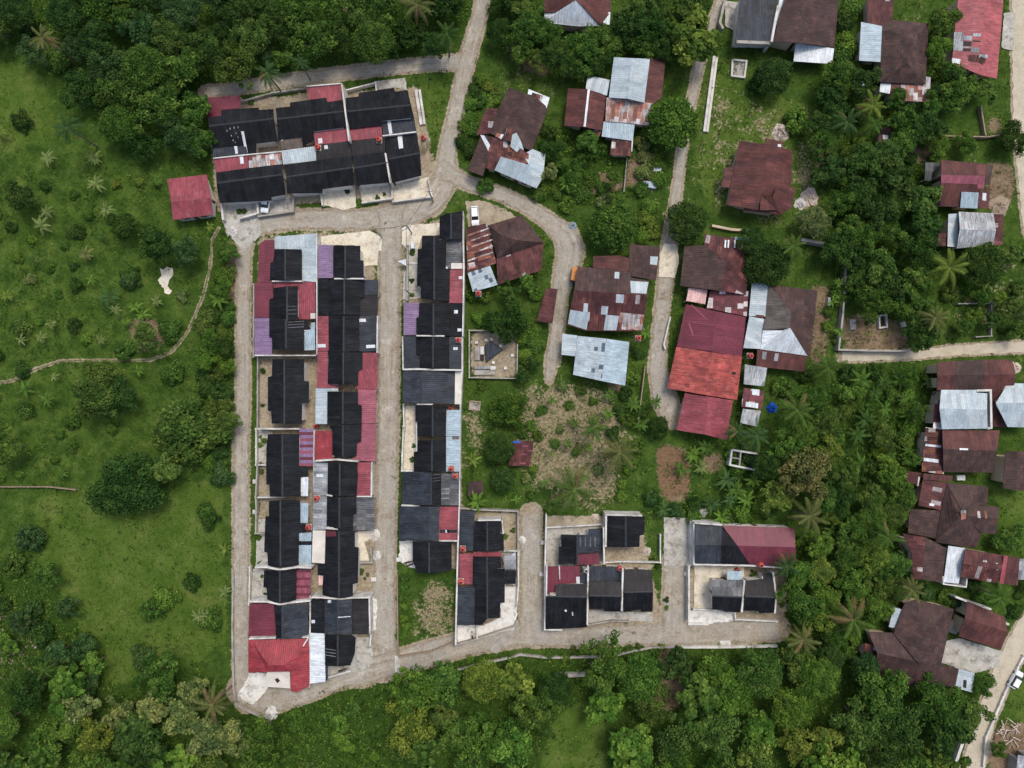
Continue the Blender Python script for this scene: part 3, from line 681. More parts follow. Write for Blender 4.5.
# ---- houses along the lower road
h = row(RI, 'black and slate house with sandy yard on two sides, top of the walled threesome', 'the house with the sandy yard', G5)
h.ridge(600, 110, 600, 262); h.side([(600, 110), (600, 262), (530, 258), (536, 108)], 'black'); h.side([(600, 110), (600, 262), (685, 260), (685, 178), (668, 172), (666, 110)], 'black')
h.shed([(462, 55), (536, 58), (530, 260), (460, 255)], 'slate', 2.85, .05, 1); h.pw([(552, 105), (670, 103)], 4.0, th=.2); h.pw([(676, 105), (682, 172)], 3.2, th=.2)
h.done()
h = row(RI, 'black house with crimson rear roof and small glazed canopy, middle of the walled threesome', 'the house with the glazed canopy', G5)
h.ridge(598, 290, 598, 438); h.side([(598, 290), (598, 438), (528, 438), (530, 290)], 'black'); h.side([(598, 290), (598, 350), (672, 350), (672, 290)], 'black')
h.shed([(458, 276), (528, 272), (525, 432), (455, 432)], 'crimson', 2.85, .05, 1); h.shed([(530, 265), (675, 266), (672, 290), (530, 290)], 'crimson', 3.0, .05, 0); h.shed([(682, 290), (745, 268), (748, 350), (690, 355)], 'grey', 2.6, .04, 3, 'canopy', False)
h.shed([(692, 360), (748, 360), (746, 430), (690, 430)], 'black', 2.6, .04, 3, 'carport_roof', False)
h.done()
h = row(RI, 'black house with slate rear roof and white paved yard, bottom of the walled threesome', 'the house with the white paved yard', G5)
h.ridge(600, 352, 600, 606, 4.6); h.side([(600, 440), (600, 606), (575, 640), (538, 640), (540, 440)], 'black'); h.side([(600, 352), (600, 606), (665, 604), (668, 528), (690, 525), (690, 352)], 'black')
h.shed([(450, 445), (540, 442), (538, 640), (448, 640)], 'slate', 2.85, .05, 1)
h.done()
h = row(RJ, 'small black house with patterned corrugated half and wine side roof', 'the patterned black house', G5)
h.ridge(242, 180, 242, 328); h.side([(242, 180), (242, 328), (145, 328), (148, 240), (160, 238), (160, 176)], 'black'); h.side([(242, 180), (242, 272), (372, 270), (372, 145), (298, 150), (298, 176)], 'slate')
h.shed([(238, 275), (352, 272), (352, 330), (238, 332)], 'wine', 2.8, .05, 0)
for k in range(4): h.patch([(255 + k * 25, 190), (262 + k * 25, 190), (262 + k * 25, 240), (255 + k * 25, 240)], 'greyc', 'roof_patch')
h.pw([(377, 140), (380, 330)], 3.6, th=.22)
h.done()
h = row(RJ, 'free standing black house with a weedy yard at its right', 'the free standing black house', G5)
h.ridge(490, 85, 490, 242); h.side([(490, 85), (490, 242), (395, 240), (397, 82)], 'black'); h.side([(490, 85), (490, 242), (560, 240), (562, 182), (585, 178), (588, 84)], 'black')
h.pw([(386, 76), (575, 80)], 3.8, th=.25); h.pw([(390, 78), (388, 240)], 3.8, th=.3)
h.done()
h = row(RJ, 'wide black house with wine roof corner touching the lower road', 'the wide black house on the lower road', G5)
h.ridge(85, 494, 290, 498, 4.6, .3); h.side([(85, 494), (290, 498), (290, 652), (80, 662)], 'black'); h.side([(85, 494), (290, 498), (292, 430), (135, 432), (133, 494)], 'blackb')
h.shed([(92, 340), (250, 338), (258, 425), (135, 430), (130, 488), (88, 488)], 'wine', 3.0, .05, 0); h.shed([(256, 380), (292, 380), (292, 430), (258, 430)], 'slate', 2.8, .05, 0)
h.patch([(236, 394), (254, 393), (255, 428), (238, 428)]); h.pw([(86, 336), (84, 490), (132, 490)], 3.3, th=.25); h.pw([(298, 340), (294, 640)], 3.6, th=.28); h.patch([(180, 560), (190, 566), (184, 574), (176, 568)], 'white', 'roof_patch'); h.patch([(214, 574), (220, 574), (222, 592), (216, 592)], 'white', 'roof_patch')
h.pw([(150, 338), (152, 408)], 3.4, th=.2); h.done()
h = row(RJ, 'narrow black house with slate upper roof, middle of the lower threesome', 'the narrow middle black house', G5)
h.ridge(303, 491, 470, 494); h.side([(303, 491), (470, 494), (468, 418), (303, 418)], 'blackb'); h.side([(303, 491), (470, 494), (468, 572), (380, 570), (378, 558), (305, 558)], 'black')
h.shed([(303, 340), (465, 345), (466, 416), (303, 416)], 'slate', 2.8, .05, 2); h.pw([(476, 350), (470, 568)], 4.0, th=.28)
h.done()
h = row(RJ, 'narrow black house with dusty brown upper slope, right of the lower threesome', 'the right hand narrow black house', G5)
h.ridge(482, 474, 630, 470); h.side([(482, 474), (630, 470), (625, 358), (481, 355)], 'blackb'); h.side([(482, 474), (630, 470), (628, 572), (568, 572), (566, 560), (482, 575)], 'black')
h.done()
h = House('long_house', RK, 'long house half slate and half wine red under one ridge beside the concrete drive', 'the half slate half wine long house', G5)
h.ridge(232, 230, 745, 242, 4.8, .35)
h.side([(232, 230), (364, 232), (368, 128), (232, 125)], 'slate'); h.side([(364, 232), (448, 234), (368, 140)], 'black'); h.side([(448, 234), (745, 242), (740, 143), (369, 130)], 'wine')
h.side([(232, 230), (364, 232), (360, 326), (232, 326)], 'slate'); h.side([(364, 232), (448, 234), (512, 330), (360, 326)], 'black'); h.side([(448, 234), (745, 242), (752, 346), (512, 330)], 'wine')
h.pw([(228, 118), (370, 128)], 4.0, th=.25); h.pw([(226, 118), (226, 330), (515, 336), (750, 352)], 3.3, th=.28); h.done()
h = row(RK, 'black house with dusty corrugated upper slope next to the white concrete yard', 'the black house by the white concrete yard', G5)
h.ridge(318, 492, 472, 498); h.side([(318, 492), (472, 498), (478, 412), (318, 410)], 'greyc'); h.side([(318, 492), (472, 498), (464, 575), (378, 572), (376, 560), (320, 560)], 'black')
h.shed([(395, 362), (472, 365), (472, 410), (395, 408)], 'blueish', 2.7, .05, 2, 'canopy', False); h.pw([(484, 412), (470, 575)], 4.0, th=.28); h.done()
h = row(RK, 'last black house on the lower road beside the dense trees', 'the last black house on the lower road', G5)
h.ridge(486, 494, 640, 500); h.side([(486, 494), (640, 500), (632, 376), (578, 374), (580, 404), (488, 414)], 'blackb'); h.side([(486, 494), (640, 500), (638, 578), (560, 578), (555, 568), (482, 566)], 'black')
h.pw([(632, 372), (646, 500), (640, 580)], 3.4, th=.26); h.done()
# ---- village houses, centre top
GV = 'village houses with rusty metal roofs'
def vil(R, label, lm, name='village_house', wall='wallc'): return House(name, R, label, lm, GV, 'house', wall)
h = vil(RL, 'large brown house with rusted and silver patched lower wing, tilted beside the curved lane', 'the rust patched brown house')
h.ridge(370, 145, 285, 345, 5.2, .4)
h.side([(370, 145), (285, 345), (212, 312), (250, 210), (292, 116)], 'brown'); h.side([(370, 145), (285, 345), (392, 388), (462, 205), (400, 150)], 'brown')
h.shed([(248, 205), (213, 312), (155, 320), (195, 208)], 'rustmar', 3.2, .2, 0); h.shed([(232, 330), (182, 495), (118, 470), (175, 318)], 'brown', 3.9, .3, 0, 'roof')
h.poly3([(225, 328, 4.2), (290, 345, 4.7), (380, 400, 3.9), (375, 448, 3.9), (260, 412, 4.0), (205, 392, 4.0)], 'rusty'); h.poly3([(205, 392, 4.0), (260, 412, 4.0), (232, 470, 3.2), (196, 462, 3.2)], 'rusty')
h.poly3([(260, 412, 4.0), (380, 448, 4.1), (412, 548, 3.1), (232, 470, 3.1)], 'silver'); h.poly3([(355, 402, 3.8), (395, 380, 3.4), (450, 402, 3.1), (440, 500, 3.0), (412, 548, 3.0), (380, 448, 4.1)], 'silver')
h.shed([(378, 124), (468, 160), (455, 205), (370, 166)], 'white', 3.9, .1, 3); h.patch([(394, 138), (440, 152), (432, 172), (388, 158)], 'rusty', 'roof_patch')
h.patch([(285, 290), (316, 296), (300, 345), (272, 340)], 'rusty', 'roof_patch'); h.patch([(244, 312), (272, 318), (262, 338), (236, 326)], 'rustsil', 'roof_patch')
h.patch([(172, 320), (188, 322), (222, 376), (206, 388)], 'white', 'roof_patch'); h.patch([(308, 318), (326, 310), (345, 345), (358, 385), (330, 395), (300, 370)], 'silver', 'roof_patch')
h.patch([(206, 260), (230, 262), (226, 290), (205, 288)], 'rustsil', 'roof_patch'); h.done()
h = vil(RL, 'dark red gable roofed house with white ridge strip and silver top end sheet', 'the red gable with the white ridge strip')
h.ridge(632, 125, 614, 286, 4.8, .4); h.side([(632, 125), (614, 286), (530, 280), (546, 120)], 'maroon'); h.side([(632, 125), (614, 286), (690, 300), (712, 150)], 'maroon')
h.shed([(614, 286), (690, 298), (680, 326), (616, 318)], 'rusty', 3.0, .1, 0); h.shed([(622, 122), (712, 152), (725, 85), (630, 64)], 'silver', 3.6, .12, 0)
h.pw([(635, 126), (617, 284)], 5.0, 'white', .35, 'ridge_cap', 4.75); h.done()
h = vil(RL, 'tall pale silver gable roof with rusty patched middle and maroon side strip', 'the tall silver gable')
h.ridge(818, -8, 802, 165, 5.4, .35); h.side([(818, -8), (802, 165), (720, 160), (742, -12)], 'silver'); h.side([(818, -8), (802, 165), (872, 182), (896, -5)], 'silver')
h.shed([(896, -8), (874, 184), (912, 186), (946, 160), (962, 0)], 'maroon', 3.6, .15, 0)
h.shed([(712, 160), (802, 168), (796, 268), (705, 262)], 'rustsil', 3.9, .12, 0); h.shed([(802, 168), (905, 185), (892, 280), (796, 268)], 'rustsil', 3.9, .12, 0)
h.shed([(698, 262), (832, 270), (822, 345), (690, 326)], 'blueish', 3.2, .08, 0); h.shed([(735, 336), (820, 346), (815, 410), (725, 405)], 'rusty', 2.7, .06, 0)
h.pw([(826, 268), (818, 390)], 3.0, th=.2); h.done()
R0 = region(480, 0, 5.12)
h = vil(R0, 'red roofed house with white triangular gable wall at the top edge of the photo', 'the white gable house at the top edge')
h.poly3([(330, -60, 3.4), (500, -60, 6.2), (490, -4, 6.2), (385, 62, 3.9), (328, 62, 3.4)], 'maroon'); h.poly3([(500, -60, 6.2), (668, -60, 3.2), (672, 60, 3.2), (615, 128, 3.4), (490, -4, 6.2)], 'maroon')
h.poly3([(490, 0, 6.0), (612, 132, 3.1), (505, 135, 3.0), (390, 122, 2.9), (330, 110, 2.9), (330, 66, 3.0), (385, 66, 3.6)], 'white', 'gable_wall')

h.patch([(452, 10), (490, 20), (488, 46), (455, 44)], 'maroon', 'roof_patch'); h.patch([(500, 50), (560, 90), (540, 100), (500, 90)], 'grey', 'roof_patch'); h.patch([(400, 60), (445, 50), (445, 90), (398, 100)], 'grey', 'roof_patch')
h.shed([(632, 66), (668, 62), (664, 126), (630, 122)], 'white', 3.25, .05, 0); h.done()
h = vil(RM, 'dark red hip roofed house with rust striped and silver patched side, by the lane bend', 'the hip roof with rust stripes')
h.hip([(205, 108), (350, 64), (443, 182), (244, 250)], (262, 150), (335, 172), 'brown', 3.4, 5.4)
h.shed([(241, 248), (443, 180), (432, 300), (246, 362)], 'rustmar', 3.35, .1, 0); h.shed([(200, 98), (240, 270), (115, 312), (112, 120)], 'rusty', 3.4, .12, 0); h.shed([(214, 280), (246, 362), (140, 392), (118, 312)], 'silverd', 3.1, .06, 0)
for k in range(6): h.patch([(118, 148 + k * 27), (225, 112 + k * 27), (226, 117 + k * 27), (118, 155 + k * 27)] if k < 5 else [(118, 290), (160, 280), (160, 286), (118, 297)], 'rustsil', 'roof_patch')
h.done()
h = House('shed', RM, 'narrow maroon shed roof with pale edges beside the short lane', 'the narrow maroon shed', None, 'shed', 'wood')
h.shed([(455, 375), (502, 380), (480, 526), (410, 516)], 'rustmar', 2.5, .12, 1, 'roof'); h.done()
h = vil(RM, 'sprawling brown house patched with many pale silver sheets, right of the small plaza', 'the brown house with silver patches')
h.ridge(572, 385, 885, 405, 5.0, .3); h.side([(572, 385), (885, 405), (892, 345), (815, 330), (812, 308), (588, 282)], 'brown'); h.side([(572, 385), (885, 405), (865, 560), (620, 558), (542, 532)], 'rustmar')
h.shed([(812, 188), (940, 200), (922, 342), (800, 322)], 'brown', 3.6, .08, 0); h.shed([(655, 240), (760, 236), (812, 250), (800, 306), (652, 288)], 'maroon', 3.3, .08, 2)
h.patch([(812, 345), (890, 350), (880, 400), (815, 396)], 'silver', 'roof_patch'); h.patch([(746, 306), (766, 308), (764, 336), (744, 334)], 'silver', 'roof_patch'); h.patch([(752, 402), (786, 404), (782, 440), (750, 438)], 'silver', 'roof_patch')
h.patch([(690, 452), (718, 454), (714, 490), (686, 488)], 'silver', 'roof_patch'); h.patch([(708, 490), (765, 495), (752, 556), (698, 556)], 'silver', 'roof_patch'); h.patch([(556, 468), (636, 482), (626, 554), (546, 528)], 'silver', 'roof_patch'); h.patch([(614, 440), (632, 442), (630, 480), (610, 478)], 'silver', 'roof_patch')
h.patch([(770, 480), (872, 490), (862, 556), (756, 552)], 'rustsil', 'roof_patch'); h.patch([(898, 240), (930, 242), (926, 278), (896, 274)], 'silver', 'roof_patch'); h.done()
h = vil(RM, 'pale blue metal roof with rows of dark spots on its left slope', 'the spotted pale blue roof')
h.ridge(712, 592, 690, 772, 4.6, .25); h.side([(712, 592), (690, 772), (568, 745), (588, 580)], 'silverd'); h.side([(712, 592), (690, 772), (790, 792), (808, 606)], 'blueish'); h.shed([(586, 578), (582, 668), (518, 660), (522, 570)], 'silver', 3.1, .06, 0); h.done()
h = vil(RO, 'maroon house with ragged silver edged sheets beside the big dark tree', 'the maroon house by the big dark tree')
h.poly3([(300, 122, 3.3), (392, 118, 4.2), (498, 196, 5.0), (470, 330, 4.6), (280, 306, 3.1)], 'brown'); h.poly3([(392, 66, 3.3), (604, 92, 3.2), (598, 230, 3.5), (498, 196, 5.0), (392, 118, 4.2)], 'rustmar'); h.poly3([(498, 196, 5.0), (598, 230, 3.5), (586, 348, 3.2), (470, 330, 4.6)], 'rustmar')
for x in (488, 502, 532, 566): h.patch([(x, 92), (x + 7, 93), (x + 5, 130), (x - 2, 128)], 'white', 'roof_patch')
h.patch([(466, 144), (484, 145), (482, 180), (465, 178)], 'white'); h.patch([(452, 222), (474, 220), (464, 260), (446, 256)], 'white'); h.patch([(408, 214), (420, 230), (434, 236), (418, 240), (404, 224)], 'white', 'roof_patch')
h.shed([(320, 315), (408, 325), (396, 392), (308, 376)], 'pink', 2.7, .06, 0, 'canopy', False); h.shed([(420, 330), (598, 330), (590, 448), (404, 410)], 'mosaic', 3.0, .08, 0); h.done()
h = vil(RO, 'long house with wine upper roof and orange red middle roof, stepping down to crimson', 'the long orange red roof')
h.ridge(447, 425, 428, 612, 5.6, .42); h.side([(447, 425), (428, 612), (265, 588), (290, 470), (308, 392)], 'wine'); h.side([(447, 425), (428, 612), (567, 636), (586, 452)], 'wine')
h.ridge(428, 614, 400, 815, 5.3, .38); h.side([(428, 614), (400, 815), (220, 783), (262, 590)], 'redtile'); h.side([(428, 614), (400, 815), (545, 838), (568, 636)], 'redtile')
h.R = RP; h.ridge(412, 124, 394, 300, 4.9, .38); h.side([(412, 124), (394, 300), (264, 280), (302, 106)], 'crimson'); h.side([(412, 124), (394, 300), (496, 326), (526, 142)], 'crimson')
h.patch([(296, 182), (398, 202), (397, 205), (295, 185)], 'rose', 'ridge_cap'); h.R = RO; h.patch([(318, 470), (446, 490), (446, 493), (318, 473)], 'rose', 'ridge_cap'); h.patch([(330, 395), (336, 394), (412, 468), (404, 468)], 'rose', 'ridge_cap'); h.patch([(318, 480), (324, 480), (344, 538), (338, 540)], 'rose', 'ridge_cap')
h.patch([(522, 706), (540, 707), (539, 720), (521, 719)], 'dark', 'roof_hatch'); h.done()
h = vil(RO, 'dark brown hip roofed house with white hip corner and silver lean to on its left', 'the brown hip with the white corner')
h.poly3([(692, 300, 3.4), (797, 426, 5.6), (792, 502, 5.6), (665, 514, 3.4), (680, 440, 3.4)], 'umber'); h.poly3([(692, 300, 3.4), (918, 328, 3.4), (910, 430, 4.2), (797, 426, 5.6)], 'brown'); h.poly3([(797, 426, 5.6), (910, 430, 4.2), (885, 632, 3.3), (872, 630, 3.4), (792, 502, 5.6)], 'brown')
h.poly3([(665, 514, 3.4), (760, 512, 4.6), (655, 602, 3.2)], 'white'); h.poly3([(760, 512, 4.6), (792, 502, 5.6), (875, 632, 3.3), (655, 602, 3.2)], 'white')
h.shed([(640, 602), (875, 634), (860, 706), (632, 682)], 'maroon', 3.1, .12, 0); h.patch([(664, 612), (684, 614), (678, 650), (660, 648)], 'grey', 'skylight'); h.patch([(722, 620), (740, 622), (734, 658), (715, 655)], 'grey', 'skylight')
h.shed([(692, 296), (680, 450), (600, 446), (614, 292)], 'silver', 3.2, .06, 0); h.shed([(692, 464), (664, 514), (656, 600), (574, 596), (602, 448)], 'silver', 3.1, .05, 0); h.patch([(632, 440), (672, 444), (670, 456), (630, 452)], 'maroon', 'roof_patch'); h.done()
h = House('shed', RP, 'silver shed with rusty hole marks, upper of two sheds by the blue tarpaulin', None, 'sheds by the blue tarpaulin', 'shed', 'block')
h.shed([(582, -26), (685, -10), (672, 76), (576, 66)], 'rustsilver2', 2.8, .06, 0, 'roof'); h.done()
h = House('shed', RP, 'shed of mixed white, maroon and grey sheets, lower of two sheds by the blue tarpaulin', 'the patchwork shed', 'sheds by the blue tarpaulin', 'shed', 'block')
h.shed([(576, 82), (672, 98), (660, 182), (566, 172)], 'mosaic', 2.7, .05, 0, 'roof'); h.shed([(572, 180), (656, 190), (640, 264), (560, 246)], 'rustsilver2', 2.6, .05, 0, 'roof'); h.patch([(616, 88), (650, 92), (648, 120), (614, 115)], 'white', 'roof_patch'); h.patch([(586, 148), (644, 155), (642, 178), (584, 170)], 'white', 'roof_patch'); h.done()
h = House('village_house', RQ, 'grey slate flat roofed new house with white right edge at the top', 'the grey slate house at the top', GV, 'house')
h.shed([(600, 190), (436, 185), (462, -40), (636, -40)], 'slate', 4.0, .02, 2, 'roof'); h.pw([(632, 24), (602, 190)], 4.4, th=.4); h.pw([(442, 190), (598, 196)], 3.9, 'block', .5, 'fascia', 3.0); h.patch([(594, 24), (612, 26), (610, 40), (592, 38)], 'dark', 'roof_hatch'); h.done()
h = vil(RQ, 'dark brown hip roofed house with white corrugated porch at the top edge', 'the brown house with the white porch')
h.ridge(745, -30, 728, 195, 5.4, .35); h.side([(745, -30), (728, 195), (610, 192), (640, 60), (670, -30)], 'brown'); h.side([(745, -30), (728, 195), (888, 218), (912, -30)], 'brown')
h.shed([(712, 196), (888, 222), (878, 292), (702, 280)], 'white', 3.0, .08, 0, 'porch_roof', False); h.shed([(640, -30), (742, -30), (742, 6), (704, 22), (668, 42), (658, 122), (622, 118)], 'white', 3.6, .04, 0) ; h.done()
h = vil(RR, 'maroon hip roofed house standing alone on the bright lawn', 'the maroon house on the lawn')
h.ridge(592, 112, 552, 345, 5.4, .38); h.side([(592, 112), (552, 345), (540, 412), (398, 388), (455, 95)], 'maroon'); h.side([(592, 112), (552, 345), (548, 412), (630, 412), (690, 300), (696, 140)], 'maroon')
h.poly3([(490, 342, 4.6), (560, 340, 5.5), (606, 350, 5.2), (642, 432, 3.4), (475, 412, 3.5)], 'maroon'); h.poly3([(606, 350, 5.2), (620, 312, 4.8), (712, 308, 3.4), (692, 402, 3.3), (642, 432, 3.4)], 'maroon')
h.shed([(438, 215), (430, 312), (370, 305), (388, 218)], 'maroon', 3.2, .1, 0, 'porch_roof', False); h.shed([(650, 142), (572, 120), (576, 82), (656, 100)], 'maroon', 3.4, .1, 0); h.patch([(630, 110), (646, 112), (645, 124), (629, 122)], 'white', 'roof_patch'); h.done()
h = vil(RS, 'dark brown hip roofed house with silver left wing and rust streaked lower sheets', 'the dark brown house with the silver wing')

h.poly3([(345, 100, 3.4), (536, 120, 3.4), (442, 210, 5.4)], 'brown'); h.poly3([(536, 120, 3.4), (520, 432, 3.4), (425, 320, 5.4), (442, 210, 5.4)], 'brown'); h.poly3([(520, 432, 3.4), (286, 420, 3.4), (425, 320, 5.4)], 'brown'); h.poly3([(286, 420, 3.4), (300, 130, 3.4), (345, 100, 3.4), (442, 210, 5.4), (425, 320, 5.4)], 'brown')
h.shed([(305, 135), (298, 318), (180, 310), (190, 112)], 'blueish', 3.3, .05, 0); h.shed([(222, -40), (360, -40), (350, 112), (300, 132), (222, 128)], 'rustmar', 3.2, .05, 0)
h.shed([(395, 432), (520, 434), (524, 392), (547, 395), (540, 522), (390, 516)], 'rustsil', 3.0, .08, 0); h.shed([(345, 430), (395, 432), (385, 506), (340, 505)], 'maroon', 3.0, .06, 0); h.shed([(290, 424), (345, 430), (336, 480), (285, 470)], 'white', 2.9, .06, 0); h.shed([(185, 370), (218, 372), (212, 440), (180, 438)], 'white', 2.7, .05, 0); h.patch([(304, 204), (334, 205), (333, 224), (303, 223)], 'silver', 'skylight'); h.done()
h = vil(RS, 'large crimson roof with silver, black and rusty patches beside the far right road', 'the patched crimson roof')
h.ridge(835, -40, 790, 380, 5.2, .28); h.side([(835, -40), (790, 380), (700, 340), (655, 325), (672, 130), (690, -40)], 'faded'); h.side([(835, -40), (790, 380), (835, 392), (886, 402), (922, -40)], 'faded')
for p in ([(666, 164), (714, 165), (712, 262), (662, 258)], [(716, 182), (760, 184), (758, 208), (716, 206)], [(762, 170), (804, 172), (802, 188), (762, 186)], [(756, 242), (796, 244), (794, 272), (752, 268)], [(716, 238), (754, 240), (752, 246), (714, 244)], [(795, 278), (840, 280), (838, 298), (792, 295)]): h.patch(p, 'grey', 'roof_patch')
for p in ([(712, 210), (756, 212), (754, 236), (710, 234)], [(710, 248), (752, 250), (750, 262), (708, 260)], [(762, 206), (800, 208), (800, 214), (762, 212)]): h.patch(p, 'dark', 'roof_hole')
h.patch([(735, 280), (790, 282), (830, 302), (825, 325), (740, 312)], 'rusty', 'roof_patch'); h.patch([(656, 298), (700, 302), (696, 328), (654, 322)], 'white', 'roof_patch'); h.done()
h = vil(RT, 'maroon roof crossed by a rose strip with one pale blue sheet, on the right', 'the maroon roof with the rose strip')
h.ridge(600, 228, 828, 234, 4.8, .3); h.side([(600, 228), (828, 234), (826, 175), (600, 152)], 'maroon'); h.side([(600, 228), (828, 234), (815, 318), (790, 318), (700, 396), (595, 390)], 'maroon')
h.shed([(828, 232), (750, 200), (755, 165), (866, 180), (850, 282), (825, 278)], 'brown', 3.7, .1, 0) ; h.shed([(815, 318), (850, 285), (842, 402), (785, 400), (790, 320)], 'maroon', 3.1, .06, 0)
h.patch([(600, 229), (826, 235), (818, 300), (785, 300), (785, 278), (600, 271)], 'rose', 'roof_patch'); h.shed([(705, 316), (792, 320), (785, 402), (697, 398)], 'blueish', 4.15, .28, 0); h.patch([(812, 322), (832, 323), (830, 362), (810, 360)], 'white', 'skylight'); h.done()
h = House('lean_to_shelter', RT, 'small dark grey sheet shelter left of the maroon roof with the rose strip', None, None, 'shelter', 'wood')
h.shed([(520, 165), (592, 168), (590, 205), (556, 215), (550, 262), (515, 258)], 'greyc', 2.4, .08, 0, 'roof', False); h.done()
h = vil(RT, 'pale silver gable roof with rust streaked ridge and maroon lean to, behind a round tree', 'the rust streaked silver gable')
h.ridge(696, 508, 880, 515, 5.0, .35); h.side([(696, 508), (880, 515), (868, 426), (690, 418)], 'rustsilver2'); h.side([(696, 508), (880, 515), (866, 590), (680, 606)], 'rustsilver2')
h.shed([(690, 428), (684, 600), (632, 596), (637, 430)], 'silver', 3.3, .08, 0); h.shed([(870, 430), (920, 432), (915, 590), (868, 588)], 'rustmar', 3.2, .06, 3); h.shed([(585, 530), (632, 530), (630, 596), (585, 592)], 'rusty', 2.8, .06, 1); h.done()
h = vil(RV, 'maroon and dark brown roof along the right hand lane with pale left corner', 'the maroon roof along the lane')
h.ridge(580, 130, 980, 125, 4.8, .25) ; h.side([(580, 130), (668, 129), (670, 56), (580, 62)], 'maroon'); h.side([(580, 130), (668, 129), (666, 204), (578, 206)], 'maroon'); h.side([(668, 129), (822, 127), (825, 50), (670, 56)], 'brown'); h.side([(668, 129), (822, 127), (820, 208), (666, 204)], 'brown')
h.side([(822, 127), (980, 125), (972, 72), (955, 48), (825, 50)], 'maroon'); h.side([(822, 127), (980, 125), (975, 180), (930, 182), (872, 262), (936, 360), (930, 396), (862, 392), (855, 200), (820, 208)], 'maroon'); h.done()
h = vil(RV, 'big pale silver roof with white edged right side and rusty left strip', 'the big pale silver roof')
h.ridge(592, 300, 835, 305, 5.2, .2); h.side([(592, 300), (835, 305), (836, 222), (782, 218), (782, 204), (600, 204)], 'silver'); h.side([(592, 300), (835, 305), (838, 402), (604, 406)], 'silver'); h.shed([(570, 258), (602, 258), (606, 406), (558, 402)], 'mosaic', 3.4, .08, 1)
h.pw([(782, 208), (854, 206), (858, 398), (838, 402)], 4.6, 'trim', .35); h.done()
h = vil(RV, 'pale silver gable roof cut by the right edge of the photo', 'the silver gable at the right edge')
h.ridge(880, 272, 1100, 270, 5.0, .28); h.side([(880, 272), (1100, 270), (1100, 172), (942, 170)], 'silver'); h.side([(880, 272), (1100, 270), (1100, 398), (940, 394)], 'silver'); h.done()
h = vil(RV, 'maroon gable roof below the big pale silver roof, with rusty left lean to', 'the maroon gable below the silver roof')
h.ridge(610, 506, 885, 516, 5.0, .32); h.side([(610, 506), (885, 516), (900, 412), (605, 410)], 'maroon'); h.side([(610, 506), (885, 516), (870, 628), (612, 625)], 'brown')
h.shed([(520, 395), (606, 408), (614, 636), (500, 622)], 'rusty', 3.3, .08, 1); h.patch([(512, 552), (588, 560), (586, 578), (510, 568)], 'white', 'roof_patch'); h.patch([(520, 480), (600, 490), (598, 500), (518, 492)], 'white', 'roof_patch'); h.patch([(694, 502), (738, 504), (738, 513), (694, 512)], 'white', 'roof_patch'); h.patch([(585, 412), (612, 414), (612, 480), (580, 478)], 'dark', 'roof_patch'); h.done()
h = vil(RV, 'small brown gable roof on bright grass at the right edge of the photo', 'the small brown gable at the right edge')
h.ridge(990, 518, 985, 718, 4.6, .35); h.side([(990, 518), (985, 718), (915, 708), (932, 520)], 'brown'); h.side([(990, 518), (985, 718), (1060, 724), (1060, 520)], 'brown'); h.done()
h = House('shed', RV, 'tiny maroon shed with white posts beside the banana plants', None, None, 'shed', 'wood')
h.shed([(428, 620), (500, 630), (490, 698), (418, 666)], 'maroon', 2.5, .08, 0, 'roof'); h.pw([(488, 650), (480, 696)], 2.7, th=.25); h.done()
h = vil(RW, 'large dark brown hip roofed house with stubby right wing and orange streaks', 'the large dark hip with orange streaks')
h.poly3([(628, 65, 3.4), (842, 86, 3.4), (712, 212, 5.6)], 'brown'); h.poly3([(842, 86, 3.4), (835, 185, 3.4), (712, 212, 5.6)], 'brown'); h.poly3([(628, 65, 3.4), (712, 212, 5.6), (690, 240, 5.6), (570, 370, 3.3)], 'brown'); h.poly3([(690, 240, 5.6), (712, 212, 5.6), (808, 320, 3.6), (780, 402, 3.2), (570, 370, 3.3)], 'brown')
h.ridge(712, 232, 892, 248, 4.9, .3); h.side([(712, 232), (892, 248), (896, 190), (830, 182), (740, 190)], 'brown'); h.side([(712, 232), (892, 248), (880, 328), (805, 322)], 'brown')
h.patch([(782, 204), (798, 206), (802, 246), (788, 245)], 'rusty', 'roof_patch'); h.patch([(818, 210), (832, 211), (836, 250), (824, 249)], 'rusty', 'roof_patch'); h.patch([(700, 206), (728, 208), (726, 250), (702, 255)], 'rustsil', 'roof_patch')
h.shed([(505, 52), (628, 62), (598, 205), (482, 182)], 'rustmar', 3.5, .1, 1); h.shed([(510, 18), (660, 30), (655, 58), (508, 50)], 'maroon', 3.3, .06, 2); h.shed([(440, 200), (598, 208), (576, 352), (430, 322)], 'brown', 3.2, .08, 1); h.patch([(540, 170), (566, 174), (564, 186), (538, 182)], 'white', 'skylight'); h.done()
h = vil(RW, 'plain maroon house with white corrugated side roof, below the large dark hip', 'the plain maroon house with the white side roof')
h.ridge(520, 345, 500, 560, 4.9, .3); h.side([(520, 345), (500, 560), (455, 558), (450, 430), (404, 326)], 'rustmar'); h.side([(520, 345), (500, 560), (602, 576), (626, 400)], 'brown')
h.shed([(637, 388), (722, 400), (690, 582), (612, 575)], 'white', 3.4, .05, 0); h.pw([(610, 545), (612, 584), (728, 600), (734, 552)], 3.0, th=.2); h.done()
h = vil(RW, 'long rust streaked maroon roof with crimson cap ending at the right edge', 'the long rust streaked maroon roof')
h.ridge(712, 480, 910, 510, 4.7, .28); h.side([(712, 480), (910, 510), (922, 438), (725, 404)], 'rustmar'); h.side([(712, 480), (910, 510), (900, 582), (700, 548)], 'rustmar'); h.shed([(922, 438), (942, 440), (920, 584), (898, 582)], 'crimson', 4.6, .05, 0)
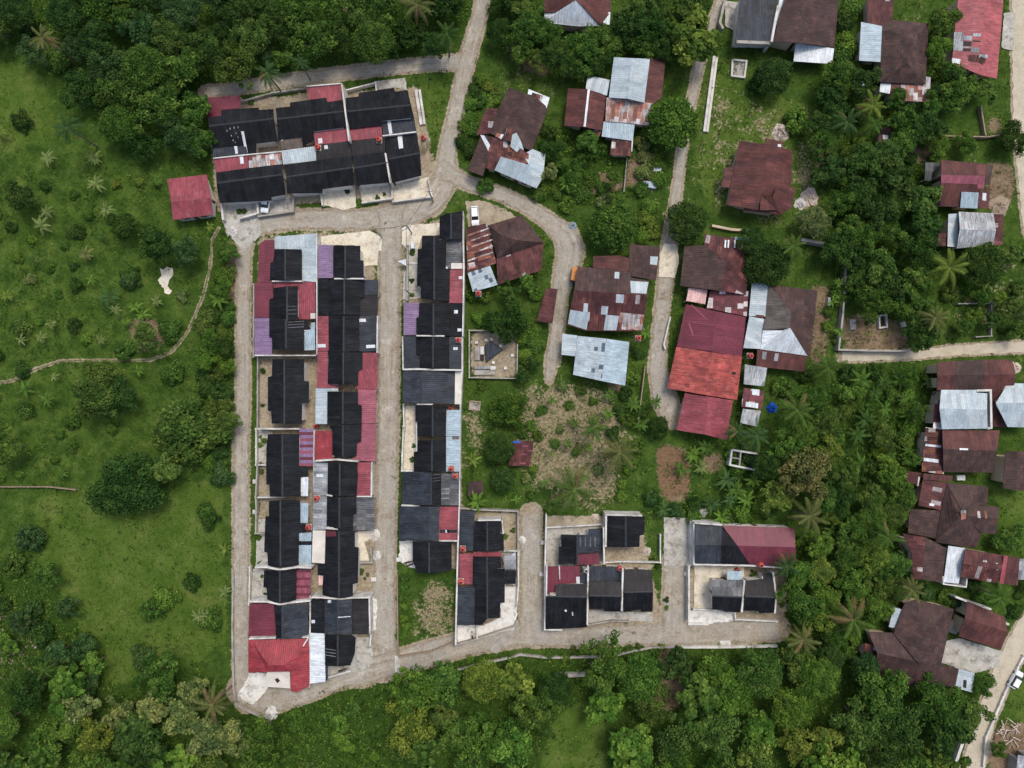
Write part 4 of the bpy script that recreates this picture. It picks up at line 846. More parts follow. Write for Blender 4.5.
h.shed([(942, 440), (1002, 450), (992, 592), (918, 582)], 'maroon', 3.6, .05, 0); h.shed([(1000, 455), (1060, 455), (1060, 565), (990, 560)], 'grey', 3.5, .05, 0)
for k in range(3): h.patch([(815, 460 + 38 * k), (892, 474 + 36 * k), (890, 482 + 36 * k), (812, 470 + 38 * k)], 'rusty', 'roof_patch')
h.done()
h = vil(RX, 'large dark brown hip roofed house with left wing and porch, beside the lower right road', 'the large brown hip by the lower right road')
h.poly3([(560, 82, 3.3), (508, 312, 3.3), (430, 382, 3.3), (402, 310, 5.4), (442, 158, 5.6)], 'brown'); h.poly3([(345, 64, 3.3), (395, 40, 3.4), (560, 82, 3.3), (442, 158, 5.6)], 'brown'); h.poly3([(345, 64, 3.3), (442, 158, 5.6), (402, 310, 5.4), (300, 190, 3.6)], 'brown')
h.poly3([(190, 180, 3.3), (300, 185, 3.4), (402, 310, 5.0), (230, 272, 4.6)], 'brown'); h.poly3([(230, 272, 4.6), (402, 310, 5.2), (432, 384, 3.4), (400, 424, 3.1), (218, 360, 3.1)], 'brown')
h.shed([(340, 85), (322, 166), (280, 160), (300, 74)], 'silver', 3.1, .05, 0); h.shed([(228, 240), (220, 292), (205, 360), (185, 310), (170, 285), (178, 230)], 'rustmar', 3.0, .06, 0); h.patch([(214, 244), (226, 246), (224, 262), (212, 260)], 'silver', 'roof_patch')
h.shed([(490, 318), (582, 340), (566, 422), (436, 396)], 'brown', 3.0, .06, 0, 'porch_roof', False); h.shed([(582, 340), (650, 360), (640, 442), (566, 422)], 'silver', 2.8, .05, 3, 'porch_roof', False); h.patch([(602, 388), (616, 390), (614, 424), (600, 420)], 'dark', 'roof_patch'); h.done()
h = vil(RX, 'plain maroon gable roof with white wall edge at the bend of the lower right road', 'the plain maroon gable at the road bend')
h.ridge(608, 122, 792, 182, 4.6, .3); h.side([(608, 122), (792, 182), (782, 118), (620, 48)], 'maroon'); h.side([(608, 122), (792, 182), (764, 258), (580, 200)], 'maroon'); h.pw([(568, 30), (640, 58), (722, 84)], 3.0, th=.3); h.pw([(772, 140), (800, 150)], 3.0, th=.4); h.done()
h = House('shed', FULL, 'small crimson roof peeping in at the bottom right corner', None, None, 'shed', 'block')
h.shed([(1026, 752), (1040, 752), (1040, 790), (1022, 790)], 'crimson', 2.8, .05, 0, 'roof'); h.shed([(1018, 755), (1025, 756), (1021, 790), (1014, 790)], 'grey', 2.7, .05, 0, 'roof'); h.done()
h = House('farm_shack', RN, 'dark red brown plank roofed shack with a blue tarpaulin corner in the dry garden', 'the plank roofed shack', None, 'shack', 'wood')
h.shed([(312, 345), (398, 345), (385, 450), (292, 452)], 'rustmar', 2.4, .08, 0, 'roof'); h.patch([(312, 346), (345, 346), (344, 354), (311, 354)], 'blue', 'tarpaulin')
for x, y in ((350, 365), (372, 385), (345, 400), (340, 438)): h.patch([(x, y), (x + 26, y), (x + 25, y + 5), (x, y + 5)], 'rose', 'roof_patch')
h.done()
h = House('chicken_coop', RN, 'small dark brown lean roof over a coop left of the dry garden', None, None, 'coop', 'wood'); h.shed([(122, 520), (182, 515), (190, 575), (118, 580)], 'brown', 1.9, .08, 0, 'roof'); h.done()
h = House('chicken_coop', RS, 'small dark sheet roof coop with one white sheet under the right hand trees', None, None, 'coop', 'wood'); h.shed([(285, 655), (355, 650), (345, 735), (275, 738)], 'brown', 2.0, .08, 0, 'roof'); h.patch([(300, 690), (330, 692), (328, 714), (302, 712)], 'white', 'roof_patch'); h.done()
# ================================================================== GROUND MASKS
def mapq(R, pts): return [R(x, y) for x, y in pts]
ROADS = [  # name, centre line (x, y, width) in photo pixels
 ('road', [(205, 92, 11), (240, 88, 11), (300, 79, 12), (380, 69, 12), (430, 64, 13), (462, 62, 16)]),
 ('road', [(484, -20, 13), (480, 15, 13), (471, 45, 16), (464, 75, 15), (455, 115, 14), (447, 150, 16), (446, 180, 24), (432, 203, 24), (400, 216, 24), (360, 220, 19), (300, 219, 19), (262, 223, 20), (240, 228, 18)]),
 ('road', [(444, 172, 16), (470, 184, 13), (500, 194, 13), (530, 208, 14), (550, 222, 16), (566, 236, 24), (571, 252, 27), (566, 270, 24), (560, 292, 15), (557, 330, 13), (553, 362, 12)]),
 ('road', [(247, 222, 17), (244, 260, 13), (243, 320, 13), (243, 400, 14), (241, 460, 15), (241, 540, 15), (241, 610, 15), (242, 670, 17), (247, 700, 24)]),
 ('road', [(391, 212, 26), (390, 260, 21), (389, 340, 20), (388, 420, 20), (386, 500, 20), (384, 580, 21), (384, 640, 24), (384, 668, 26)]),
 ('road', [(243, 690, 30), (268, 702, 26), (300, 694, 20), (340, 679, 19), (380, 667, 24), (420, 656, 25), (470, 642, 25), (520, 634, 24), (580, 637, 19), (640, 634, 20), (700, 634, 22), (750, 630, 24), (778, 629, 22)]),
 ('road', [(531, 514, 20), (531, 560, 21), (532, 600, 22), (534, 632, 30)]),
 ('road', [(676, 560, 24), (676, 590, 25), (677, 632, 30)]),
 ('path', [(728, -20, 8), (710, 30, 9), (700, 60, 9), (692, 100, 8), (685, 130, 8), (681, 160, 9), (677, 190, 9), (672, 225, 12), (668, 255, 16), (664, 290, 14), (660, 330, 14), (657, 370, 16), (665, 400, 24), (672, 418, 20)]),
 ('road', [(842, 357, 9), (880, 356, 9), (920, 354, 9), (960, 350, 10), (1040, 346, 11)]),
 ('road', [(1018, -20, 13), (1019, 60, 14), (1021, 120, 16), (1024, 160, 16), (1031, 230, 16)]),
 ('road', [(1052, 590, 22), (1022, 638, 24), (1000, 680, 22), (985, 720, 20), (972, 770, 22), (966, 800, 22)]),
  ('path', [(-20, 384, 1.9), (12, 381, 1.7), (36, 369, 1.7), (60, 361, 1.6), (100, 360, 1.4), (150, 360.5, 1.5), (172, 352, 1.6), (188, 332, 1.5), (203, 296, 1.5), (210, 268, 1.5), (212, 240, 1.5), (219, 228, 1.7)]),
 ('path', [(553, 352, 12), (551, 366, 11), (549, 380, 7)]),
]
# concrete yards: polygon, tone
PAVE = [
 (mapq(RB, [(500, 85), (770, 55), (830, 92), (828, 158), (812, 160), (806, 232), (700, 235), (690, 130), (500, 128)]), 'cream'),
 (mapq(RA, [(122, 560), (200, 560), (275, 560), (410, 540), (412, 612), (275, 630), (205, 640), (135, 642)]), 'grey'),
 (mapq(RA, [(530, 520), (660, 500), (665, 590), (612, 600), (535, 580)]), 'cream'),
 (mapq(RA, [(675, 505), (800, 490), (808, 552), (690, 570)]), 'cream'), (mapq(RA, [(806, 505), (950, 470), (968, 545), (812, 565)]), 'cream'),
 (mapq(RA, [(742, 85), (862, 72), (868, 122), (815, 110), (745, 122)]), 'grey'), (mapq(RA, [(130, 645), (280, 610), (285, 700), (215, 770), (150, 690)]), 'grey'),
 (mapq(RC, [(192, 455), (270, 470), (245, 600), (232, 640), (188, 640)]), 'grey'), (mapq(RD, [(188, 300), (250, 300), (244, 545), (185, 545)]), 'grey'), (mapq(RD, [(170, 555), (240, 560), (240, 720), (160, 720)]), 'grey'),
 (mapq(RE, [(150, 525), (262, 525), (240, 620), (160, 690), (90, 640), (140, 560)]), 'pale'),
 (mapq(RE, [(640, 340), (765, 345), (785, 390), (782, 490), (690, 525), (555, 550), (548, 480)]), 'grey'),
 (mapq(RE, [(782, 140), (806, 150), (800, 300), (780, 310)]), 'pale'), (mapq(RD, [(690, 365), (790, 360), (818, 385), (740, 420), (770, 525), (700, 525)]), 'cream'),
 (mapq(RF, [(205, 190), (260, 160), (445, 150), (445, 225), (335, 230), (310, 315), (240, 320), (205, 280)]), 'cream'), (mapq(RF, [(240, 322), (330, 315), (325, 630), (210, 640), (215, 460), (240, 440)]), 'grey'),
 (mapq(RH, [(215, -92), (295, -92), (310, 30), (305, 200), (280, 330), (204, 330), (215, 100)]), 'cream'), (mapq(RI, [(152, 208), (220, 208), (235, 350), (215, 345), (150, 310)]), 'pale'),
 (mapq(RI, [(690, 440), (757, 440), (752, 625), (740, 660), (548, 712), (442, 742), (446, 640), (580, 640), (670, 600), (668, 520)]), 'pale'), (mapq(RI, [(540, 60), (758, 62), (752, 262), (672, 262), (660, 108), (545, 108)]), 'sand'), (mapq(RI, [(675, 262), (770, 255), (765, 345), (760, 435), (690, 435)]), 'grey'),
 (mapq(RJ, [(84, 140), (370, 125), (378, 330), (84, 335)]), 'grey'), (mapq(RJ, [(84, 82), (370, 80), (376, 128), (84, 138)]), 'sand'),
 (mapq(RJ, [(300, 560), (480, 570), (628, 575), (625, 620), (480, 618), (300, 635)]), 'grey'), (mapq(RK, [(70, 88), (200, 90), (193, 336), (70, 336)]), 'grey'),
 (mapq(RK, [(226, 333), (480, 340), (480, 410), (320, 412), (320, 560), (224, 560)]), 'cream'), (mapq(RK, [(200, 562), (380, 560), (440, 580), (435, 615), (300, 632), (195, 640)]), 'pale'),
 (mapq(RX, [(505, 225), (580, 205), (770, 265), (745, 330), (640, 360), (500, 310)]), 'grey'), (mapq(RM, [(110, 5), (190, 5), (280, 40), (330, 75), (210, 110), (120, 118)]), 'sand'),
 (mapq(RO, [(205, 110), (262, 115), (275, 190), (255, 270), (178, 265), (185, 160)]), 'cream'),
 (mapq(RS, [(918, 70), (972, 60), (968, 260), (905, 250)]), 'grey'), 
 (mapq(RQ, [(388, 8), (460, 12), (440, 150), (388, 120)]), 'grey'),
]
GX = np.concatenate([np.array([-2600, -1500, -900, -560, -380]), np.arange(-300, -60, 20), np.arange(-60, 1085, 2.8), np.arange(1090, 1330, 20), np.array([1400, 1600, 1950, 2550, 3700])])
GY = np.concatenate([np.array([-2600, -1500, -900, -560, -380]), np.arange(-300, -60, 20), np.arange(-60, 829, 2.8), np.arange(834, 1080, 20), np.array([1150, 1350, 1700, 2300, 3400])])
XX, YY = np.meshgrid(GX, GY)
def pmask(poly):
    c = np.zeros(XX.shape, bool); j = len(poly) - 1
    for i in range(len(poly)):
        xi, yi = poly[i]; xj, yj = poly[j]
        if yi != yj: c ^= ((yi > YY) != (yj > YY)) & (XX < (xj - xi) * (YY - yi) / (yj - yi) + xi)
        j = i
    return c
def blur(m, k):
    m = m.astype(np.float64)
    for _ in range(2):
        for ax in (0, 1):
            c = np.cumsum(np.pad(m, [(k + 1, k) if a == ax else (0, 0) for a in (0, 1)], mode='edge'), axis=ax)
            m = (np.take(c, range(2 * k + 1, c.shape[ax]), axis=ax) - np.take(c, range(0, c.shape[ax] - 2 * k - 1), axis=ax)) / (2 * k + 1)
    return m
def lmask(pts, grow):
    out = np.zeros(XX.shape)
    for (x0, y0, w0), (x1, y1, w1) in zip(pts, pts[1:]):
        dx, dy = x1 - x0, y1 - y0; t = np.clip(((XX - x0) * dx + (YY - y0) * dy) / (dx * dx + dy * dy), 0, 1)
        d = np.hypot(XX - x0 - t * dx, YY - y0 - t * dy) - (w0 + (w1 - w0) * t) / 2
        out = np.maximum(out, np.clip(1 - d / grow, 0, 1))
    return out
def union(polys, k):
    m = np.zeros(XX.shape, bool)
    for p in polys: m |= pmask(p)
    return blur(m, k)
TOPWOOD = [(-60, -60), (478, -60), (474, 18), (452, 46), (380, 60), (300, 68), (205, 86), (203, 112), (165, 152), (120, 148), (96, 112), (40, 62), (0, 34), (-60, 30)]
BOTWOOD = [(-60, 690), (60, 676), (110, 690), (185, 668), (230, 688), (250, 716), (300, 708), (352, 688), (400, 672), (470, 660), (560, 660), (600, 660), (690, 654), (790, 652), (850, 664), (905, 694), (960, 690), (975, 740), (955, 830), (-60, 830)]
RIGHTBAND = [(795, 362), (842, 366), (925, 365), (932, 400), (920, 480), (903, 540), (913, 600), (880, 612), (866, 650), (830, 668), (785, 660), (778, 600), (800, 560), (798, 520), (760, 510), (764, 450), (800, 400)]
RIGHTTOP = [(828, 60), (862, 70), (880, 118), (918, 112), (932, 130), (936, 240), (925, 290), (930, 345), (860, 300), (838, 262), (836, 210), (818, 170)]
LOWLEFT = [(-60, 560), (38, 560), (88, 640), (104, 684), (-60, 690)]
HEDGE = [(214, 236), (232, 245), (236, 310), (232, 400), (234, 480), (208, 478), (204, 420), (200, 335), (212, 285)]
TOPMID = [(484, -60), (545, -60), (540, 22), (620, 24), (690, -60), (724, -60), (712, 40), (660, 62), (605, 62), (560, 72), (500, 45), (486, 20)]
GARDEN = [(540, 126), (562, 132), (610, 150), (620, 158), (634, 190), (612, 205), (560, 206), (530, 195), (548, 170)]
MIDGAP = [(690, 430), (760, 430), (770, 520), (735, 528), (690, 524), (640, 512), (640, 470), (665, 505), (722, 500), (730, 440)]
MEADOW = [(-60, 130), (100, 130), (170, 160), (215, 225), (205, 330), (200, 480), (60, 480), (-60, 490)]
WOODS = [TOPWOOD, BOTWOOD, RIGHTBAND, RIGHTTOP, LOWLEFT, TOPMID]
GLADE = [(532, 800), (548, 728), (566, 706), (596, 696), (606, 712), (608, 800)]
PLOT = [(843, 296), (905, 312), (916, 354), (842, 354)]
VINES = [(264, 716), (330, 704), (372, 690), (404, 700), (400, 800), (264, 800)]
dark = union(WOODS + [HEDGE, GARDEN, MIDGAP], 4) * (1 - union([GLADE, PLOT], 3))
bright = union([[(30, 495), (120, 490), (225, 480), (226, 640), (190, 668), (110, 688), (85, 640), (40, 565)], [(690, 100), (735, 85), (830, 110), (838, 230), (760, 225), (700, 200)],
                [(-60, 40), (40, 70), (60, 140), (-60, 170)], GLADE, [(505, 70), (560, 80), (560, 92), (515, 90)], [(415, 85), (450, 78), (446, 120), (424, 160), (420, 110)],
                [(990, 480), (1060, 440), (1060, 590), (1005, 540)], [(1010, 690), (1060, 660), (1060, 730), (1008, 720)], [(690, 60), (700, 130), (740, 130), (735, 70)]], 3)
bright = np.maximum(bright, .45 * union([MEADOW], 6))
dry = union([mapq(RN, [(330, 120), (520, 90), (700, 110), (800, 200), (810, 300), (790, 420), (780, 640), (640, 640), (400, 560), (330, 470), (330, 330)]), mapq(RN, [(95, 180), (180, 150), (210, 300), (190, 420), (110, 470), (95, 560)])], 5) * .95
dry = np.maximum(dry, .5 * union([[(480, 60), (560, 80), (555, 110), (500, 96)], [(640, 200), (690, 130), (684, 215), (660, 250)], [(905, 0), (940, 0), (930, 100), (915, 110)], [(930, 150), (1015, 160), (1010, 220), (935, 160)], [(-60, 600), (40, 610), (52, 660), (30, 690), (-60, 690)], [(690, 60), (735, 85), (830, 110), (838, 230), (760, 235), (700, 205)], [(940, 285), (1030, 240), (1030, 335), (960, 345)]], 5)); dry = np.maximum(dry, .85 * union([[(412, 590), (455, 572), (457, 636), (416, 645)]], 3)); dry = np.maximum(dry, .6 * union([mapq(RJ, [(390, 240), (665, 180), (670, 320), (390, 320)]), mapq(RJ, [(628, 330), (700, 320), (715, 600), (628, 620)]), [(720, 120), (760, 110), (800, 150), (780, 180), (815, 130), (830, 220)], [(500, 72), (560, 78), (560, 95), (530, 90)]], 3))
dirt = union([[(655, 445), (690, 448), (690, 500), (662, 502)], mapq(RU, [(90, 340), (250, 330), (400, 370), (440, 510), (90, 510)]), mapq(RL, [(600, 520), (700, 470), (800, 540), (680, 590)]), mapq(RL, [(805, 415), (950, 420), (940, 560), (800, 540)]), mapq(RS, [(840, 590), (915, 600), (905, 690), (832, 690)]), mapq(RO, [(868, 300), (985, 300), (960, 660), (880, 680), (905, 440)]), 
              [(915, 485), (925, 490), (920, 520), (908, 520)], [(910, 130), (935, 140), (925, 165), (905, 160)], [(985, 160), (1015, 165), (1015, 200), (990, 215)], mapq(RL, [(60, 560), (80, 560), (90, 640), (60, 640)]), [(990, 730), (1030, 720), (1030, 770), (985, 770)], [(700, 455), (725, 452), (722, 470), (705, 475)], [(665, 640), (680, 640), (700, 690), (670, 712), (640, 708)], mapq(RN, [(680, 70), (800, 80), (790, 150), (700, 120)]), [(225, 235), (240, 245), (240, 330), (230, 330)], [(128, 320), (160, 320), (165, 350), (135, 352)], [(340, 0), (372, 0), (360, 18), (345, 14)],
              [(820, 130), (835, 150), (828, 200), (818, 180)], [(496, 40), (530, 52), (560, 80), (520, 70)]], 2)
orange = union([[(662, 448), (690, 452), (688, 496), (664, 498)], mapq(RP, [(180, 340), (265, 360), (260, 560), (190, 600)]), mapq(RN, [(930, 350), (1010, 390), (1000, 580), (940, 600)])], 2)
gravel = np.zeros(XX.shape)
for nm, pts in ROADS: gravel = np.maximum(gravel, lmask(pts, 4.5 if pts[0][2] > 5 else 2))
lots = union([mapq(RG, [(640, 135), (940, 135), (940, 435), (640, 435)]), [(258, 235), (375, 232), (378, 690), (258, 690)], [(404, 225), (464, 215), (462, 568), (404, 568)], [(208, 100), (420, 85), (440, 190), (215, 215)], [(545, 515), (640, 515), (665, 625), (545, 640)], [(690, 525), (790, 540), (785, 625), (690, 625)], [(460, 510), (520, 512), (518, 640), (456, 645)]], 1)
gravel = np.maximum(gravel, lots * .85)
nx, ny = len(GX), len(GY)
gv = np.stack([(XX - 512) * S, (384 - YY) * S, np.zeros_like(XX)], -1).reshape(-1, 3)
idx = np.arange(nx * ny).reshape(ny, nx)
gf = np.stack([idx[1:, :-1], idx[1:, 1:], idx[:-1, 1:], idx[:-1, :-1]], -1).reshape(-1, 4)
me = bpy.data.meshes.new('ground'); me.vertices.add(len(gv)); me.vertices.foreach_set('co', gv.ravel())
me.loops.add(gf.size); me.loops.foreach_set('vertex_index', gf.ravel().astype(np.int32)); me.polygons.add(len(gf))
me.polygons.foreach_set('loop_start', np.arange(0, gf.size, 4, dtype=np.int32)); me.update(calc_edges=True)
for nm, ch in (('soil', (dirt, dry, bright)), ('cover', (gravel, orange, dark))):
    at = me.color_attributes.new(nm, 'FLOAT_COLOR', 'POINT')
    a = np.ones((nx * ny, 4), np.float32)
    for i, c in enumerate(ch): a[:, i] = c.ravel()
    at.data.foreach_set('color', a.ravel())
ground = bpy.data.objects.new('ground', me); COL.objects.link(ground); tag(ground, kind='structure')
t = NT('meadow_ground'); pos = t.pos()
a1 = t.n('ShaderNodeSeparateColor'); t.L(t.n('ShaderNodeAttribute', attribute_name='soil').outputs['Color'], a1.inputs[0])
a2 = t.n('ShaderNodeSeparateColor'); t.L(t.n('ShaderNodeAttribute', attribute_name='cover').outputs['Color'], a2.inputs[0])
nA = t.noise(pos, .06, 5, .6); nB = t.noise(pos, .35, 6, .65); nC = t.noise(pos, 1.8, 5, .7); nD = t.noise(pos, 7, 3, .7)
nE = t.noise(t.vmath('ADD', pos, (40., 13., 0.)), .22, 6, .65)
gmix = t.math('ADD', t.math('MULTIPLY', nB, .45), t.math('ADD', t.math('MULTIPLY', nC, .3), t.math('MULTIPLY', nD, .25)))
grass = t.ramp(gmix, [(.36, (.014, .032, .006, 1)), (.45, (.029, .058, .010, 1)), (.54, (.050, .087, .016, 1)), (.63, (.100, .128, .032, 1))])
lightg = t.ramp(t.math('ADD', t.math('MULTIPLY', nE, .45), t.math('ADD', t.math('MULTIPLY', nC, .3), t.math('MULTIPLY', nD, .25))), [(.36, (.026, .055, .008, 1)), (.47, (.050, .088, .014, 1)), (.56, (.080, .117, .024, 1)), (.66, (.14, .138, .046, 1))])
def msk(m, n, lo=.38, hi=.62, k=.9): return t.smooth(t.math('ADD', m, t.math('MULTIPLY', t.math('SUBTRACT', n, .5), k)), lo, hi)
c = t.mix(msk(a1.outputs[2], nB), grass, lightg)
bare = t.smooth(t.math('ADD', t.math('MULTIPLY', nE, .7), t.math('MULTIPLY', nC, .3)), .6, .72, 0, .6)
c = t.mix(bare, c, (.12, .10, .045, 1))
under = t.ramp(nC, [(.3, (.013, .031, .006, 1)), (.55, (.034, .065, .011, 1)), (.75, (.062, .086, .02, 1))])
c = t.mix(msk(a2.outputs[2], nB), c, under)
straw = t.ramp(t.math('ADD', t.math('MULTIPLY', nC, .6), t.math('MULTIPLY', nD, .4)), [(.36, (.060, .068, .024, 1)), (.45, (.135, .12, .058, 1)), (.54, (.235, .195, .12, 1)), (.63, (.36, .295, .205, 1))])
c = t.mix(msk(t.math('MULTIPLY', a1.outputs[1], .76), t.math('ADD', t.math('MULTIPLY', nB, .45), t.math('ADD', t.math('MULTIPLY', nC, .4), t.math('MULTIPLY', nD, .15))), .42, .58, 3.2), c, straw)
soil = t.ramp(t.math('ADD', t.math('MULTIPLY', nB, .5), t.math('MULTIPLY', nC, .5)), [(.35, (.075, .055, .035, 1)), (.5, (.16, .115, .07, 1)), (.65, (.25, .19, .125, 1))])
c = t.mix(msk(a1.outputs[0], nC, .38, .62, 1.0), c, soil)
osoil = t.ramp(nC, [(.3, (.10, .062, .034, 1)), (.7, (.2, .125, .075, 1))])
c = t.mix(msk(a2.outputs[1], nC, .38, .62, 1.0), c, osoil)
grv = t.ramp(t.math('ADD', t.math('MULTIPLY', nB, .4), t.math('MULTIPLY', nC, .6)), [(.3, (.12, .09, .055, 1)), (.45, (.22, .175, .115, 1)), (.6, (.33, .285, .21, 1)), (.75, (.42, .38, .3, 1))])
c = t.mix(msk(a2.outputs[0], t.math('ADD', t.math('MULTIPLY', nB, .5), t.math('MULTIPLY', nC, .5)), .45, .62, 1.6), c, grv)
hh = t.math('ADD', nC, t.math('MULTIPLY', nD, .5))
t.bsdf(c, .95, .0, hh, .5, .12); me.materials.append(t.m)

# ------------------------------------------------------------------ road and yard surfaces
t = NT('rough_concrete_road'); pos = t.pos(); uv = t.n('ShaderNodeUVMap').outputs[0]
sp = t.n('ShaderNodeSeparateXYZ'); t.L(uv, sp.inputs[0])
nA = t.noise(pos, .12, 4, .6); nB = t.noise(pos, .5, 6, .65); nC = t.noise(pos, 2.2, 5, .7)
sv = t.n('ShaderNodeCombineXYZ'); t.L(t.math('MULTIPLY', sp.outputs[0], 7.0), sv.inputs[0]); t.L(t.math('MULTIPLY', sp.outputs[1], .12), sv.inputs[1])
tr = t.noise(sv.outputs[0], 1.0, 4, .6)
c = t.ramp(t.math('ADD', t.math('ADD', t.math('MULTIPLY', nB, .5), t.math('MULTIPLY', nC, .4)), t.math('MULTIPLY', tr, .1)), [(.34, (.165, .138, .10, 1)), (.45, (.245, .215, .167, 1)), (.55, (.315, .286, .232, 1)), (.68, (.41, .382, .325, 1))])
c = t.mix(t.smooth(nA, .45, .6, 0, .7), c, t.ramp(nC, [(.3, (.22, .205, .175, 1)), (.7, (.35, .33, .285, 1))]))
c = t.mix(t.smooth(t.noise(t.vmath('ADD', pos, (9., 4., 0.)), .3, 7, .75), .56, .68, 0, .7), c, (.165, .108, .062, 1))
c = t.mix(t.smooth(t.noise(t.vmath('ADD', pos, (31., 4., 0.)), .25, 7, .75), .57, .66, 0, .6), c, (.48, .455, .39, 1))
nF = t.noise(pos, 6, 3, .75)
c = t.mix(t.smooth(nF, .6, .75, 0, .22), c, (.5, .46, .38, 1)); c = t.mix(t.smooth(nF, .42, .28, 0, .22), c, (.12, .1, .07, 1))
c = t.mix(t.math('MULTIPLY', t.smooth(tr, .5, .66, 0, .38), t.smooth(t.noise(pos, .09, 3), .4, .6)), c, (.43, .385, .3, 1)); c = t.mix(t.math('MULTIPLY', t.smooth(tr, .48, .34, 0, .36), t.smooth(t.noise(t.vmath('ADD', pos, (3., 71., 0.)), .09, 3), .4, .6)), c, (.165, .125, .078, 1))
edge = t.math('ABSOLUTE', t.math('SUBTRACT', sp.outputs[0], .5))
c = t.mix(t.smooth(t.math('ADD', edge, t.math('MULTIPLY', t.math('SUBTRACT', nB, .5), .6)), .36, .54, 0, .75), c, t.ramp(nC, [(.35, (.07, .065, .03, 1)), (.5, (.16, .125, .075, 1)), (.65, (.26, .22, .15, 1))]))
t.bsdf(c, .9, .15, nC, .35, .05); M['road'] = t.m
t = NT('pale_village_road'); pos = t.pos(); nB = t.noise(pos, .5, 5, .6); nC = t.noise(pos, 2.5, 5, .7)
c = t.ramp(t.math('ADD', t.math('MULTIPLY', nB, .5), t.math('MULTIPLY', nC, .5)), [(.3, (.27, .235, .165, 1)), (.5, (.40, .355, .265, 1)), (.7, (.48, .435, .335, 1))]); t.bsdf(c, .9, .15, nC, .3, .04); M['lane'] = t.m
t = NT('trodden_path'); pos = t.pos(); nC = t.noise(pos, 1.5, 5, .7)
c = t.ramp(nC, [(.35, (.06, .08, .025, 1)), (.5, (.13, .125, .06, 1)), (.66, (.22, .19, .11, 1))]); t.bsdf(c, .95, .1, nC, .3, .05); M['trail'] = t.m
def pave_mat(nm, lo, mid, hi, stain):
    t = NT(nm); pos = t.pos(); nB = t.noise(pos, .45, 6, .65); nC = t.noise(pos, 2.5, 5, .7)
    c = t.ramp(t.math('ADD', t.math('MULTIPLY', nB, .55), t.math('MULTIPLY', nC, .45)), [(.3, lo), (.5, mid), (.68, hi)])
    c = t.mix(t.smooth(t.noise(pos, .7, 7, .78), .5, .64, 0, .8), c, stain); c = t.mix(t.smooth(t.noise(pos, 5, 3, .75), .6, .72, 0, .4), c, stain); t.bsdf(c, .9, .15, nC, .25, .03); M['pave_' + nm.split('_')[0]] = t.m
pave_mat('cream_concrete', (.36, .31, .22, 1), (.55, .50, .39, 1), (.66, .62, .51, 1), (.30, .25, .17, 1))
pave_mat('grey_concrete', (.2, .185, .155, 1), (.36, .345, .3, 1), (.5, .485, .44, 1), (.15, .135, .1, 1))
pave_mat('pale_concrete', (.42, .4, .35, 1), (.58, .56, .51, 1), (.7, .68, .64, 1), (.27, .25, .2, 1))
pave_mat('sand_ground', (.2, .165, .11, 1), (.3, .25, .175, 1), (.4, .35, .26, 1), (.12, .11, .06, 1))
def jag(x, y, a): # smooth pseudo noise
    return a * (math.sin(x * .9 + y * 1.7) + math.sin(x * 2.3 - y * 1.1 + 2) * .6 + math.sin(x * 4.9 + y * 5.3) * .4) / 2
LAY = [0.012]
def layer(): LAY[0] += .004; return LAY[0]
for nm, pts in ROADS:
    z = layer(); W = []
    for (x0, y0, w0), (x1, y1, w1) in zip(pts, pts[1:]):
        L = math.hypot(x1 - x0, y1 - y0); k = max(2, int(L / 3))
        for i in range(k): f = i / k; W.append((x0 + (x1 - x0) * f, y0 + (y1 - y0) * f, w0 + (w1 - w0) * f))
    W.append(pts[-1])
    for _ in range(6): W = [W[0]] + [tuple((W[i - 1][c] + 2 * W[i][c] + W[i + 1][c]) / 4 for c in range(3)) for i in range(1, len(W) - 1)] + [W[-1]]
    V = []; F = []; UV = []; run = 0
    for i, (x, y, w) in enumerate(W):
        a = W[max(0, i - 1)]; b = W[min(len(W) - 1, i + 1)]; d = Vector((b[0] - a[0], b[1] - a[1], 0)).normalized(); nrm = Vector((-d.y, d.x, 0))
        wl = w / 2 + jag(x * .3, y * .3, min(1.2, w * .12)); wr = w / 2 + jag(x * .3 + 7, y * .3 + 3, min(1.2, w * .12))
        if i: run += math.hypot(x - W[i - 1][0], y - W[i - 1][1]) * S
        for o in (-wr, 0, wl): p = P(x + nrm.x * o, y + nrm.y * o, 0); p.z = z; V.append(p)
        UV.append(run)
    for i in range(len(W) - 1):
        for s_ in (0, 1): F.append([3 * i + s_, 3 * i + s_ + 1, 3 * i + 4 + s_, 3 * i + 3 + s_])
    uvs = [[((q % 3) / 2, UV[q // 3]) for q in f] for f in F]
    mt = M['trail'] if pts[0][2] < 5 else (M['lane'] if pts[0][0] > 800 else M['road'])
    o = mesh_obj(nm, V, F, mt, None, uvs); tag(o, kind='structure')
    if sum((F and [1])) and o.data.polygons[0].normal.z < 0: o.data.flip_normals()
for poly, tone in PAVE:
    z = layer(); pts = []
    for i in range(len(poly)):
        (x0, y0), (x1, y1) = poly[i], poly[(i + 1) % len(poly)]; k = max(1, int(math.hypot(x1 - x0, y1 - y0) / 2.5))
        for j in range(k):
            f = j / k; x, y = x0 + (x1 - x0) * f, y0 + (y1 - y0) * f; am = 1.1 if tone in ('pale', 'sand') else .5; p = P(x + jag(x * .5, y * .5, am), y + jag(x * .5 + 9, y * .5, am)); p.z = z; pts.append(p)
    if area2(pts) < 0: pts = pts[::-1]
    o = mesh_obj('pavement', pts, [list(range(len(pts)))], M['pave_' + tone]); tag(o, kind='structure')
z = layer(); c0 = (166, 278); sp_ = [(160, 268), (164, 270), (167, 267), (173, 268), (174, 275), (170, 280), (168, 286), (172, 291), (171, 294), (166, 294), (164, 288), (160, 284), (158, 280), (162, 276)]
pts = []
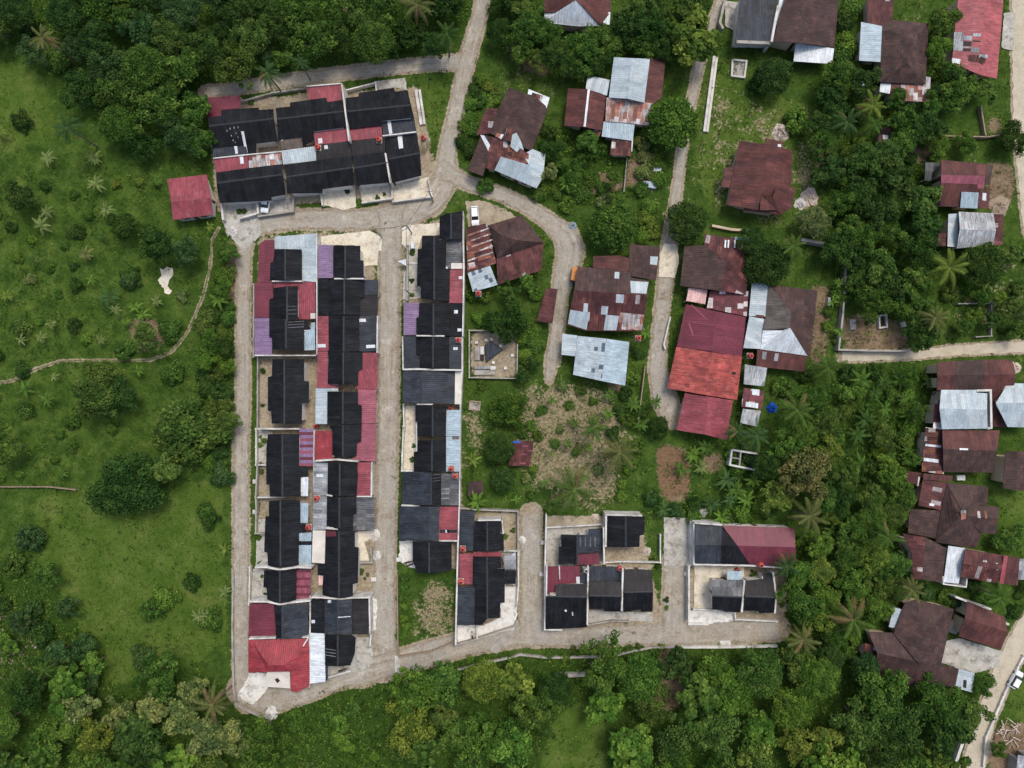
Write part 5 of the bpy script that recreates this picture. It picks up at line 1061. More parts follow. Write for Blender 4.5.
for i in range(len(sp_)):
    a, b = sp_[i], sp_[(i + 1) % len(sp_)]
    for f in (0, .33, .66): x = a[0] + (b[0] - a[0]) * f; y = a[1] + (b[1] - a[1]) * f; p = P(x + jag(x, y, .8), y + jag(x + 4, y, .8)); p.z = z; pts.append(p)
o = mesh_obj('sand', pts[::-1] if area2(pts) < 0 else pts, [list(range(len(pts)))], M['pave_cream']); tag(o, kind='structure'); SANDP = sp_

# ================================================================== BOUNDARY WALLS
wall_thing(RB, [(170, 700), (172, 330)], 'thin grey lot wall in front of the lilac carport at the far left road', 1.0, 'block')
wall_thing(RC, [(192, 85), (190, 450)], 'low fence wall with posts around the grassy front yard of the left column', 1.1, 'block', .18)
wall_thing(RC, [(184, 455), (184, 640), (232, 640)], 'low white front wall below the grassy yard on the far left road', 1.2)
wall_thing(RD, [(190, 20), (182, 190), (186, 270)], 'low grey front wall with two broad white posts on the far left road', 1.2, 'block')
wall_thing(RD, [(184, 280), (182, 375), (240, 380)], 'short grey front wall by the pair with pale blue rear panels', 1.1, 'block')
wall_thing(RD, [(152, 550), (148, 740)], 'low pale front wall beside the stepped white parapets on the far left road', 1.1)
wall_thing(RE, [(66, 20), (62, 300), (68, 600), (80, 690), (210, 755), (260, 740)], 'long low concrete kerb wall along the outer edge of the far left road', .5, 'block', .3, False)
wall_thing(RB, [(494, 70), (496, 690)], 'thin pale back wall between left column and middle column, upper stretch', 3.0, 'trim', .16, False)
wall_thing(RC, [(482, 460), (478, 760)], 'thin pale back wall beside the vivid red rear roof', 2.6, 'trim', .16, False)
wall_thing(RE, [(462, 130), (458, 590)], 'white back wall between red hip roof and long white rear roof', 2.8, 'trim', .2, False)
wall_thing(RB, [(806, 490), (803, 680)], 'white edge wall beside the slate carport with two skylights', 2.4, 'trim', .22, False)
wall_thing(RC, [(780, 620), (778, 790)], 'white edge wall with weeds beside the crimson carport edged in white', 1.6)
wall_thing(RD, [(772, 455), (776, 525), (710, 527)], 'short block wall of the open lot in front of the roof terrace house', 1.2, 'block')
wall_thing(RE, [(772, 335), (768, 385)], 'short white gate wall at the bottom of the middle road', 1.3)
wall_thing(RE, [(550, 552), (665, 518)], 'white low wall facing the lower road beside the long white rear roof', 1.3)
wall_thing(RF, [(238, 290), (238, 640)], 'low fence wall in front of the long black stepped row house', 1.1, 'block')
wall_thing(RF, [(206, 188), (258, 160)], 'short curved kerb wall at the cream yard corner near the upper bend', .4, 'trim', .3, False)
wall_thing(RG, [(208, 168), (212, 380)], 'white front wall left of the slate and black row house with orange tank', 2.3, 'trim', .25, False)
wall_thing(RG, [(214, 605), (218, 770)], 'white front wall at the upper end of the cream front yards', 1.4, 'trim', .25)
wall_thing(RH, [(214, 40), (206, 230), (204, 325), (280, 326)], 'white front wall at the lower end of the cream front yards', 1.4, 'trim', .25)
wall_thing(RG, [(598, -60), (590, 165), (590, 380), (578, 620), (575, 700)], 'long pale back wall behind the right row, upper stretch', 2.6, 'trim', .22, False)
wall_thing(RH, [(576, -60), (574, 330), (572, 550)], 'long pale back wall behind the right row, lower stretch', 2.6, 'trim', .22, False)
wall_thing(RI, [(455, 38), (445, 440), (438, 742)], 'tall white side wall left of the walled threesome of houses', 2.6, 'trim', .28, False)
wall_thing(RI, [(438, 744), (548, 712), (738, 650), (752, 625)], 'slanting front wall of the white paved yard on the lower road', 1.2, 'block', .22)
wall_thing(RI, [(752, 545), (760, 435), (758, 262), (690, 260)], 'right side wall of the walled threesome along the short road', 1.5, 'trim', .22)
wall_thing(RI, [(758, 258), (758, 58), (540, 50), (462, 42)], 'back wall around the sandy yard beside the dry garden', 1.6, 'block', .22)
wall_thing(RI, [(548, 640), (548, 712)], 'short divider wall beside the parked motorbike', 1.4, 'trim', .22, False)
wall_thing(RJ, [(84, 76), (78, 330), (76, 664), (165, 666)], 'tall white side wall along the short road at the lower houses', 2.4, 'trim', .25, False)
wall_thing(RJ, [(86, 142), (300, 130), (372, 125)], 'thin white cross wall above the patterned black house', 1.2, 'trim', .2)
wall_thing(RJ, [(388, 320), (480, 316), (668, 320), (668, 180)], 'low white cross wall around the weedy yard', 1.0, 'trim', .2)
wall_thing(RJ, [(300, 640), (420, 620), (505, 622)], 'low broken front wall under the lower threesome', .9, 'block', .22)
wall_thing(RK, [(210, 110), (212, 330), (200, 340), (200, 620)], 'white side wall between the concrete drive and the long house', 2.0, 'trim', .3, False)
wall_thing(RK, [(196, 634), (300, 634)], 'short thick white kerb at the mouth of the white concrete yard', .4, 'trim', .5, False)
wall_thing(RK, [(225, 560), (320, 564), (435, 580), (438, 612), (650, 622)], 'low front wall of the last two houses on the lower road', .9, 'trim', .22)
R7 = region(480, 620, 4)
wall_thing(R7, [(0, 178), (120, 152), (160, 140), (270, 152), (410, 150), (520, 150), (600, 128), (690, 110), (800, 110)], 'long pale retaining kerb wall along the lower road, left part beside the tree wood', .7, 'block', .3, False)
wall_thing(R7, [(806, 110), (960, 110), (1190, 106)], 'pale retaining kerb wall at the right end of the lower road above a dark ditch', .8, 'trim', .35, False)
wall_thing(region(240, 620, 4), [(690, 248), (800, 222), (930, 184), (1000, 176)], 'pale retaining kerb wall along the lower road below the empty grass lot', .6, 'block', .28, False)
wall_thing(FULL, [(398, 655), (397, 575)], 'thin dark fence at the left side of the empty grass lot', 1.0, 'wood', .12)
wall_thing(FULL, [(399, 657), (430, 652), (457, 641)], 'thin dark fence at the bottom of the empty grass lot', .9, 'wood', .12)
wall_thing(RG, [(635, 130), (635, 432), (940, 438), (944, 225)], 'grey block wall enclosing the bare plot with slabs, three sides', 1.0, 'block', .2, True)
wall_thing(RG, [(640, 130), (800, 132)], 'grey block wall on the top side of the bare plot with slabs', 1.0, 'block', .2, False)
wall_thing(RR, [(740, 545), (930, 580)], 'grey wall beam between the pale round tree and the right hand wood', 2.0, 'block', .5, False)
wall_thing(RU, [(118, 40), (98, 330), (76, 510), (240, 515), (445, 517)], 'pale plot wall around the brown garden plot above the right hand lane', 1.6, 'block', .3, False)
wall_thing(RX, [(864, 285), (780, 450), (700, 640), (690, 760)], 'long white wall with posts along the right side of the lower right road', .6, 'trim', .3, True, every=6)
wall_thing(RX, [(672, 488), (655, 528)], 'short white wall end on the left side of the lower right road', 1.1, 'trim', .5, False)
wall_thing(RX, [(606, 640), (572, 740)], 'short white wall piece under the trees left of the lower right road', 1.1, 'trim', .5, False)
wall_thing(RQ, [(388, 0), (366, 100), (380, 130)], 'pale yard wall left of the grey slate house', 1.6, 'block', .4, False)
wall_thing(RQ, [(340, 255), (295, 600)], 'left one of two long pale concrete beams lying on the lawn', .6, 'trim', .45, False, 'concrete_beam', 'beam')
wall_thing(RQ, [(352, 260), (308, 602)], 'right one of two long pale concrete beams lying on the lawn', .6, 'slab', .4, False, 'concrete_beam', 'beam')
wall_thing(RA, [(903, 118), (925, 258)], 'left rail of the two white rails on the grass by the upper block', .5, 'trim', .5, False, 'concrete_rail', 'rail')
wall_thing(RA, [(918, 118), (938, 256)], 'right rail of the two white rails on the grass by the upper block', .5, 'trim', .4, False, 'concrete_rail', 'rail')
wall_thing(RR, [(330, 482), (420, 500), (500, 505)], 'low brick edge wall at the foot of the lawn house yard', .8, 'wallc', .4, False)
wall_thing(RO, [(235, 450), (205, 580), (212, 600)], 'low white edge wall of a small hedge beside the central path', .9, 'trim', .25, False)
wall_thing(RN, [(875, 30), (845, 280)], 'thin dark fence right of the pale blue roof along the central path', 1.0, 'wood', .15)
wall_thing(RU, [(690, 275), (860, 272), (858, 440), (780, 445)], 'thin pale pen wall around a small grass plot by the right hand lane', .9, 'block', .15)
wall_thing(RS, [(620, 695), (840, 700), (900, 690)], 'dark cross fence under the trees below the patched crimson roof', 1.0, 'wood', .2)
wall_thing(RS, [(805, 545), (828, 690)], 'dark upright fence under the trees below the patched crimson roof', 1.0, 'wood', .2)
wall_thing(FULL, [(-10, 487), (48, 487), (75, 490)], 'thin dark field fence left of the big rounded tree', .9, 'wood', .12)
wall_thing(RL, [(798, 420), (785, 560)], 'thin grey garden fence below the rusty lean to of the tall silver gable', 1.0, 'block', .12)


wall_thing(RA, [(124, 572), (132, 640)], 'white side wall of the front yard at the bottom left of the upper block', 1.4, 'trim', .35, False)
wall_thing(RA, [(200, 632), (272, 612), (268, 570)], 'white corner gate wall below the upper block', 1.2, 'trim', .3)
wall_thing(RA, [(275, 625), (412, 605), (412, 545)], 'low block wall under the bottom left house of the upper block', 1.0, 'block', .25)
wall_thing(RA, [(518, 512), (530, 582)], 'short white divider between two front yards of the upper block', 1.3, 'trim', .25, False)
wall_thing(RA, [(690, 570), (808, 553), (806, 496)], 'low white front wall of the cream yard in the upper block', 1.0, 'trim', .22)
wall_thing(RA, [(812, 566), (968, 546), (952, 474)], 'low white front wall at the right end of the upper block', 1.0, 'trim', .22)
wall_thing(RA, [(625, 120), (742, 90), (745, 122)], 'thin white yard wall behind the top right house of the upper block', 1.1, 'trim', .22)
wall_thing(RA, [(205, 165), (330, 130), (460, 112)], 'weedy low wall behind the upper block along the upper road', .8, 'block', .25)

# ================================================================== SMALL THINGS
def tank(R, x, y, label, h=None, col='tank', r=.52):
    px = R(x, y); z = h if h is not None else roof_height(*px, 0)
    p = P(*px, z); root = empty('water_tank', (p.x, p.y, z)); tag(root, label, 'water tank', 'plastic water tanks on roofs and stands')
    b = MB(); b.box((0, 0, -.06), (1.15, 1.15, .22)); b.build('stand', M['block'], root)
    if h is not None and z > 1:
        for sx in (-.5, .5):
            for sy in (-.5, .5): c = MB(); c.box((sx, sy, -z / 2 - .1), (.12, .12, z - .15)); c.build('leg', M['block'], root)
    b = MB(); b.lathe([(r * .9, .05), (r, .12), (r, .4), (r * .95, .43), (r * .95, .47), (r, .5), (r, .85), (r * .85, 1.02), (r * .45, 1.12)]); b.build('body', M[col], root, smooth=False)
    b = MB(); b.lathe([(r * .42, 1.1), (r * .42, 1.2), (r * .3, 1.24)], n=10); b.build('lid', M['dark'], root)
tank(RA, 513, 352, 'orange red water tank between two upper block rear roofs, left of two close together'); tank(RA, 757, 322, 'orange red water tank on the dusty brown rear roof of the upper block')
tank(RA, 934, 316, 'orange red water tank on a stand at the right end of the upper block', 3.2)
tank(RC, 498, 440, 'orange red water tank above the vivid red rear roof'); tank(RD, 498, 195, 'orange red water tank on the weathered grey rear roof'); tank(RD, 456, 342, 'large orange red water tank between the pale blue rear panels', 2.8)
tank(RG, 566, 193, 'orange red water tank on the slate rear roof right of the middle road'); tank(RG, 518, 632, 'orange red water tank at the top of the upper pale blue rear roof')
tank(RH, 521, 310, 'orange red water tank at the foot of the lower pale blue roof, upper of two'); tank(RH, 545, 357, 'orange red water tank on the streaked grey rear sheets, lower of two')
tank(RI, 476, 248, 'orange red water tank with white pipes at the slate roof of the walled threesome'); tank(RI, 466, 415, 'orange red water tank at the foot of the crimson rear roof of the walled threesome')
tank(RJ, 457, 346, 'orange red water tank on the slate upper roof of the lower threesome'); tank(RJ, 285, 356, 'dark grey water tank beside the wine roof corner on the lower road', 2.9, 'metal'); tank(RK, 443, 356, 'orange red water tank on the pale blue canopy by the white concrete yard'); tank(RK, 562, 328, 'orange red water tank at the edge of the wine red long roof')
tank(RF, 694, 600, 'orange red water tank on a stand under the silver corner of the rust striped roof', 3.0); tank(RM, 845, 590, 'orange red water tank on a tall stand by the spotted pale blue roof', 3.6); tank(RO, 604, 632, 'orange red water tank between the long orange red roof and the brown hip', 2.6)

def car(R, x, y, ang, label, L=3.6, Wd=1.55, h=0.0):
    p = P(*R(x, y), 1.4); root = empty('parked_car', (p.x, p.y, h + .06), ang); tag(root, label, 'car')
    b = MB(); hw = Wd / 2
    sec = [(-L / 2, .35, .62, .8), (-L / 2 + .08, .3, .9, .95), (-L * .16, .28, .98, 1), (L * .36, .28, .92, 1), (L / 2 - .1, .3, .8, .93), (L / 2, .36, .6, .8)]
    def ring(x, z0, z1, k): w = hw * k; return [Vector((x, -w, z0)), Vector((x, w, z0)), Vector((x, w, (z0 + z1) / 2 + .1)), Vector((x, w * .9, z1)), Vector((x, -w * .9, z1)), Vector((x, -w, (z0 + z1) / 2 + .1))]
    rs = [ring(*s) for s in sec]
    for r in rs: b.v += r
    for i in range(len(rs) - 1):
        for j in range(6): b.face([6 * i + j, 6 * i + (j + 1) % 6, 6 * i + 6 + (j + 1) % 6, 6 * i + 6 + j])
    b.face([5, 4, 3, 2, 1, 0]); b.face([6 * (len(rs) - 1) + j for j in range(6)])
    b.build('body', M['carpaint'], root)
    b = MB(); zb, zt = .97, 1.45
    lo = [(-L * .44, -hw * .86), (L * .24, -hw * .86), (L * .24, hw * .86), (-L * .44, hw * .86)]; up = [(-L * .36, -hw * .72), (L * .08, -hw * .72), (L * .08, hw * .72), (-L * .36, hw * .72)]
    b.prism([Vector((*q, zb - .06)) for q in lo], [Vector((*q, zt)) for q in up]); b.build('windows', M['glass'], root)
    b = MB(); b.prism([Vector((q[0] * 1.0, q[1] * 1.02, zt)) for q in up], [Vector((q[0] * .97, q[1] * .95, zt + .07)) for q in up]); b.build('roof', M['carpaint'], root)
    for sx in (-.31, .31):
        for sy in (-1, 1):
            c = MB(); c.tube((L * sx, sy * (hw - .2), .3), (L * sx, sy * (hw + .01), .3), .3, .3, 14); w = c.build('wheel', M['rubber'], root)
            c = MB(); c.tube((L * sx, sy * (hw + .0), .3), (L * sx, sy * (hw + .03), .3), .17, .17, 10); c.build('rim', M['metal'], w)
    for sy in (-1, 1): c = MB(); c.box((L / 2 - .03, sy * hw * .6, .68), (.08, .3, .14)); c.build('headlight', M['poly'], root)
car(RM, 148, 64, math.radians(-86), 'white car parked on the sandy patch beside the long black row house', 3.9, 1.6); car(RA, 297, 572, math.radians(-98), 'white car poking out from under the bottom left house of the upper block', 3.6, 1.6); car(RX, 838, 392, math.radians(60), 'pale car parked behind the white wall at the lower right road', 3.7, 1.6)
def bike(R, x, y, ang, label):
    p = P(*R(x, y), .5); root = empty('motorbike', (p.x, p.y, .05), ang); tag(root, label, 'motorbike')
    for sx in (-.62, .62):
        c = MB(); c.tube((sx, -.05, .29), (sx, .05, .29), .29, .29, 16); w = c.build('wheel', M['rubber'], root); c = MB(); c.tube((sx, -.056, .29), (sx, .056, .29), .18, .18, 10); c.build('rim', M['metal'], w)
    b = MB(); b.box((-.1, 0, .48), (.75, .24, .3), 0, .8); b.tube((.62, 0, .3), (.42, 0, .95), .05, .04); b.box((.4, 0, .72), (.16, .34, .45), 0, .8); b.build('body', M['carpaint'] if ang > 1.5 else M['dark'], root)
    b = MB(); b.box((-.25, 0, .72), (.8, .28, .12), 0, .85); b.build('seat', M['rubber'], root); b = MB(); b.tube((.4, -.36, 1.0), (.4, .36, 1.0), .03, .03); b.build('handlebar', M['metal'], root)
bike(RI, 195, 318, .2, 'motorbike nearest the road in the yard above the empty grass lot'); bike(RI, 208, 330, .4, 'motorbike close to the wall in the yard above the empty grass lot'); bike(RI, 524, 695, 1.7, 'motorbike parked in the corner of the white paved yard'); bike(RE, 625, 512, .3, 'motorbike parked below the house with the long white rear roof'); bike(RM, 570, 352, 1.4, 'motorbike standing at the orange kiosk')
# orange kiosk
b = MB(); q = [P(*RM(x, y), 2.4) for x, y in ((566, 284), (588, 288), (578, 345), (558, 340))]; root = empty('kiosk', (q[0].x, q[0].y, 0)); tag(root, 'narrow orange kiosk roof on the left side of the silver patched brown house', 'kiosk')
b.prism([p - Vector((0, 0, .1)) for p in q][::-1], q[::-1]); b.build('roof', M['orange'], root, q[0] * 1 - Vector((0, 0, q[0].z)))
b = MB(); b.prism([Vector((p.x, p.y, 0)) * 1 for p in q][::-1], [Vector((p.x, p.y, 2.25)) for p in q][::-1]); o = b.build('counter', M['wood'], root, Vector((q[0].x, q[0].y, 0)))
o.scale = (.97, .97, 1)
# utility poles and their cables at the upper bend
def pole(x, y, label, h=7.5):
    p = P(x, y, h * .5); root = empty('utility_pole', (p.x, p.y, 0)); tag(root, label, 'pole', 'utility poles'); c = MB(); c.tube((0, 0, 0), (0, 0, h), .16, .1, 10); c.build('shaft', M['block'], root)
    c = MB(); c.box((0, 0, h - .5), (1.3, .1, .12)); c.build('crossarm', M['wood'], root)
    for q in (-.5, .5): c = MB(); c.lathe([(.05, 0), (.07, .08), (.04, .18)], (q, 0, h - .42), 8); c.build('insulator', M['trim'], root)
    return Vector((p.x, p.y, h - .3))
def cable(a, b, label):
    c = MB(); n = 10; pt = [a.lerp(b, i / n) - Vector((0, 0, .7 * (1 - (2 * i / n - 1) ** 2))) for i in range(n + 1)]
    for i in range(n): c.tube(pt[i], pt[i + 1], .035, .035, 5)
    o = c.build('overhead_cable', M['rubber'], None, Vector((a.x, a.y, 0))); tag(o, label, 'cable', 'overhead cables')
p0 = pole(409, 229, 'utility pole at the cream yard corner of the upper bend'); p1 = pole(378, 233, 'utility pole beside the large cream concrete yard'); p2 = pole(408, 292, 'utility pole in front of the long black stepped row house'); p3 = pole(431, 196, 'utility pole on the curved verge below the upper block')
cable(p0, p1, 'thin cable crossing the middle road at its upper end'); cable(p0, p2, 'thin cable along the yard of the long black stepped row house'); cable(p0, p3, 'thin cable rising to the verge below the upper block')
# bare plot with slabs
def boxthing(name, R, poly, z0, h, mat, label, cat, group=None):
    q = [P(*R(x, y), z0 + h) for x, y in poly]
    if area2(q) < 0: q = q[::-1]
    b = MB(); cc = sum(q, Vector()) / len(q); cc.z = 0
    lo = [Vector((p.x, p.y, z0)) for p in q]; mid = [Vector((p.x, p.y, z0 + h * .8)) for p in q]; up = [cc + (Vector((p.x, p.y, z0 + h)) - cc) for p in q]; up = [Vector((cc.x + (p.x - cc.x) * .93, cc.y + (p.y - cc.y) * .93, p.z)) for p in up]
    n = len(q); b.v += lo + mid + up; b.face(list(range(n - 1, -1, -1))); b.face(list(range(2 * n, 3 * n)))
    for k in (0, n):
        for i in range(n): j = (i + 1) % n; b.face([k + i, k + j, k + n + j, k + n + i])
    o = b.build(name, M[mat], None, cc); tag(o, label, cat, group); return o
boxthing('concrete_slab', RG, [(668, 232), (704, 230), (704, 322), (666, 322)], 0, .5, 'block', 'grey upright slab bed with a white strip on the bare plot', 'slab'); boxthing('concrete_slab', RG, [(705, 232), (730, 232), (730, 285), (705, 286)], 0, .8, 'trim', 'white block beside the grey slab bed on the bare plot', 'slab')
boxthing('concrete_slab', RG, [(704, 288), (728, 288), (728, 322), (704, 322)], 0, .5, 'dark', 'dark pit cover at the foot of the white block on the bare plot', 'slab'); boxthing('concrete_slab', RG, [(666, 360), (770, 360), (770, 378), (666, 378)], 0, .5, 'grey', 'upper grey row of the double slab bed on the bare plot', 'slab'); boxthing('concrete_slab', RG, [(666, 384), (800, 384), (798, 415), (666, 416)], 0, .45, 'block', 'lower grey row of the double slab bed on the bare plot', 'slab')
boxthing('concrete_slab', RG, [(768, 358), (805, 360), (804, 382), (768, 384)], 0, .7, 'trim', 'white block at the end of the double slab bed on the bare plot', 'slab'); boxthing('tarpaulin_tent', RG, [(735, 222), (772, 196), (852, 252), (742, 336)], 0, .8, 'slate', 'grey blue kite shaped cover in the middle of the bare plot', 'cover')
for x, y, l in ((742, 192, 'white block above the kite shaped cover, left of two'), (778, 188, 'white block above the kite shaped cover, right of two'), (835, 230, 'white block right of the kite shaped cover'), (680, 208, 'small framed block near the top left of the bare plot'), (788, 336, 'small framed block below the kite shaped cover'), (910, 290, 'white block near the right wall of the bare plot'), (866, 372, 'pale round rubble block in the lower right of the bare plot')): boxthing('stone_block', RG, [(x - 10, y - 8), (x + 10, y - 10), (x + 11, y + 8), (x - 9, y + 10)], 0, .5, 'trim', l, 'block', 'blocks on the bare plot')
# roofless hut
root = None; q = [P(*RP(x, y), 2.0) for x, y in ((522, 372), (648, 392), (634, 466), (512, 442))]; org = Vector((q[0].x, q[0].y, 0)); root = empty('roofless_hut', org); tag(root, 'roofless pale block hut with inner partition, below the crimson end of the long roof', 'hut')
b = MB(); strip_wall(b, [Vector((p.x, p.y, 0)) for p in q + [q[0]]], 2.0, .3); b.build('outer_wall', M['trim'], root, org)
b = MB(); m0, m1 = q[0].lerp(q[1], .33), q[3].lerp(q[2], .36); strip_wall(b, [Vector((m0.x, m0.y, 0)), Vector((m1.x, m1.y, 0))], 1.97, .25); mm = m0.lerp(m1, .5); nn = q[0].lerp(q[3], .5); strip_wall(b, [Vector((mm.x, mm.y, 0)), Vector((nn.x, nn.y, 0))], 1.94, .22); b.build('inner_wall', M['block'], root, org)
# frames, wells and odd boxes
def frame_thing(R, poly, label, h=.7, mat='trim', th=.28, name='well_frame', cat='well'):
    q = [P(*R(x, y), h) for x, y in poly]; org = Vector((q[0].x, q[0].y, 0)); root = empty(name, org); tag(root, label, cat)
    b = MB(); strip_wall(b, [Vector((p.x, p.y, 0)) for p in q + [q[0]]], h, th); b.build('rim', M[mat], root, org)
    b = MB(); b.prism([Vector((p.x, p.y, .02)) for p in q][::-1], [Vector((p.x, p.y, .12)) for p in q][::-1]); b.build('floor', M['dark' if cat == 'well' else 'block'], root, org)
frame_thing(RU, [(284, 336), (320, 334), (324, 394), (286, 398)], 'white rectangular well frame on the brown garden plot'); frame_thing(RQ, [(424, 272), (488, 278), (478, 352), (420, 345)], 'pale square concrete pen below the grey slate house', .5, 'trim', .3, 'concrete_pen', 'pen')
frame_thing(RG, [(640, 582), (706, 588), (700, 642), (634, 636)], 'brown timber frame bed left of the dry garden', .4, 'wood', .2, 'garden_frame', 'frame'); boxthing('grave_slab', RU, [(394, 366), (416, 362), (424, 390), (402, 396)], 0, .6, 'trim', 'small white slab right of the well frame', 'slab'); boxthing('grave_slab', RU, [(132, 354), (166, 354), (164, 408), (134, 410)], 0, .4, 'block', 'grey slab left of the well frame on the brown plot', 'slab')
boxthing('white_box', RU, [(22, 242), (35, 242), (35, 285), (22, 285)], 0, .9, 'white', 'white upright box on the sandy strip right of the brown hip', 'box'); boxthing('white_box', RF, [(260, 268), (284, 268), (284, 310), (262, 312)], 0, 1.2, 'white', 'white box in the yard left of the long black row house', 'box')

boxthing('canopy', RF, [(178, 392), (232, 376), (234, 424)], 1.8, .12, 'white', 'white triangular canopy over the fence by the middle road', 'canopy'); boxthing('concrete_step', RF, [(246, 396), (304, 396), (304, 412), (246, 414)], 0, .3, 'trim', 'white step path from the triangular canopy to the house', 'step')
boxthing('sheet_pile', RL, [(868, 515), (928, 520), (922, 550), (866, 540)], 0, .6, 'blueish', 'pale blue sheet lying in the yard by the garden fence', 'sheet'); boxthing('sheet_pile', RL, [(912, 450), (948, 455), (942, 480), (908, 475)], 0, .5, 'white', 'small white sheet lying above the pale blue sheet', 'sheet')
boxthing('concrete_ramp', RK, [(358, 722), (412, 720), (414, 750), (358, 752)], 0, .15, 'trim', 'white concrete slab at the kerb of the lower road', 'slab'); boxthing('concrete_ramp', RI, [(610, 768), (700, 672), (745, 662), (650, 790)], 0, .1, 'block', 'pale concrete strip crossing the lower road', 'strip'); boxthing('concrete_ramp', RE, [(895, 440), (920, 440), (920, 545), (897, 548)], 0, .1, 'trim', 'pale drain cover strip across the lower road at the junction', 'strip')
boxthing('concrete_beam', R7, [(300, 218), (425, 216), (425, 228), (302, 231)], 0, 1.2, 'block', 'grey concrete beam half hidden in the wood below the lower road', 'beam'); boxthing('roof_sheet', RO, [(534, 78), (600, 82), (598, 96), (536, 92)], 3.3, .08, 'blueish', 'pale green sheet at the top of the maroon house by the big dark tree', 'sheet')
boxthing('table', RV, [(680, 642), (725, 640), (724, 668), (682, 668)], .0, .8, 'poly', 'white garden table beside the large dark hip', 'table')
for R, x, y, l in ((RJ, 70, 218, 'upper white gate pillar slab on the short road'), (RJ, 62, 380, 'lower white gate pillar slab on the short road'), (RK, 190, 380, 'white gate slab between the drive and the concrete yard'), (RD, 180, 266, 'lower white gate slab on the far left road'), (RC, 180, 725, 'upper white gate slab on the far left road'), (RD, 785, 612, 'white gate slab at the middle road above the lower corner'), (RD, 915, 510, 'white gate slab across the middle road beside the black house')): boxthing('gate_slab', R, [(x - 14, y - 10), (x + 14, y - 10), (x + 14, y + 11), (x - 14, y + 11)], 0, .5, 'trim', l, 'slab', 'white gate slabs')
# draped tarpaulin, heaps
def heap(name, R, x, y, rp, h, mat, label, cat, seed, n=26):
    p = P(*R(x, y), h * .5); rr = random.Random(seed); V = [Vector((0, 0, h))]; F = []; rings = 5; seg = 18; r = rp * S
    for k in range(1, rings + 1):
        f = k / rings
        for i in range(seg): a = 6.2832 * i / seg; q = r * f * (1 + rr.uniform(-.18, .18)); V.append(Vector((q * math.cos(a), q * math.sin(a), max(0.0, h * (1 - f ** 1.6) * rr.uniform(.6, 1.25)) if k < rings else 0)))
    for i in range(seg): F.append([0, 1 + i, 1 + (i + 1) % seg])
    for k in range(rings - 1):
        for i in range(seg): a = 1 + k * seg + i; b_ = 1 + k * seg + (i + 1) % seg; F.append([a, a + seg, b_ + seg, b_])
    o = mesh_obj(name, V, F, M[mat]); o.location = (p.x, p.y, 0); tag(o, label, cat); return o
heap('tarpaulin', RP, 712, 176, 5.5, 1.5, 'blue', 'bright blue tarpaulin heap beside the patchwork shed', 'tarpaulin', 1); heap('tarpaulin', RL, 566, 705, 4, .6, 'blueish', 'small blue sheet heap at the edge of the plaza', 'tarpaulin', 2)
heap('rubble_heap', RR, 648, 50, 9, 1.1, 'rubble', 'cream coloured rubble heap above the maroon house on the lawn', 'heap', 3); heap('rubble_heap', RR, 780, 352, 9, .7, 'rubble', 'long pale rubble heap right of the maroon house on the lawn', 'heap', 4); heap('rubble_heap', RR, 735, 380, 6, .6, 'trim', 'white rubble heap left of the long pale rubble heap', 'heap', 14)
heap('sand_heap', RD, 790, 385, 6, .5, 'slab', 'pale sand heap on the middle road by the open lot', 'heap', 5); heap('sand_heap', RD, 800, 490, 5, .5, 'trim', 'white heap at the fence of the open lot on the middle road', 'heap', 6); heap('sand_heap', RI, 780, 205, 4, .5, 'trim', 'small white heap at the gate of the short road', 'heap', 7)
heap('rubble_heap', RT, 905, 385, 10, .7, 'wood', 'brown leaf and timber heap between the two right hand houses', 'heap', 8); heap('rubble_heap', RP, 384, 666, 5, .6, 'trim', 'white rubble heap above the concrete drive', 'heap', 9); heap('rubble_heap', RV, 985, 90, 6, .5, 'rubble', 'pale rubble heap at the end of the maroon roof along the lane', 'heap', 10); heap('rubble_heap', RE, 260, 735, 7, .4, 'trim', 'white rubble heap at the bottom of the far left road', 'heap', 11); heap('rubble_heap', RE, 150, 600, 6, .3, 'trim', 'white lime heap in front of the red hip roof', 'heap', 12); heap('rubble_heap', RX, 562, 160, 7, .8, 'block', 'grey clutter heap between the two houses at the lower right road', 'heap', 13)
heap('rubble_heap', RJ, 600, 262, 4, .4, 'rubble', 'pale rubble heap in the weedy yard', 'heap', 15); heap('rubble_heap', RJ, 335, 95, 5, .4, 'rubble', 'pale rubble heap beside the free standing black house', 'heap', 16); heap('rubble_heap', RB, 60, 60, 6, .5, 'trim', 'white rubble heap at the upper end of the far left road', 'heap', 17)
# timber planks
for i in range(26):
    x, y = 800 + random.uniform(-45, 45), 620 + random.uniform(-55, 50); p = P(*RX(x, y), .3); b = MB(); b.box((0, 0, 0), (random.uniform(1.4, 2.6), .16, .06))
    o = b.build('timber_plank', M['rubble'] if i % 3 else M['wood']); o.location = (p.x, p.y, .12 + .07 * (i % 9)); o.rotation_euler = (random.uniform(-.1, .1), random.uniform(-.15, .15), random.uniform(0, 3.1)); tag(o, 'loose pale timber plank in the tangled heap right of the lower right road', 'plank', 'loose planks of the timber heap')
# bamboo poles and cut trunks
for x0, y0, x1, y1, l in ((35, 648, 49, 631, 'thin pale pole lying on the weeds at the lower left edge'), (30, 620, 44, 634, 'thin grey pole leaning beside the pale pole at the lower left'), (750, 458 + 186, 779, 660, 'x')):
    if l == 'x': continue
    a, b_ = P(x0, y0, .8), P(x1, y1, .8); c = MB(); c.tube(a, b_, .14, .1); o = c.build('pole', M['rubble'], None, Vector((a.x, a.y, 0))); tag(o, l, 'pole')
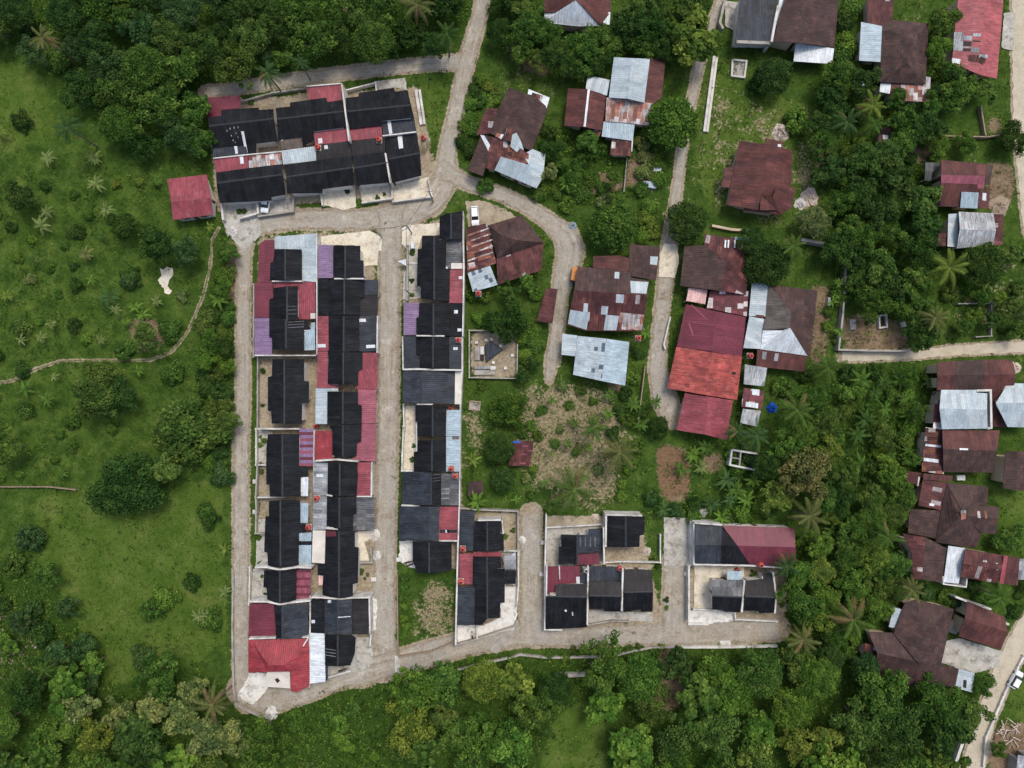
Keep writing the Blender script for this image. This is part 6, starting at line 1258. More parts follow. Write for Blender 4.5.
# ================================================================== VEGETATION
def leaf_mat(name, var=.45, trans=.25, wide=False):
    t = NT(name); g = t.n('ShaderNodeNewGeometry'); oi = t.n('ShaderNodeObjectInfo')
    at = t.n('ShaderNodeAttribute', attribute_name='leaf'); k = t.smooth(at.outputs['Fac'], 0, 1, 1 - var, 1 + var)
    at2 = t.n('ShaderNodeAttribute', attribute_name='clump'); k2 = t.smooth(at2.outputs['Fac'], 0, 1, *((.5, 2.0) if wide else (.68, 1.35))); k = t.math('MULTIPLY', k, k2)
    kk = t.n('ShaderNodeCombineColor'); t.L(t.math('MULTIPLY', k, t.smooth(at2.outputs['Fac'], 0, 1, .86, 1.16)), kk.inputs[0]); t.L(k, kk.inputs[1]); t.L(t.math('MULTIPLY', k, .95), kk.inputs[2])
    c = t.mix(1.0, oi.outputs['Color'], kk.outputs[0], 'MULTIPLY')
    b = t.bsdf(c, .75, .04)
    if trans:
        tr = t.n('ShaderNodeBsdfTranslucent'); t.L(c, tr.inputs[0]); mx = t.n('ShaderNodeMixShader'); mx.inputs[0].default_value = trans
        t.L(b.outputs[0], mx.inputs[1]); t.L(tr.outputs[0], mx.inputs[2]); t.L(mx.outputs[0], t.out.inputs[0])
    return t.m
M['weed'] = leaf_mat('weed_leaves', .4, .2, wide=True); M['leaf'] = leaf_mat('tree_leaves'); M['frond'] = leaf_mat('palm_leaves', .35, .2)
M['bark'] = plain_mat('grey_brown_bark', (.13, .1, .075, 1), .9, .35, 3)
def leaf_mesh(name, quads, leaf, clump, mat):
    """quads (n,4,3); one value per leaf"""
    n = len(quads); me = bpy.data.meshes.new(name); me.vertices.add(4 * n); me.vertices.foreach_set('co', quads.reshape(-1).astype(np.float32))
    me.loops.add(4 * n); me.loops.foreach_set('vertex_index', np.arange(4 * n, dtype=np.int32)); me.polygons.add(n); me.polygons.foreach_set('loop_start', np.arange(0, 4 * n, 4, dtype=np.int32)); me.update(calc_edges=True)
    for nm, v in (('leaf', leaf), ('clump', clump)):
        a = me.attributes.new(nm, 'FLOAT', 'FACE'); a.data.foreach_set('value', v.astype(np.float32))
    me.materials.append(mat); return me
def leaves_at(cen, nrm, L, Wd, rng):
    """rhombic leaves at the centres facing nrm"""
    n = len(cen); a = rng.normal(size=(n, 3)); u = np.cross(nrm, a); u /= np.linalg.norm(u, axis=1)[:, None] + 1e-9; v = np.cross(nrm, u)
    L = L[:, None] if np.ndim(L) else L; Wd = Wd[:, None] if np.ndim(Wd) else Wd
    return np.stack([cen - u * L / 2, cen + v * Wd / 2 - nrm * .0, cen + u * L / 2 - nrm * L * .12, cen - v * Wd / 2], 1)
def crown(seed, nclump=60, per=80, cr=(.2, .34), leaf=.085, flat=.7, shape='dome', up=.5, hole=.0, irr=.25):
    rng = np.random.default_rng(seed)
    C = []
    lob = rng.uniform(0, 6.28, 4); am = rng.uniform(.3, 1, 4)
    while len(C) < nclump:
        d = rng.normal(size=3); d /= np.linalg.norm(d); d[2] = abs(d[2]) * 1.0 - .25
        az = math.atan2(d[1], d[0]); rad = 1 - .26 + irr * sum(am[k] * math.sin((k + 2) * az + lob[k]) for k in range(4)) / 2
        r = rng.uniform(.55, 1) ** .5 * rad
        p = d * r; p[2] *= flat
        if rng.random() < hole and p[2] > 0: continue
        C.append(p)
    C = np.array(C); R = rng.uniform(*cr, len(C)); Q = []; LF = []; CL = []
    for c, r in zip(C, R):
        d = rng.normal(size=(per, 3)); d /= np.linalg.norm(d, axis=1)[:, None]; d[:, 2] = np.abs(d[:, 2]) * rng.choice([1, 1, 1, -1], per)
        rr = rng.uniform(.6, 1.02, per)[:, None]
        cen = c + d * rr * r * np.array([1, 1, .8]); nr = d * .7 + np.array([0, 0, up]) + rng.normal(size=(per, 3)) * .35; nr /= np.linalg.norm(nr, axis=1)[:, None]
        s = leaf * rng.uniform(.7, 1.35, per); Q.append(leaves_at(cen, nr, s, s * .62, rng)); LF.append(rng.random(per)); CL.append(np.full(per, rng.random()))
    return np.concatenate(Q), np.concatenate(LF), np.concatenate(CL)
TPL = {}
def deft(k, n, **kw): TPL[k] = [leaf_mesh('crown', *crown(1000 + hash(k) % 7 * 0 + sum(map(ord, k)) * 10 + i, **kw), M['leaf']) for i in range(n)]
deft('broad', 5, nclump=64, per=85, cr=(.13, .3), leaf=.09, irr=.38)
deft('ragged', 4, nclump=58, per=70, cr=(.09, .3), leaf=.085, irr=.55, hole=.3)
deft('coarse', 3, nclump=40, per=42, cr=(.14, .26), leaf=.2, irr=.45, hole=.15)
deft('fine', 3, nclump=130, per=70, cr=(.13, .22), leaf=.06, irr=.08)
deft('round', 2, nclump=95, per=75, cr=(.16, .26), leaf=.095, irr=.06)
deft('loose', 4, nclump=42, per=75, cr=(.16, .28), leaf=.13, hole=.25, irr=.4)
deft('bush', 4, nclump=26, per=60, cr=(.24, .4), leaf=.16, flat=.6, irr=.35)
deft('big', 2, nclump=150, per=75, cr=(.10, .2), leaf=.055, irr=.13)
def trunk_mesh(seed):
    r = random.Random(seed); b = MB(); b.tube((0, 0, 0), (.03, 0, .55), .05, .035, 8)
    for k in range(5):
        a = 6.2832 * k / 5 + r.uniform(-.4, .4); b.tube((.03, 0, .5), (.45 * math.cos(a), .45 * math.sin(a), .5 + r.uniform(.3, .5)), .025, .008, 6)
    me = bpy.data.meshes.new('trunk'); me.from_pydata([tuple(v) for v in b.v], [], b.f); me.materials.append(M['bark']); return me
TRK = [trunk_mesh(i) for i in range(3)]
# palm fronds
def frond(seed, n=30, L=1.0, w=.115, droop=.55, rise=.25, width_fn=None):
    rng = np.random.default_rng(seed); Q = []; mid = lambda s: np.array([s * (1 - .12 * s), 0, rise * s - droop * s * s])
    for i in range(n):
        s = .12 + .88 * i / (n - 1); p = mid(s); q = mid(min(1, s + .02)); t = q - p + np.array([1e-4, 0, 0]); t /= np.linalg.norm(t)
        ln = w * (math.sin(math.pi * (.12 + .83 * s)) ** .6) * rng.uniform(.85, 1.1)
        for sd in (-1, 1):
            tip = p + t * ln * .55 + np.array([0, sd * ln, -ln * .45]); bw = t * .013
            Q.append([p - bw, p + bw, tip + bw * .4, tip - bw * .4])
    for i in range(8):
        a, b_ = mid(i / 8), mid((i + 1) / 8); o = np.array([0, .014 * (1 - i / 9), 0.004]); Q.append([a - o, b_ - o, b_ + o, a + o])
    Q = np.array(Q); lf = rng.random(len(Q)) * .7; lf[-8:] = 1.0
    return leaf_mesh('frond', Q, lf, np.full(len(Q), .55), M['frond'])
FR = [frond(i, droop=d, rise=r) for i, (d, r) in enumerate(((.45, .45), (.7, .35), (.9, .2), (.6, .1)))]
def banana_leaf(seed):
    rng = np.random.default_rng(seed); Q = []; N = 9; mid = lambda s: np.array([s * .9, 0, .55 * s - .75 * s * s]); wd = lambda s: .12 * math.sin(math.pi * min(1, .08 + .92 * s)) ** .55
    for i in range(N):
        s0, s1 = .1 + .9 * i / N, .1 + .9 * (i + .93) / N; a, b_ = mid(s0), mid(s1)
        for sd in (-1, 1):
            oa, ob = np.array([0, sd * wd(s0), .03 - .05 * rng.random()]), np.array([0, sd * wd(s1), .03 - .05 * rng.random()]); Q.append([a, b_, b_ + ob, a + oa] if sd > 0 else [a, a + oa, b_ + ob, b_])
    for i in range(5): a, b_ = mid(i / 5), mid((i + 1) / 5); o = np.array([0, .012, .006]); Q.append([a - o, b_ - o, b_ + o, a + o])
    Q = np.array(Q); lf = rng.random(len(Q)) * .5 + .2; lf[-5:] = 1
    return leaf_mesh('leaf', Q, lf, np.full(len(Q), .6), M['frond'])
BL = [banana_leaf(i) for i in range(3)]
def stem_mesh(r0, r1, name='trunk', curve=.06):
    b = MB(); pts = [(curve * math.sin(i / 4 * 1.5), curve * .4 * i / 4, i / 4) for i in range(5)]
    for i in range(4): b.tube(pts[i], pts[i + 1], r0 + (r1 - r0) * i / 4, r0 + (r1 - r0) * (i + 1) / 4, 8)
    me = bpy.data.meshes.new(name); me.from_pydata([tuple(v) for v in b.v], [], b.f); me.materials.append(M['bark']); return me
PT = stem_mesh(.03, .018)
PLANTS = []   # px, py, r
def child(name, me, root, loc, sc, rz=0.0, col=None, rot=None):
    o = bpy.data.objects.new(name, me); COL.objects.link(o); o.parent = root; o.location = loc; o.scale = sc; o.rotation_euler = rot or (0, 0, rz)
    if col: o.color = (*col, 1)
    return o
VEG = []      # dicts to be labelled at the end
CN = {'dark': (.031, .066, .015), 'green': (.051, .104, .019), 'fresh': (.074, .142, .023), 'yellow': (.098, .146, .026), 'olive': (.094, .110, .036), 'blue': (.037, .078, .024), 'pale': (.110, .153, .050), 'moss': (.059, .104, .021)}
CW = {'dark': 'dark green', 'green': 'mid green', 'fresh': 'fresh green', 'yellow': 'yellow green', 'olive': 'greyish olive', 'blue': 'bluish green', 'pale': 'pale green', 'moss': 'mossy green'}
def tree(kind, px, py, r, tone, zone, h=None, label=None, sq=1.0, rot=None):
    R_ = r * S * (1.0 if r > 8 else 1.05); bush = kind == 'bush'; fl = 1.0
    if h is None: h = R_ * (1.5 if bush else 1.55) + (0 if bush else random.uniform(.8, 2.2))
    cz = R_ * .42 if bush else max(h - R_ * .7, R_ * .6)
    p = P(px, py, cz + R_ * .2); nm = 'shrub' if bush else 'tree'
    root = empty(nm, (p.x, p.y, 0)); j = lambda v: v * random.uniform(.9, 1.1)
    g = random.uniform(.88, 1.14); c = CN[tone]; c = (j(c[0]) * g, c[1] * g, j(c[2]) * g)
    rz = random.uniform(0, 6.28) if rot is None else rot
    child('crown', random.choice(TPL[kind]), root, (0, 0, cz), (R_ * 1.12 * sq, R_ * 1.12, R_ * 1.05), rz, c)
    if bush: child('stem', random.choice(TRK), root, (0, 0, 0), (R_ * .8, R_ * .8, max(.3, cz)), rz)
    else: child('trunk', random.choice(TRK), root, (0, 0, 0), (R_ * 1.3, R_ * 1.3, max(.6, cz + R_ * .1)), rz)
    PLANTS.append((px, py, r)); VEG.append(dict(o=root, px=px, py=py, r=r, tone=tone, kind=kind, zone=zone, label=label)); return root
def palm(px, py, r, tone, zone, h=None, label=None, dead=0):
    R_ = r * S; h = h or random.uniform(6.5, 9.5); p = P(px, py, h); root = empty('coconut_palm', (p.x, p.y, 0)); c0 = CN[tone]
    child('trunk', PT, root, (0, 0, 0), (6, 6, h), random.uniform(0, 6.28)); n = random.randint(17, 22); a0 = random.uniform(0, 6.28); top = Vector((6 * .06 * .99, 0, h)) * 0 + Vector((0, 0, h))
    root.children[0].location = (0, 0, 0); root.children[0].scale = (6 if R_ > 2 else 4, 6 if R_ > 2 else 4, h)
    # trunk mesh leans slightly: the crown sits on its tip
    tx, ty = .06 * math.sin(1.5), .024; s_ = root.children[0].scale.x; rz = root.children[0].rotation_euler.z
    top = Vector(((tx * math.cos(rz) - ty * math.sin(rz)) * s_, (tx * math.sin(rz) + ty * math.cos(rz)) * s_, h - .1)); root.location -= Vector((top.x, top.y, 0))
    for i in range(n):
        a = a0 + i * 2.39996; el = .75 - 1.15 * i / n + random.uniform(-.2, .2); a += random.uniform(-.28, .28); L = R_ * random.uniform(.82, 1.25); g = random.uniform(.8, 1.2)
        c = tuple(v * g for v in c0)
        if (dead and i > n - 1 - dead) or random.random() < .05: c = (.14, .105, .05)
        child('frond', FR[min(3, int(4 * i / n))] if True else 0, root, top, (L, L * 1.05, L), 0, c, (0, -el * .55, a))
    PLANTS.append((px, py, r * .8)); VEG.append(dict(o=root, px=px, py=py, r=r, tone=tone, kind='palm', zone=zone, label=label)); return root
def banana(px, py, r, tone, zone, label=None):
    R_ = r * S * 1.15; h = random.uniform(1.4, 2.6); p = P(px, py, h); root = empty('banana_plant', (p.x, p.y, 0)); c0 = CN[tone]
    child('stem', PT, root, (0, 0, 0), (2.5, 2.5, h)); n = random.randint(7, 10); a0 = random.uniform(0, 6.28); top = Vector((.06 * 2.5, .06, h - .05))
    for i in range(n):
        a = a0 + i * 2.39996; L = R_ * random.uniform(.85, 1.2); g = random.uniform(.75, 1.3); child('leaf', random.choice(BL), root, top, (L, L, L), 0, tuple(v * g for v in c0), (random.uniform(-.2, .2), -random.uniform(-.1, .5), a))
    PLANTS.append((px, py, r * .8)); VEG.append(dict(o=root, px=px, py=py, r=r, tone=tone, kind='banana', zone=zone, label=label)); return root
Z_TOP, Z_BOT, Z_RB, Z_RT, Z_LL, Z_HEDGE, Z_MEAD, Z_GARD, Z_TM, Z_MG = 'wood along the upper left edge', 'wood along the bottom edge', 'planting right of the lower road', 'grove among the right hand houses', 'thicket at the lower left edge', 'hedge along the far left road', 'left meadow', 'garden below the red gable', 'trees along the top edge', 'garden patch by the roofless hut'
# --- trees one can pick out
tree('big', 126, 486, 35, 'dark', Z_MEAD, 8.5, 'very large dark rounded tree in the middle of the left meadow', 1.22, 0.3)
tree('loose', 165, 470, 14, 'moss', Z_MEAD, 7.5, 'mossy tree leaning on the right side of the very large dark rounded tree')
tree('broad', 184, 431, 30, 'moss', Z_MEAD, 7, 'large speckled mossy tree between the meadow and the far left road', 1.25, 2.9)
tree('broad', 226, 422, 13, 'moss', Z_HEDGE, 5, 'rounded mossy tree squeezed between the large speckled tree and the far left road')
tree('round', 613, 225, 25, 'moss', Z_GARD, 7.5, 'round mango tree with yellowish leaf tips above the silver patched brown house')
tree('fine', 688, 222, 23, 'dark', Z_GARD, 6.5, 'perfectly round dark tree overhanging the central path')
tree('coarse', 695, 40, 26, 'yellow', Z_TM, 9, 'tall yellow green tree with big leaf clumps over the central path near the top')
tree('round', 674, 121, 26, 'green', Z_TM, 8.5, 'wide leafy tree right of the tall silver gable')
tree('fine', 816, 221, 17, 'pale', Z_RT, 6, 'pale speckled dome tree below the pale rubble heap of the lawn house'); tree('bush', 798, 119, 13, 'fresh', Z_RT, 2.5, 'round fresh shrub dome on the lawn above the lawn house')
tree('ragged', 806, 474, 27, 'olive', Z_RB, 10, 'large greyish olive tree with thin crown right of the roofless hut'); tree('fine', 768, 262, 26, 'dark', Z_RT, 8, 'large very dark tree above the brown hip with the white corner')
tree('fine', 752, 240, 15, 'dark', Z_RT, 7.5, 'dark tree touching the maroon house beside it, left of the very dark tree'); tree('fine', 776, 74, 20, 'dark', Z_TM, 6.5, 'dark bushy tree below the porch of the brown house at the top'); tree('bush', 758, 84, 10, 'green', Z_TM)
tree('fine', 985, 264, 24, 'dark', Z_RT, 7.5, 'large dark dome tree overlapping the rust streaked silver gable'); tree('broad', 940, 146, 12, 'fresh', Z_RT, 4, 'small fresh round tree left of three in a line below the dark fence'); tree('broad', 965, 141, 12, 'green', Z_RT, 4.2, 'small green round tree in the middle of three in a line below the dark fence'); tree('broad', 1014, 138, 15, 'dark', Z_RT, 5, 'dark round tree right of three in a line beside the far right road')
tree('fine', 658, 428, 13, 'dark', Z_GARD, 3.5, 'compact dark round bush tree at the foot of the central path'); tree('broad', 506, 322, 21, 'dark', Z_GARD, 6, 'dense dark tree overhanging the bare plot with slabs'); tree('broad', 508, 409, 19, 'green', Z_GARD, 5.5, 'green tree in the upper left part of the dry garden'); tree('fine', 498, 449, 17, 'dark', Z_GARD, 5, 'dark tree left of the plank roofed shack'); tree('fine', 503, 480, 14, 'dark', Z_GARD, 4.5, 'small dark tree below the plank roofed shack')
tree('broad', 900, 95, 8, 'green', Z_RT); tree('broad', 945, 20, 15, 'moss', Z_RT, 6, 'speckled mossy tree between the dark brown house and the patched crimson roof'); tree('broad', 960, 85, 20, 'green', Z_RT, 7, 'wide green tree over the lower end of the patched crimson roof'); tree('loose', 985, 88, 12, 'moss', Z_RT); tree('broad', 905, 140, 14, 'green', Z_RT)
tree('broad', 985, 685, 12, 'green', Z_RB, 4.5, 'round green tree between the silver porch and the lower right road'); tree('loose', 975, 715, 15, 'moss', Z_BOT, 5.5, 'mossy tree at the left edge of the lower right road'); tree('broad', 1000, 750, 8, 'green', Z_RB)
tree('round', 640, 680, 24, 'green', Z_BOT, 8.5, 'dense green dome tree below the lower road, in the middle of the bottom wood'); tree('fine', 868, 670, 16, 'blue', Z_RB, 6, 'bluish dome tree left of the large brown hip by the lower right road')
tree('broad', 1012, 540, 14, 'green', Z_RB, 4.5); tree('broad', 550, 150, 13, 'dark', Z_GARD, 4.5); tree('loose', 588, 140, 12, 'green', Z_GARD, 4.5); tree('broad', 570, 175, 14, 'green', Z_GARD, 4)
tree('bush', 487, 86, 6, 'yellow', Z_GARD, 2, 'bright yellow green shrub at the upper end of the garden beside the branching road'); tree('bush', 495, 90, 5, 'yellow', Z_GARD); tree('bush', 480, 100, 7, 'green', Z_GARD); tree('bush', 473, 130, 8, 'green', Z_GARD); tree('bush', 470, 150, 8, 'dark', Z_GARD); tree('bush', 486, 186, 8, 'green', Z_GARD)
tree('loose', 520, 45, 15, 'green', Z_TM, 6); tree('loose', 580, 48, 18, 'green', Z_TM, 7); tree('broad', 610, 45, 14, 'green', Z_TM); tree('fine', 500, 30, 14, 'dark', Z_TM); tree('broad', 650, 25, 16, 'dark', Z_TM, 7)
tree('bush', 800, 392, 11, 'fresh', Z_RB, 3, 'fresh round shrub right of the blue tarpaulin heap, upper'); tree('bush', 785, 388, 11, 'green', Z_RB); tree('bush', 755, 375, 6, 'green', Z_RB)
for x, y, r, tn in ((18, 196, 14, 'dark'), (75, 232, 9, 'dark'), (97, 96, 10, 'green'), (130, 275, 9, 'green'), (170, 330, 12, 'green'), (145, 340, 15, 'moss'), (123, 350, 10, 'green'), (100, 375, 16, 'moss'), (170, 372, 12, 'green'), (20, 325, 10, 'moss'), (75, 285, 7, 'dark'), (74, 325, 7, 'dark'), (5, 448, 16, 'moss'), (92, 398, 22, 'moss'), (120, 395, 15, 'dark'), (70, 420, 9, 'green'), (28, 30, 9, 'dark'), (20, 120, 10, 'dark'), (25, 410, 9, 'green'), (128, 280, 10, 'blue'), (155, 245, 16, 'dark'), (185, 250, 14, 'blue'), (20, 370, 8, 'dark'), (55, 60, 12, 'green'), (200, 140, 14, 'green'), (122, 225, 14, 'dark'), (150, 235, 12, 'green')):
    tree('bush' if r < 13 else 'broad', x, y, r, tn, Z_MEAD)
for x, y, r, tn in ((165, 598, 13, 'fresh'), (152, 610, 12, 'green'), (210, 620, 12, 'green'), (140, 660, 13, 'blue'), (192, 583, 9, 'dark'), (30, 540, 14, 'blue'), (12, 565, 12, 'green'), (208, 520, 10, 'dark'), (222, 475, 12, 'blue'), (205, 510, 8, 'green')):
    tree('bush', x, y, r, tn, Z_MEAD)
# pale trees lower left
for x, y, r in ((78, 712, 17), (118, 716, 15), (150, 710, 16), (180, 718, 18), (205, 738, 20), (232, 742, 17), (192, 692, 14)): tree('loose', x, y, r, 'pale', Z_BOT, 7.5)
for a in ((594, 427, 15, 'green', Z_GARD, None, 'palm above the centre of the dry garden'), (620, 452, 21, 'olive', Z_GARD, None, 'wide pale olive palm at the right of the dry garden'), (575, 489, 24, 'moss', Z_GARD, None, 'widest palm, at the lower edge of the dry garden'), (417, 5, 16, 'olive', Z_TOP), (447, 34, 15, 'dark', Z_TOP), (267, 73, 13, 'blue', Z_TOP), (300, 62, 10, 'blue', Z_TOP), (810, 516, 19, 'olive', Z_RB), (797, 410, 18, 'moss', Z_RB, None, 'mossy palm beside the bright blue tarpaulin heap'), (757, 436, 15, 'blue', Z_MG), (737, 432, 11, 'blue', Z_MG), (828, 368, 18, 'moss', Z_RB, None, 'mossy palm at the left end of the right hand lane'), (793, 246, 14, 'moss', Z_RT, None, 'mossy palm between the very dark tree and the grey wall beam'), (873, 106, 15, 'yellow', Z_RT, 6, 'half yellowed palm at the foot of the dark brown house with the silver wing', 5), (949, 268, 20, 'yellow', Z_RT, 7, 'large yellowish palm left of the dark dome tree'), (935, 318, 15, 'olive', Z_RT), (847, 122, 15, 'blue', Z_RT), (803, 640, 17, 'olive', Z_RB, None, 'olive palm at the right end of the lower road'), (853, 620, 21, 'moss', Z_RB, 8, 'large half withered palm left of the big brown hip', 5), (888, 538, 14, 'green', Z_RB), (912, 590, 13, 'olive', Z_RB), (1000, 598, 15, 'green', Z_RB), (212, 705, 18, 'olive', Z_BOT, None, 'olive palm near the lower left corner of the far left road'), (67, 128, 14, 'blue', Z_MEAD), (42, 38, 14, 'olive', Z_TOP, None, 'pale withered palm at the left end of the upper wood', 6), (787, 566, 14, 'blue', Z_RB), (470, 190, 0, 0, 0), (875, 125, 10, 'green', Z_RT), (44, 670, 10, 'green', Z_LL)):
    if a[2]: palm(*a)
for x, y, r, tn, z in ((41, 226, 10, 'pale', Z_MEAD), (46, 212, 7, 'pale', Z_MEAD), (109, 297, 12, 'blue', Z_MEAD), (47, 158, 8, 'pale', Z_MEAD), (94, 159, 8, 'pale', Z_MEAD), (96, 184, 9, 'pale', Z_MEAD), (85, 255, 8, 'olive', Z_MEAD), (106, 210, 8, 'pale', Z_MEAD), (225, 549, 7, 'yellow', Z_HEDGE), (224, 592, 6, 'pale', Z_HEDGE), (208, 353, 9, 'fresh', Z_HEDGE), (218, 300, 9, 'fresh', Z_HEDGE), (476, 502, 10, 'fresh', Z_GARD), (472, 460, 8, 'yellow', Z_GARD), (566, 183, 9, 'fresh', Z_GARD), (156, 302, 6, 'pale', Z_MEAD), (115, 310, 6, 'pale', Z_MEAD), (205, 618, 8, 'pale', Z_MEAD), (198, 616, 7, 'pale', Z_MEAD), (100, 340, 6, 'pale', Z_MEAD), (20, 340, 6, 'pale', Z_MEAD), (40, 338, 6, 'pale', Z_MEAD), (50, 325, 5, 'pale', Z_MEAD), (135, 308, 7, 'fresh', Z_MEAD), (142, 315, 7, 'fresh', Z_MEAD), (545, 150, 5, 'fresh', Z_GARD), (25, 390, 9, 'green', Z_MEAD), (47, 400, 8, 'green', Z_MEAD), (692, 455, 9, 'fresh', Z_MG), (705, 448, 9, 'green', Z_MG), (680, 470, 9, 'green', Z_MG), (700, 468, 8, 'pale', Z_MG), (725, 480, 11, 'blue', Z_MG), (735, 490, 10, 'green', Z_MG), (745, 500, 10, 'fresh', Z_MG), (710, 505, 9, 'blue', Z_MG), (720, 518, 9, 'fresh', Z_MG), (640, 425, 9, 'green', Z_GARD), (632, 405, 9, 'green', Z_GARD), (655, 402, 7, 'green', Z_GARD)):
    banana(x, y, r, tn, z)
for i in range(13):  # banana thicket right of the yellowish palm
    for _ in range(30):
        x, y = random.uniform(842, 922), random.uniform(372, 470)
        if all(math.hypot(x - a, y - b) > .75 * (c + 9) for a, b, c in PLANTS) and x < 916 + (y < 400) * 12: banana(x, y, random.uniform(6, 12), random.choice(['green', 'fresh', 'dark', 'green']), Z_RB); break
POT_Y = [mapq(RC, [(194, 100), (255, 100), (245, 440), (194, 440)]), mapq(RC, [(192, 480), (232, 480), (228, 630), (192, 630)]), mapq(RD, [(192, 20), (238, 20), (230, 190), (192, 190)]), mapq(RD, [(192, 300), (228, 300), (226, 540), (190, 540)]), mapq(RD, [(160, 570), (225, 570), (238, 720), (160, 720)]), mapq(RF, [(244, 330), (300, 320), (300, 620), (244, 620)]), mapq(RH, [(222, -80), (285, -80), (285, 310), (212, 310)]), mapq(RD, [(715, 420), (770, 430), (768, 700), (700, 700)]), mapq(RI, [(690, 70), (755, 70), (752, 250), (692, 250)]), mapq(RJ, [(395, 250), (660, 250), (660, 310), (395, 310)]), mapq(RJ, [(640, 340), (700, 340), (710, 590), (640, 590)]), mapq(RA, [(130, 580), (260, 570), (400, 550), (400, 600), (140, 630)]), mapq(RA, [(540, 530), (650, 510), (800, 500), (800, 548), (560, 590)]), mapq(RK, [(490, 350), (570, 350), (570, 400), (490, 400)]), mapq(RK, [(650, 360), (740, 360), (700, 560), (655, 560)]), mapq(RA, [(210, 150), (320, 150), (330, 185), (210, 190)])]
for poly in POT_Y:
    xs = [p[0] for p in poly]; ys = [p[1] for p in poly]
    for _ in range(random.randint(2, 3)):
        for _ in range(20):
            x, y = random.uniform(min(xs), max(xs)), random.uniform(min(ys), max(ys))
            if inpoly(x, y, poly) and all(math.hypot(x - a, y - b) > 3.2 for a, b, c in PLANTS): tree('bush', x, y, random.uniform(1.6, 3.2), random.choice(['green', 'fresh', 'dark', 'moss']), 'yard plants of the row houses'); break
# --- fill the woods
BM_ = np.zeros(XX.shape, bool)
for p in BLOCK: BM_ |= pmask(p)
RM_ = np.zeros(XX.shape)
for nm, pts in ROADS:
    RM_ = np.maximum(RM_, lmask(pts if pts[0][2] > 5 else [(a_, b_, 5) for a_, b_, c_ in pts], .01))
HARD_ = BM_ | (RM_ > .5)
def on_road(x, y):
    i = np.searchsorted(GY, y); j = np.searchsorted(GX, x); return HARD_[min(i, ny - 1), min(j, nx - 1)]
def free(x, y, r):
    if inpoly(x, y, GLADE) or inpoly(x, y, PLOT) or inpoly(x, y, VINES): return False
    for k in range(8):
        a = k * .7854; q = (x + .72 * r * math.cos(a), y + .72 * r * math.sin(a))
        if on_road(*q): return False
    return not on_road(x, y)
def fill(poly, zone, tries, rr, kinds, tones, pack=.62, excl=(), cap=999, vine=False):
    n_ = 0
    xs = [p[0] for p in poly]; ys = [p[1] for p in poly]
    for r_hi, r_lo in ((rr[1], (rr[0] + rr[1]) / 2), ((rr[0] + rr[1]) / 2, rr[0])):
        for _ in range(tries):
            x, y = random.uniform(min(xs), max(xs)), random.uniform(min(ys), max(ys)); r = random.uniform(r_lo, r_hi)
            if n_ >= cap: return
            if not (-14 < x < 1038 and -14 < y < 782): continue
            if not inpoly(x, y, poly) or any(inpoly(x, y, e) for e in excl) or (on_road(x, y) or any(on_road(x + q, y + w) for q, w in ((r, 0), (-r, 0), (0, -r))) if vine else not free(x, y, r)): continue
            if any((x - a) ** 2 + (y - b) ** 2 < (pack * (r + c)) ** 2 for a, b, c in PLANTS): continue
            n_ += 1; k = random.choice(kinds); tone = random.choice(tones)
            if k == 'banana': banana(x, y, min(r, 11), tone, zone)
            elif k == 'palm': palm(x, y, max(r, 11), tone, zone)
            else: tree(k, x, y, r, tone, zone)
fill(TOPWOOD, Z_TOP, 1200, (9, 25), ['broad', 'ragged', 'fine', 'loose', 'ragged'], ['dark', 'dark', 'green', 'blue', 'moss', 'green'], .66, cap=47)
fill(BOTWOOD, Z_BOT, 2200, (9, 26), ['broad', 'ragged', 'loose', 'fine', 'coarse', 'ragged'], ['green', 'green', 'dark', 'moss', 'fresh', 'moss', 'yellow', 'fresh'], .66, (GLADE, [(60, 690), (120, 700), (170, 690), (170, 680)]), cap=62)
fill([(842, 372), (922, 372), (922, 470), (842, 470)], Z_RB, 200, (5, 10), ['bush', 'coarse', 'ragged', 'bush'], ['green', 'fresh', 'dark', 'moss'], .6, cap=18)
fill(RIGHTBAND, Z_RB, 1200, (8, 19), ['broad', 'loose', 'ragged', 'coarse', 'fine', 'ragged'], ['green', 'fresh', 'dark', 'moss', 'green', 'yellow'], .64, cap=34)
fill(RIGHTBAND, Z_RB, 300, (5, 9), ['bush', 'bush', 'banana'], ['green', 'fresh', 'dark', 'green'], .7, cap=16)
fill(RIGHTTOP, Z_RT, 900, (8, 19), ['broad', 'ragged', 'loose', 'coarse', 'ragged'], ['green', 'dark', 'moss', 'green', 'dark'], .64, cap=32)
fill(RIGHTTOP, Z_RT, 200, (5, 8), ['bush'], ['green', 'fresh', 'dark'], .7, cap=14)
fill(LOWLEFT, Z_LL, 300, (7, 14), ['bush', 'loose', 'broad'], ['green', 'dark', 'blue', 'fresh'], .68, cap=12)
fill(HEDGE, Z_HEDGE, 500, (6, 11), ['bush', 'bush', 'bush', 'broad'], ['green', 'fresh', 'dark', 'moss'], .64, cap=26)
fill(TOPMID, Z_TM, 500, (8, 17), ['broad', 'ragged', 'loose'], ['green', 'dark', 'moss', 'dark'], .62, cap=22)
fill(GARDEN, Z_GARD, 250, (5, 9), ['bush', 'bush', 'loose'], ['green', 'fresh', 'dark', 'pale'], .68, cap=16)
fill(MIDGAP, Z_MG, 250, (5, 9), ['bush', 'bush', 'banana'], ['green', 'fresh', 'blue', 'dark'], .7, cap=16)
fill([(468, 290), (540, 262), (548, 300), (552, 345), (524, 390), (520, 325), (480, 325)], Z_GARD, 250, (5, 9), ['bush', 'bush', 'loose'], ['green', 'dark', 'fresh'], .7, cap=12)
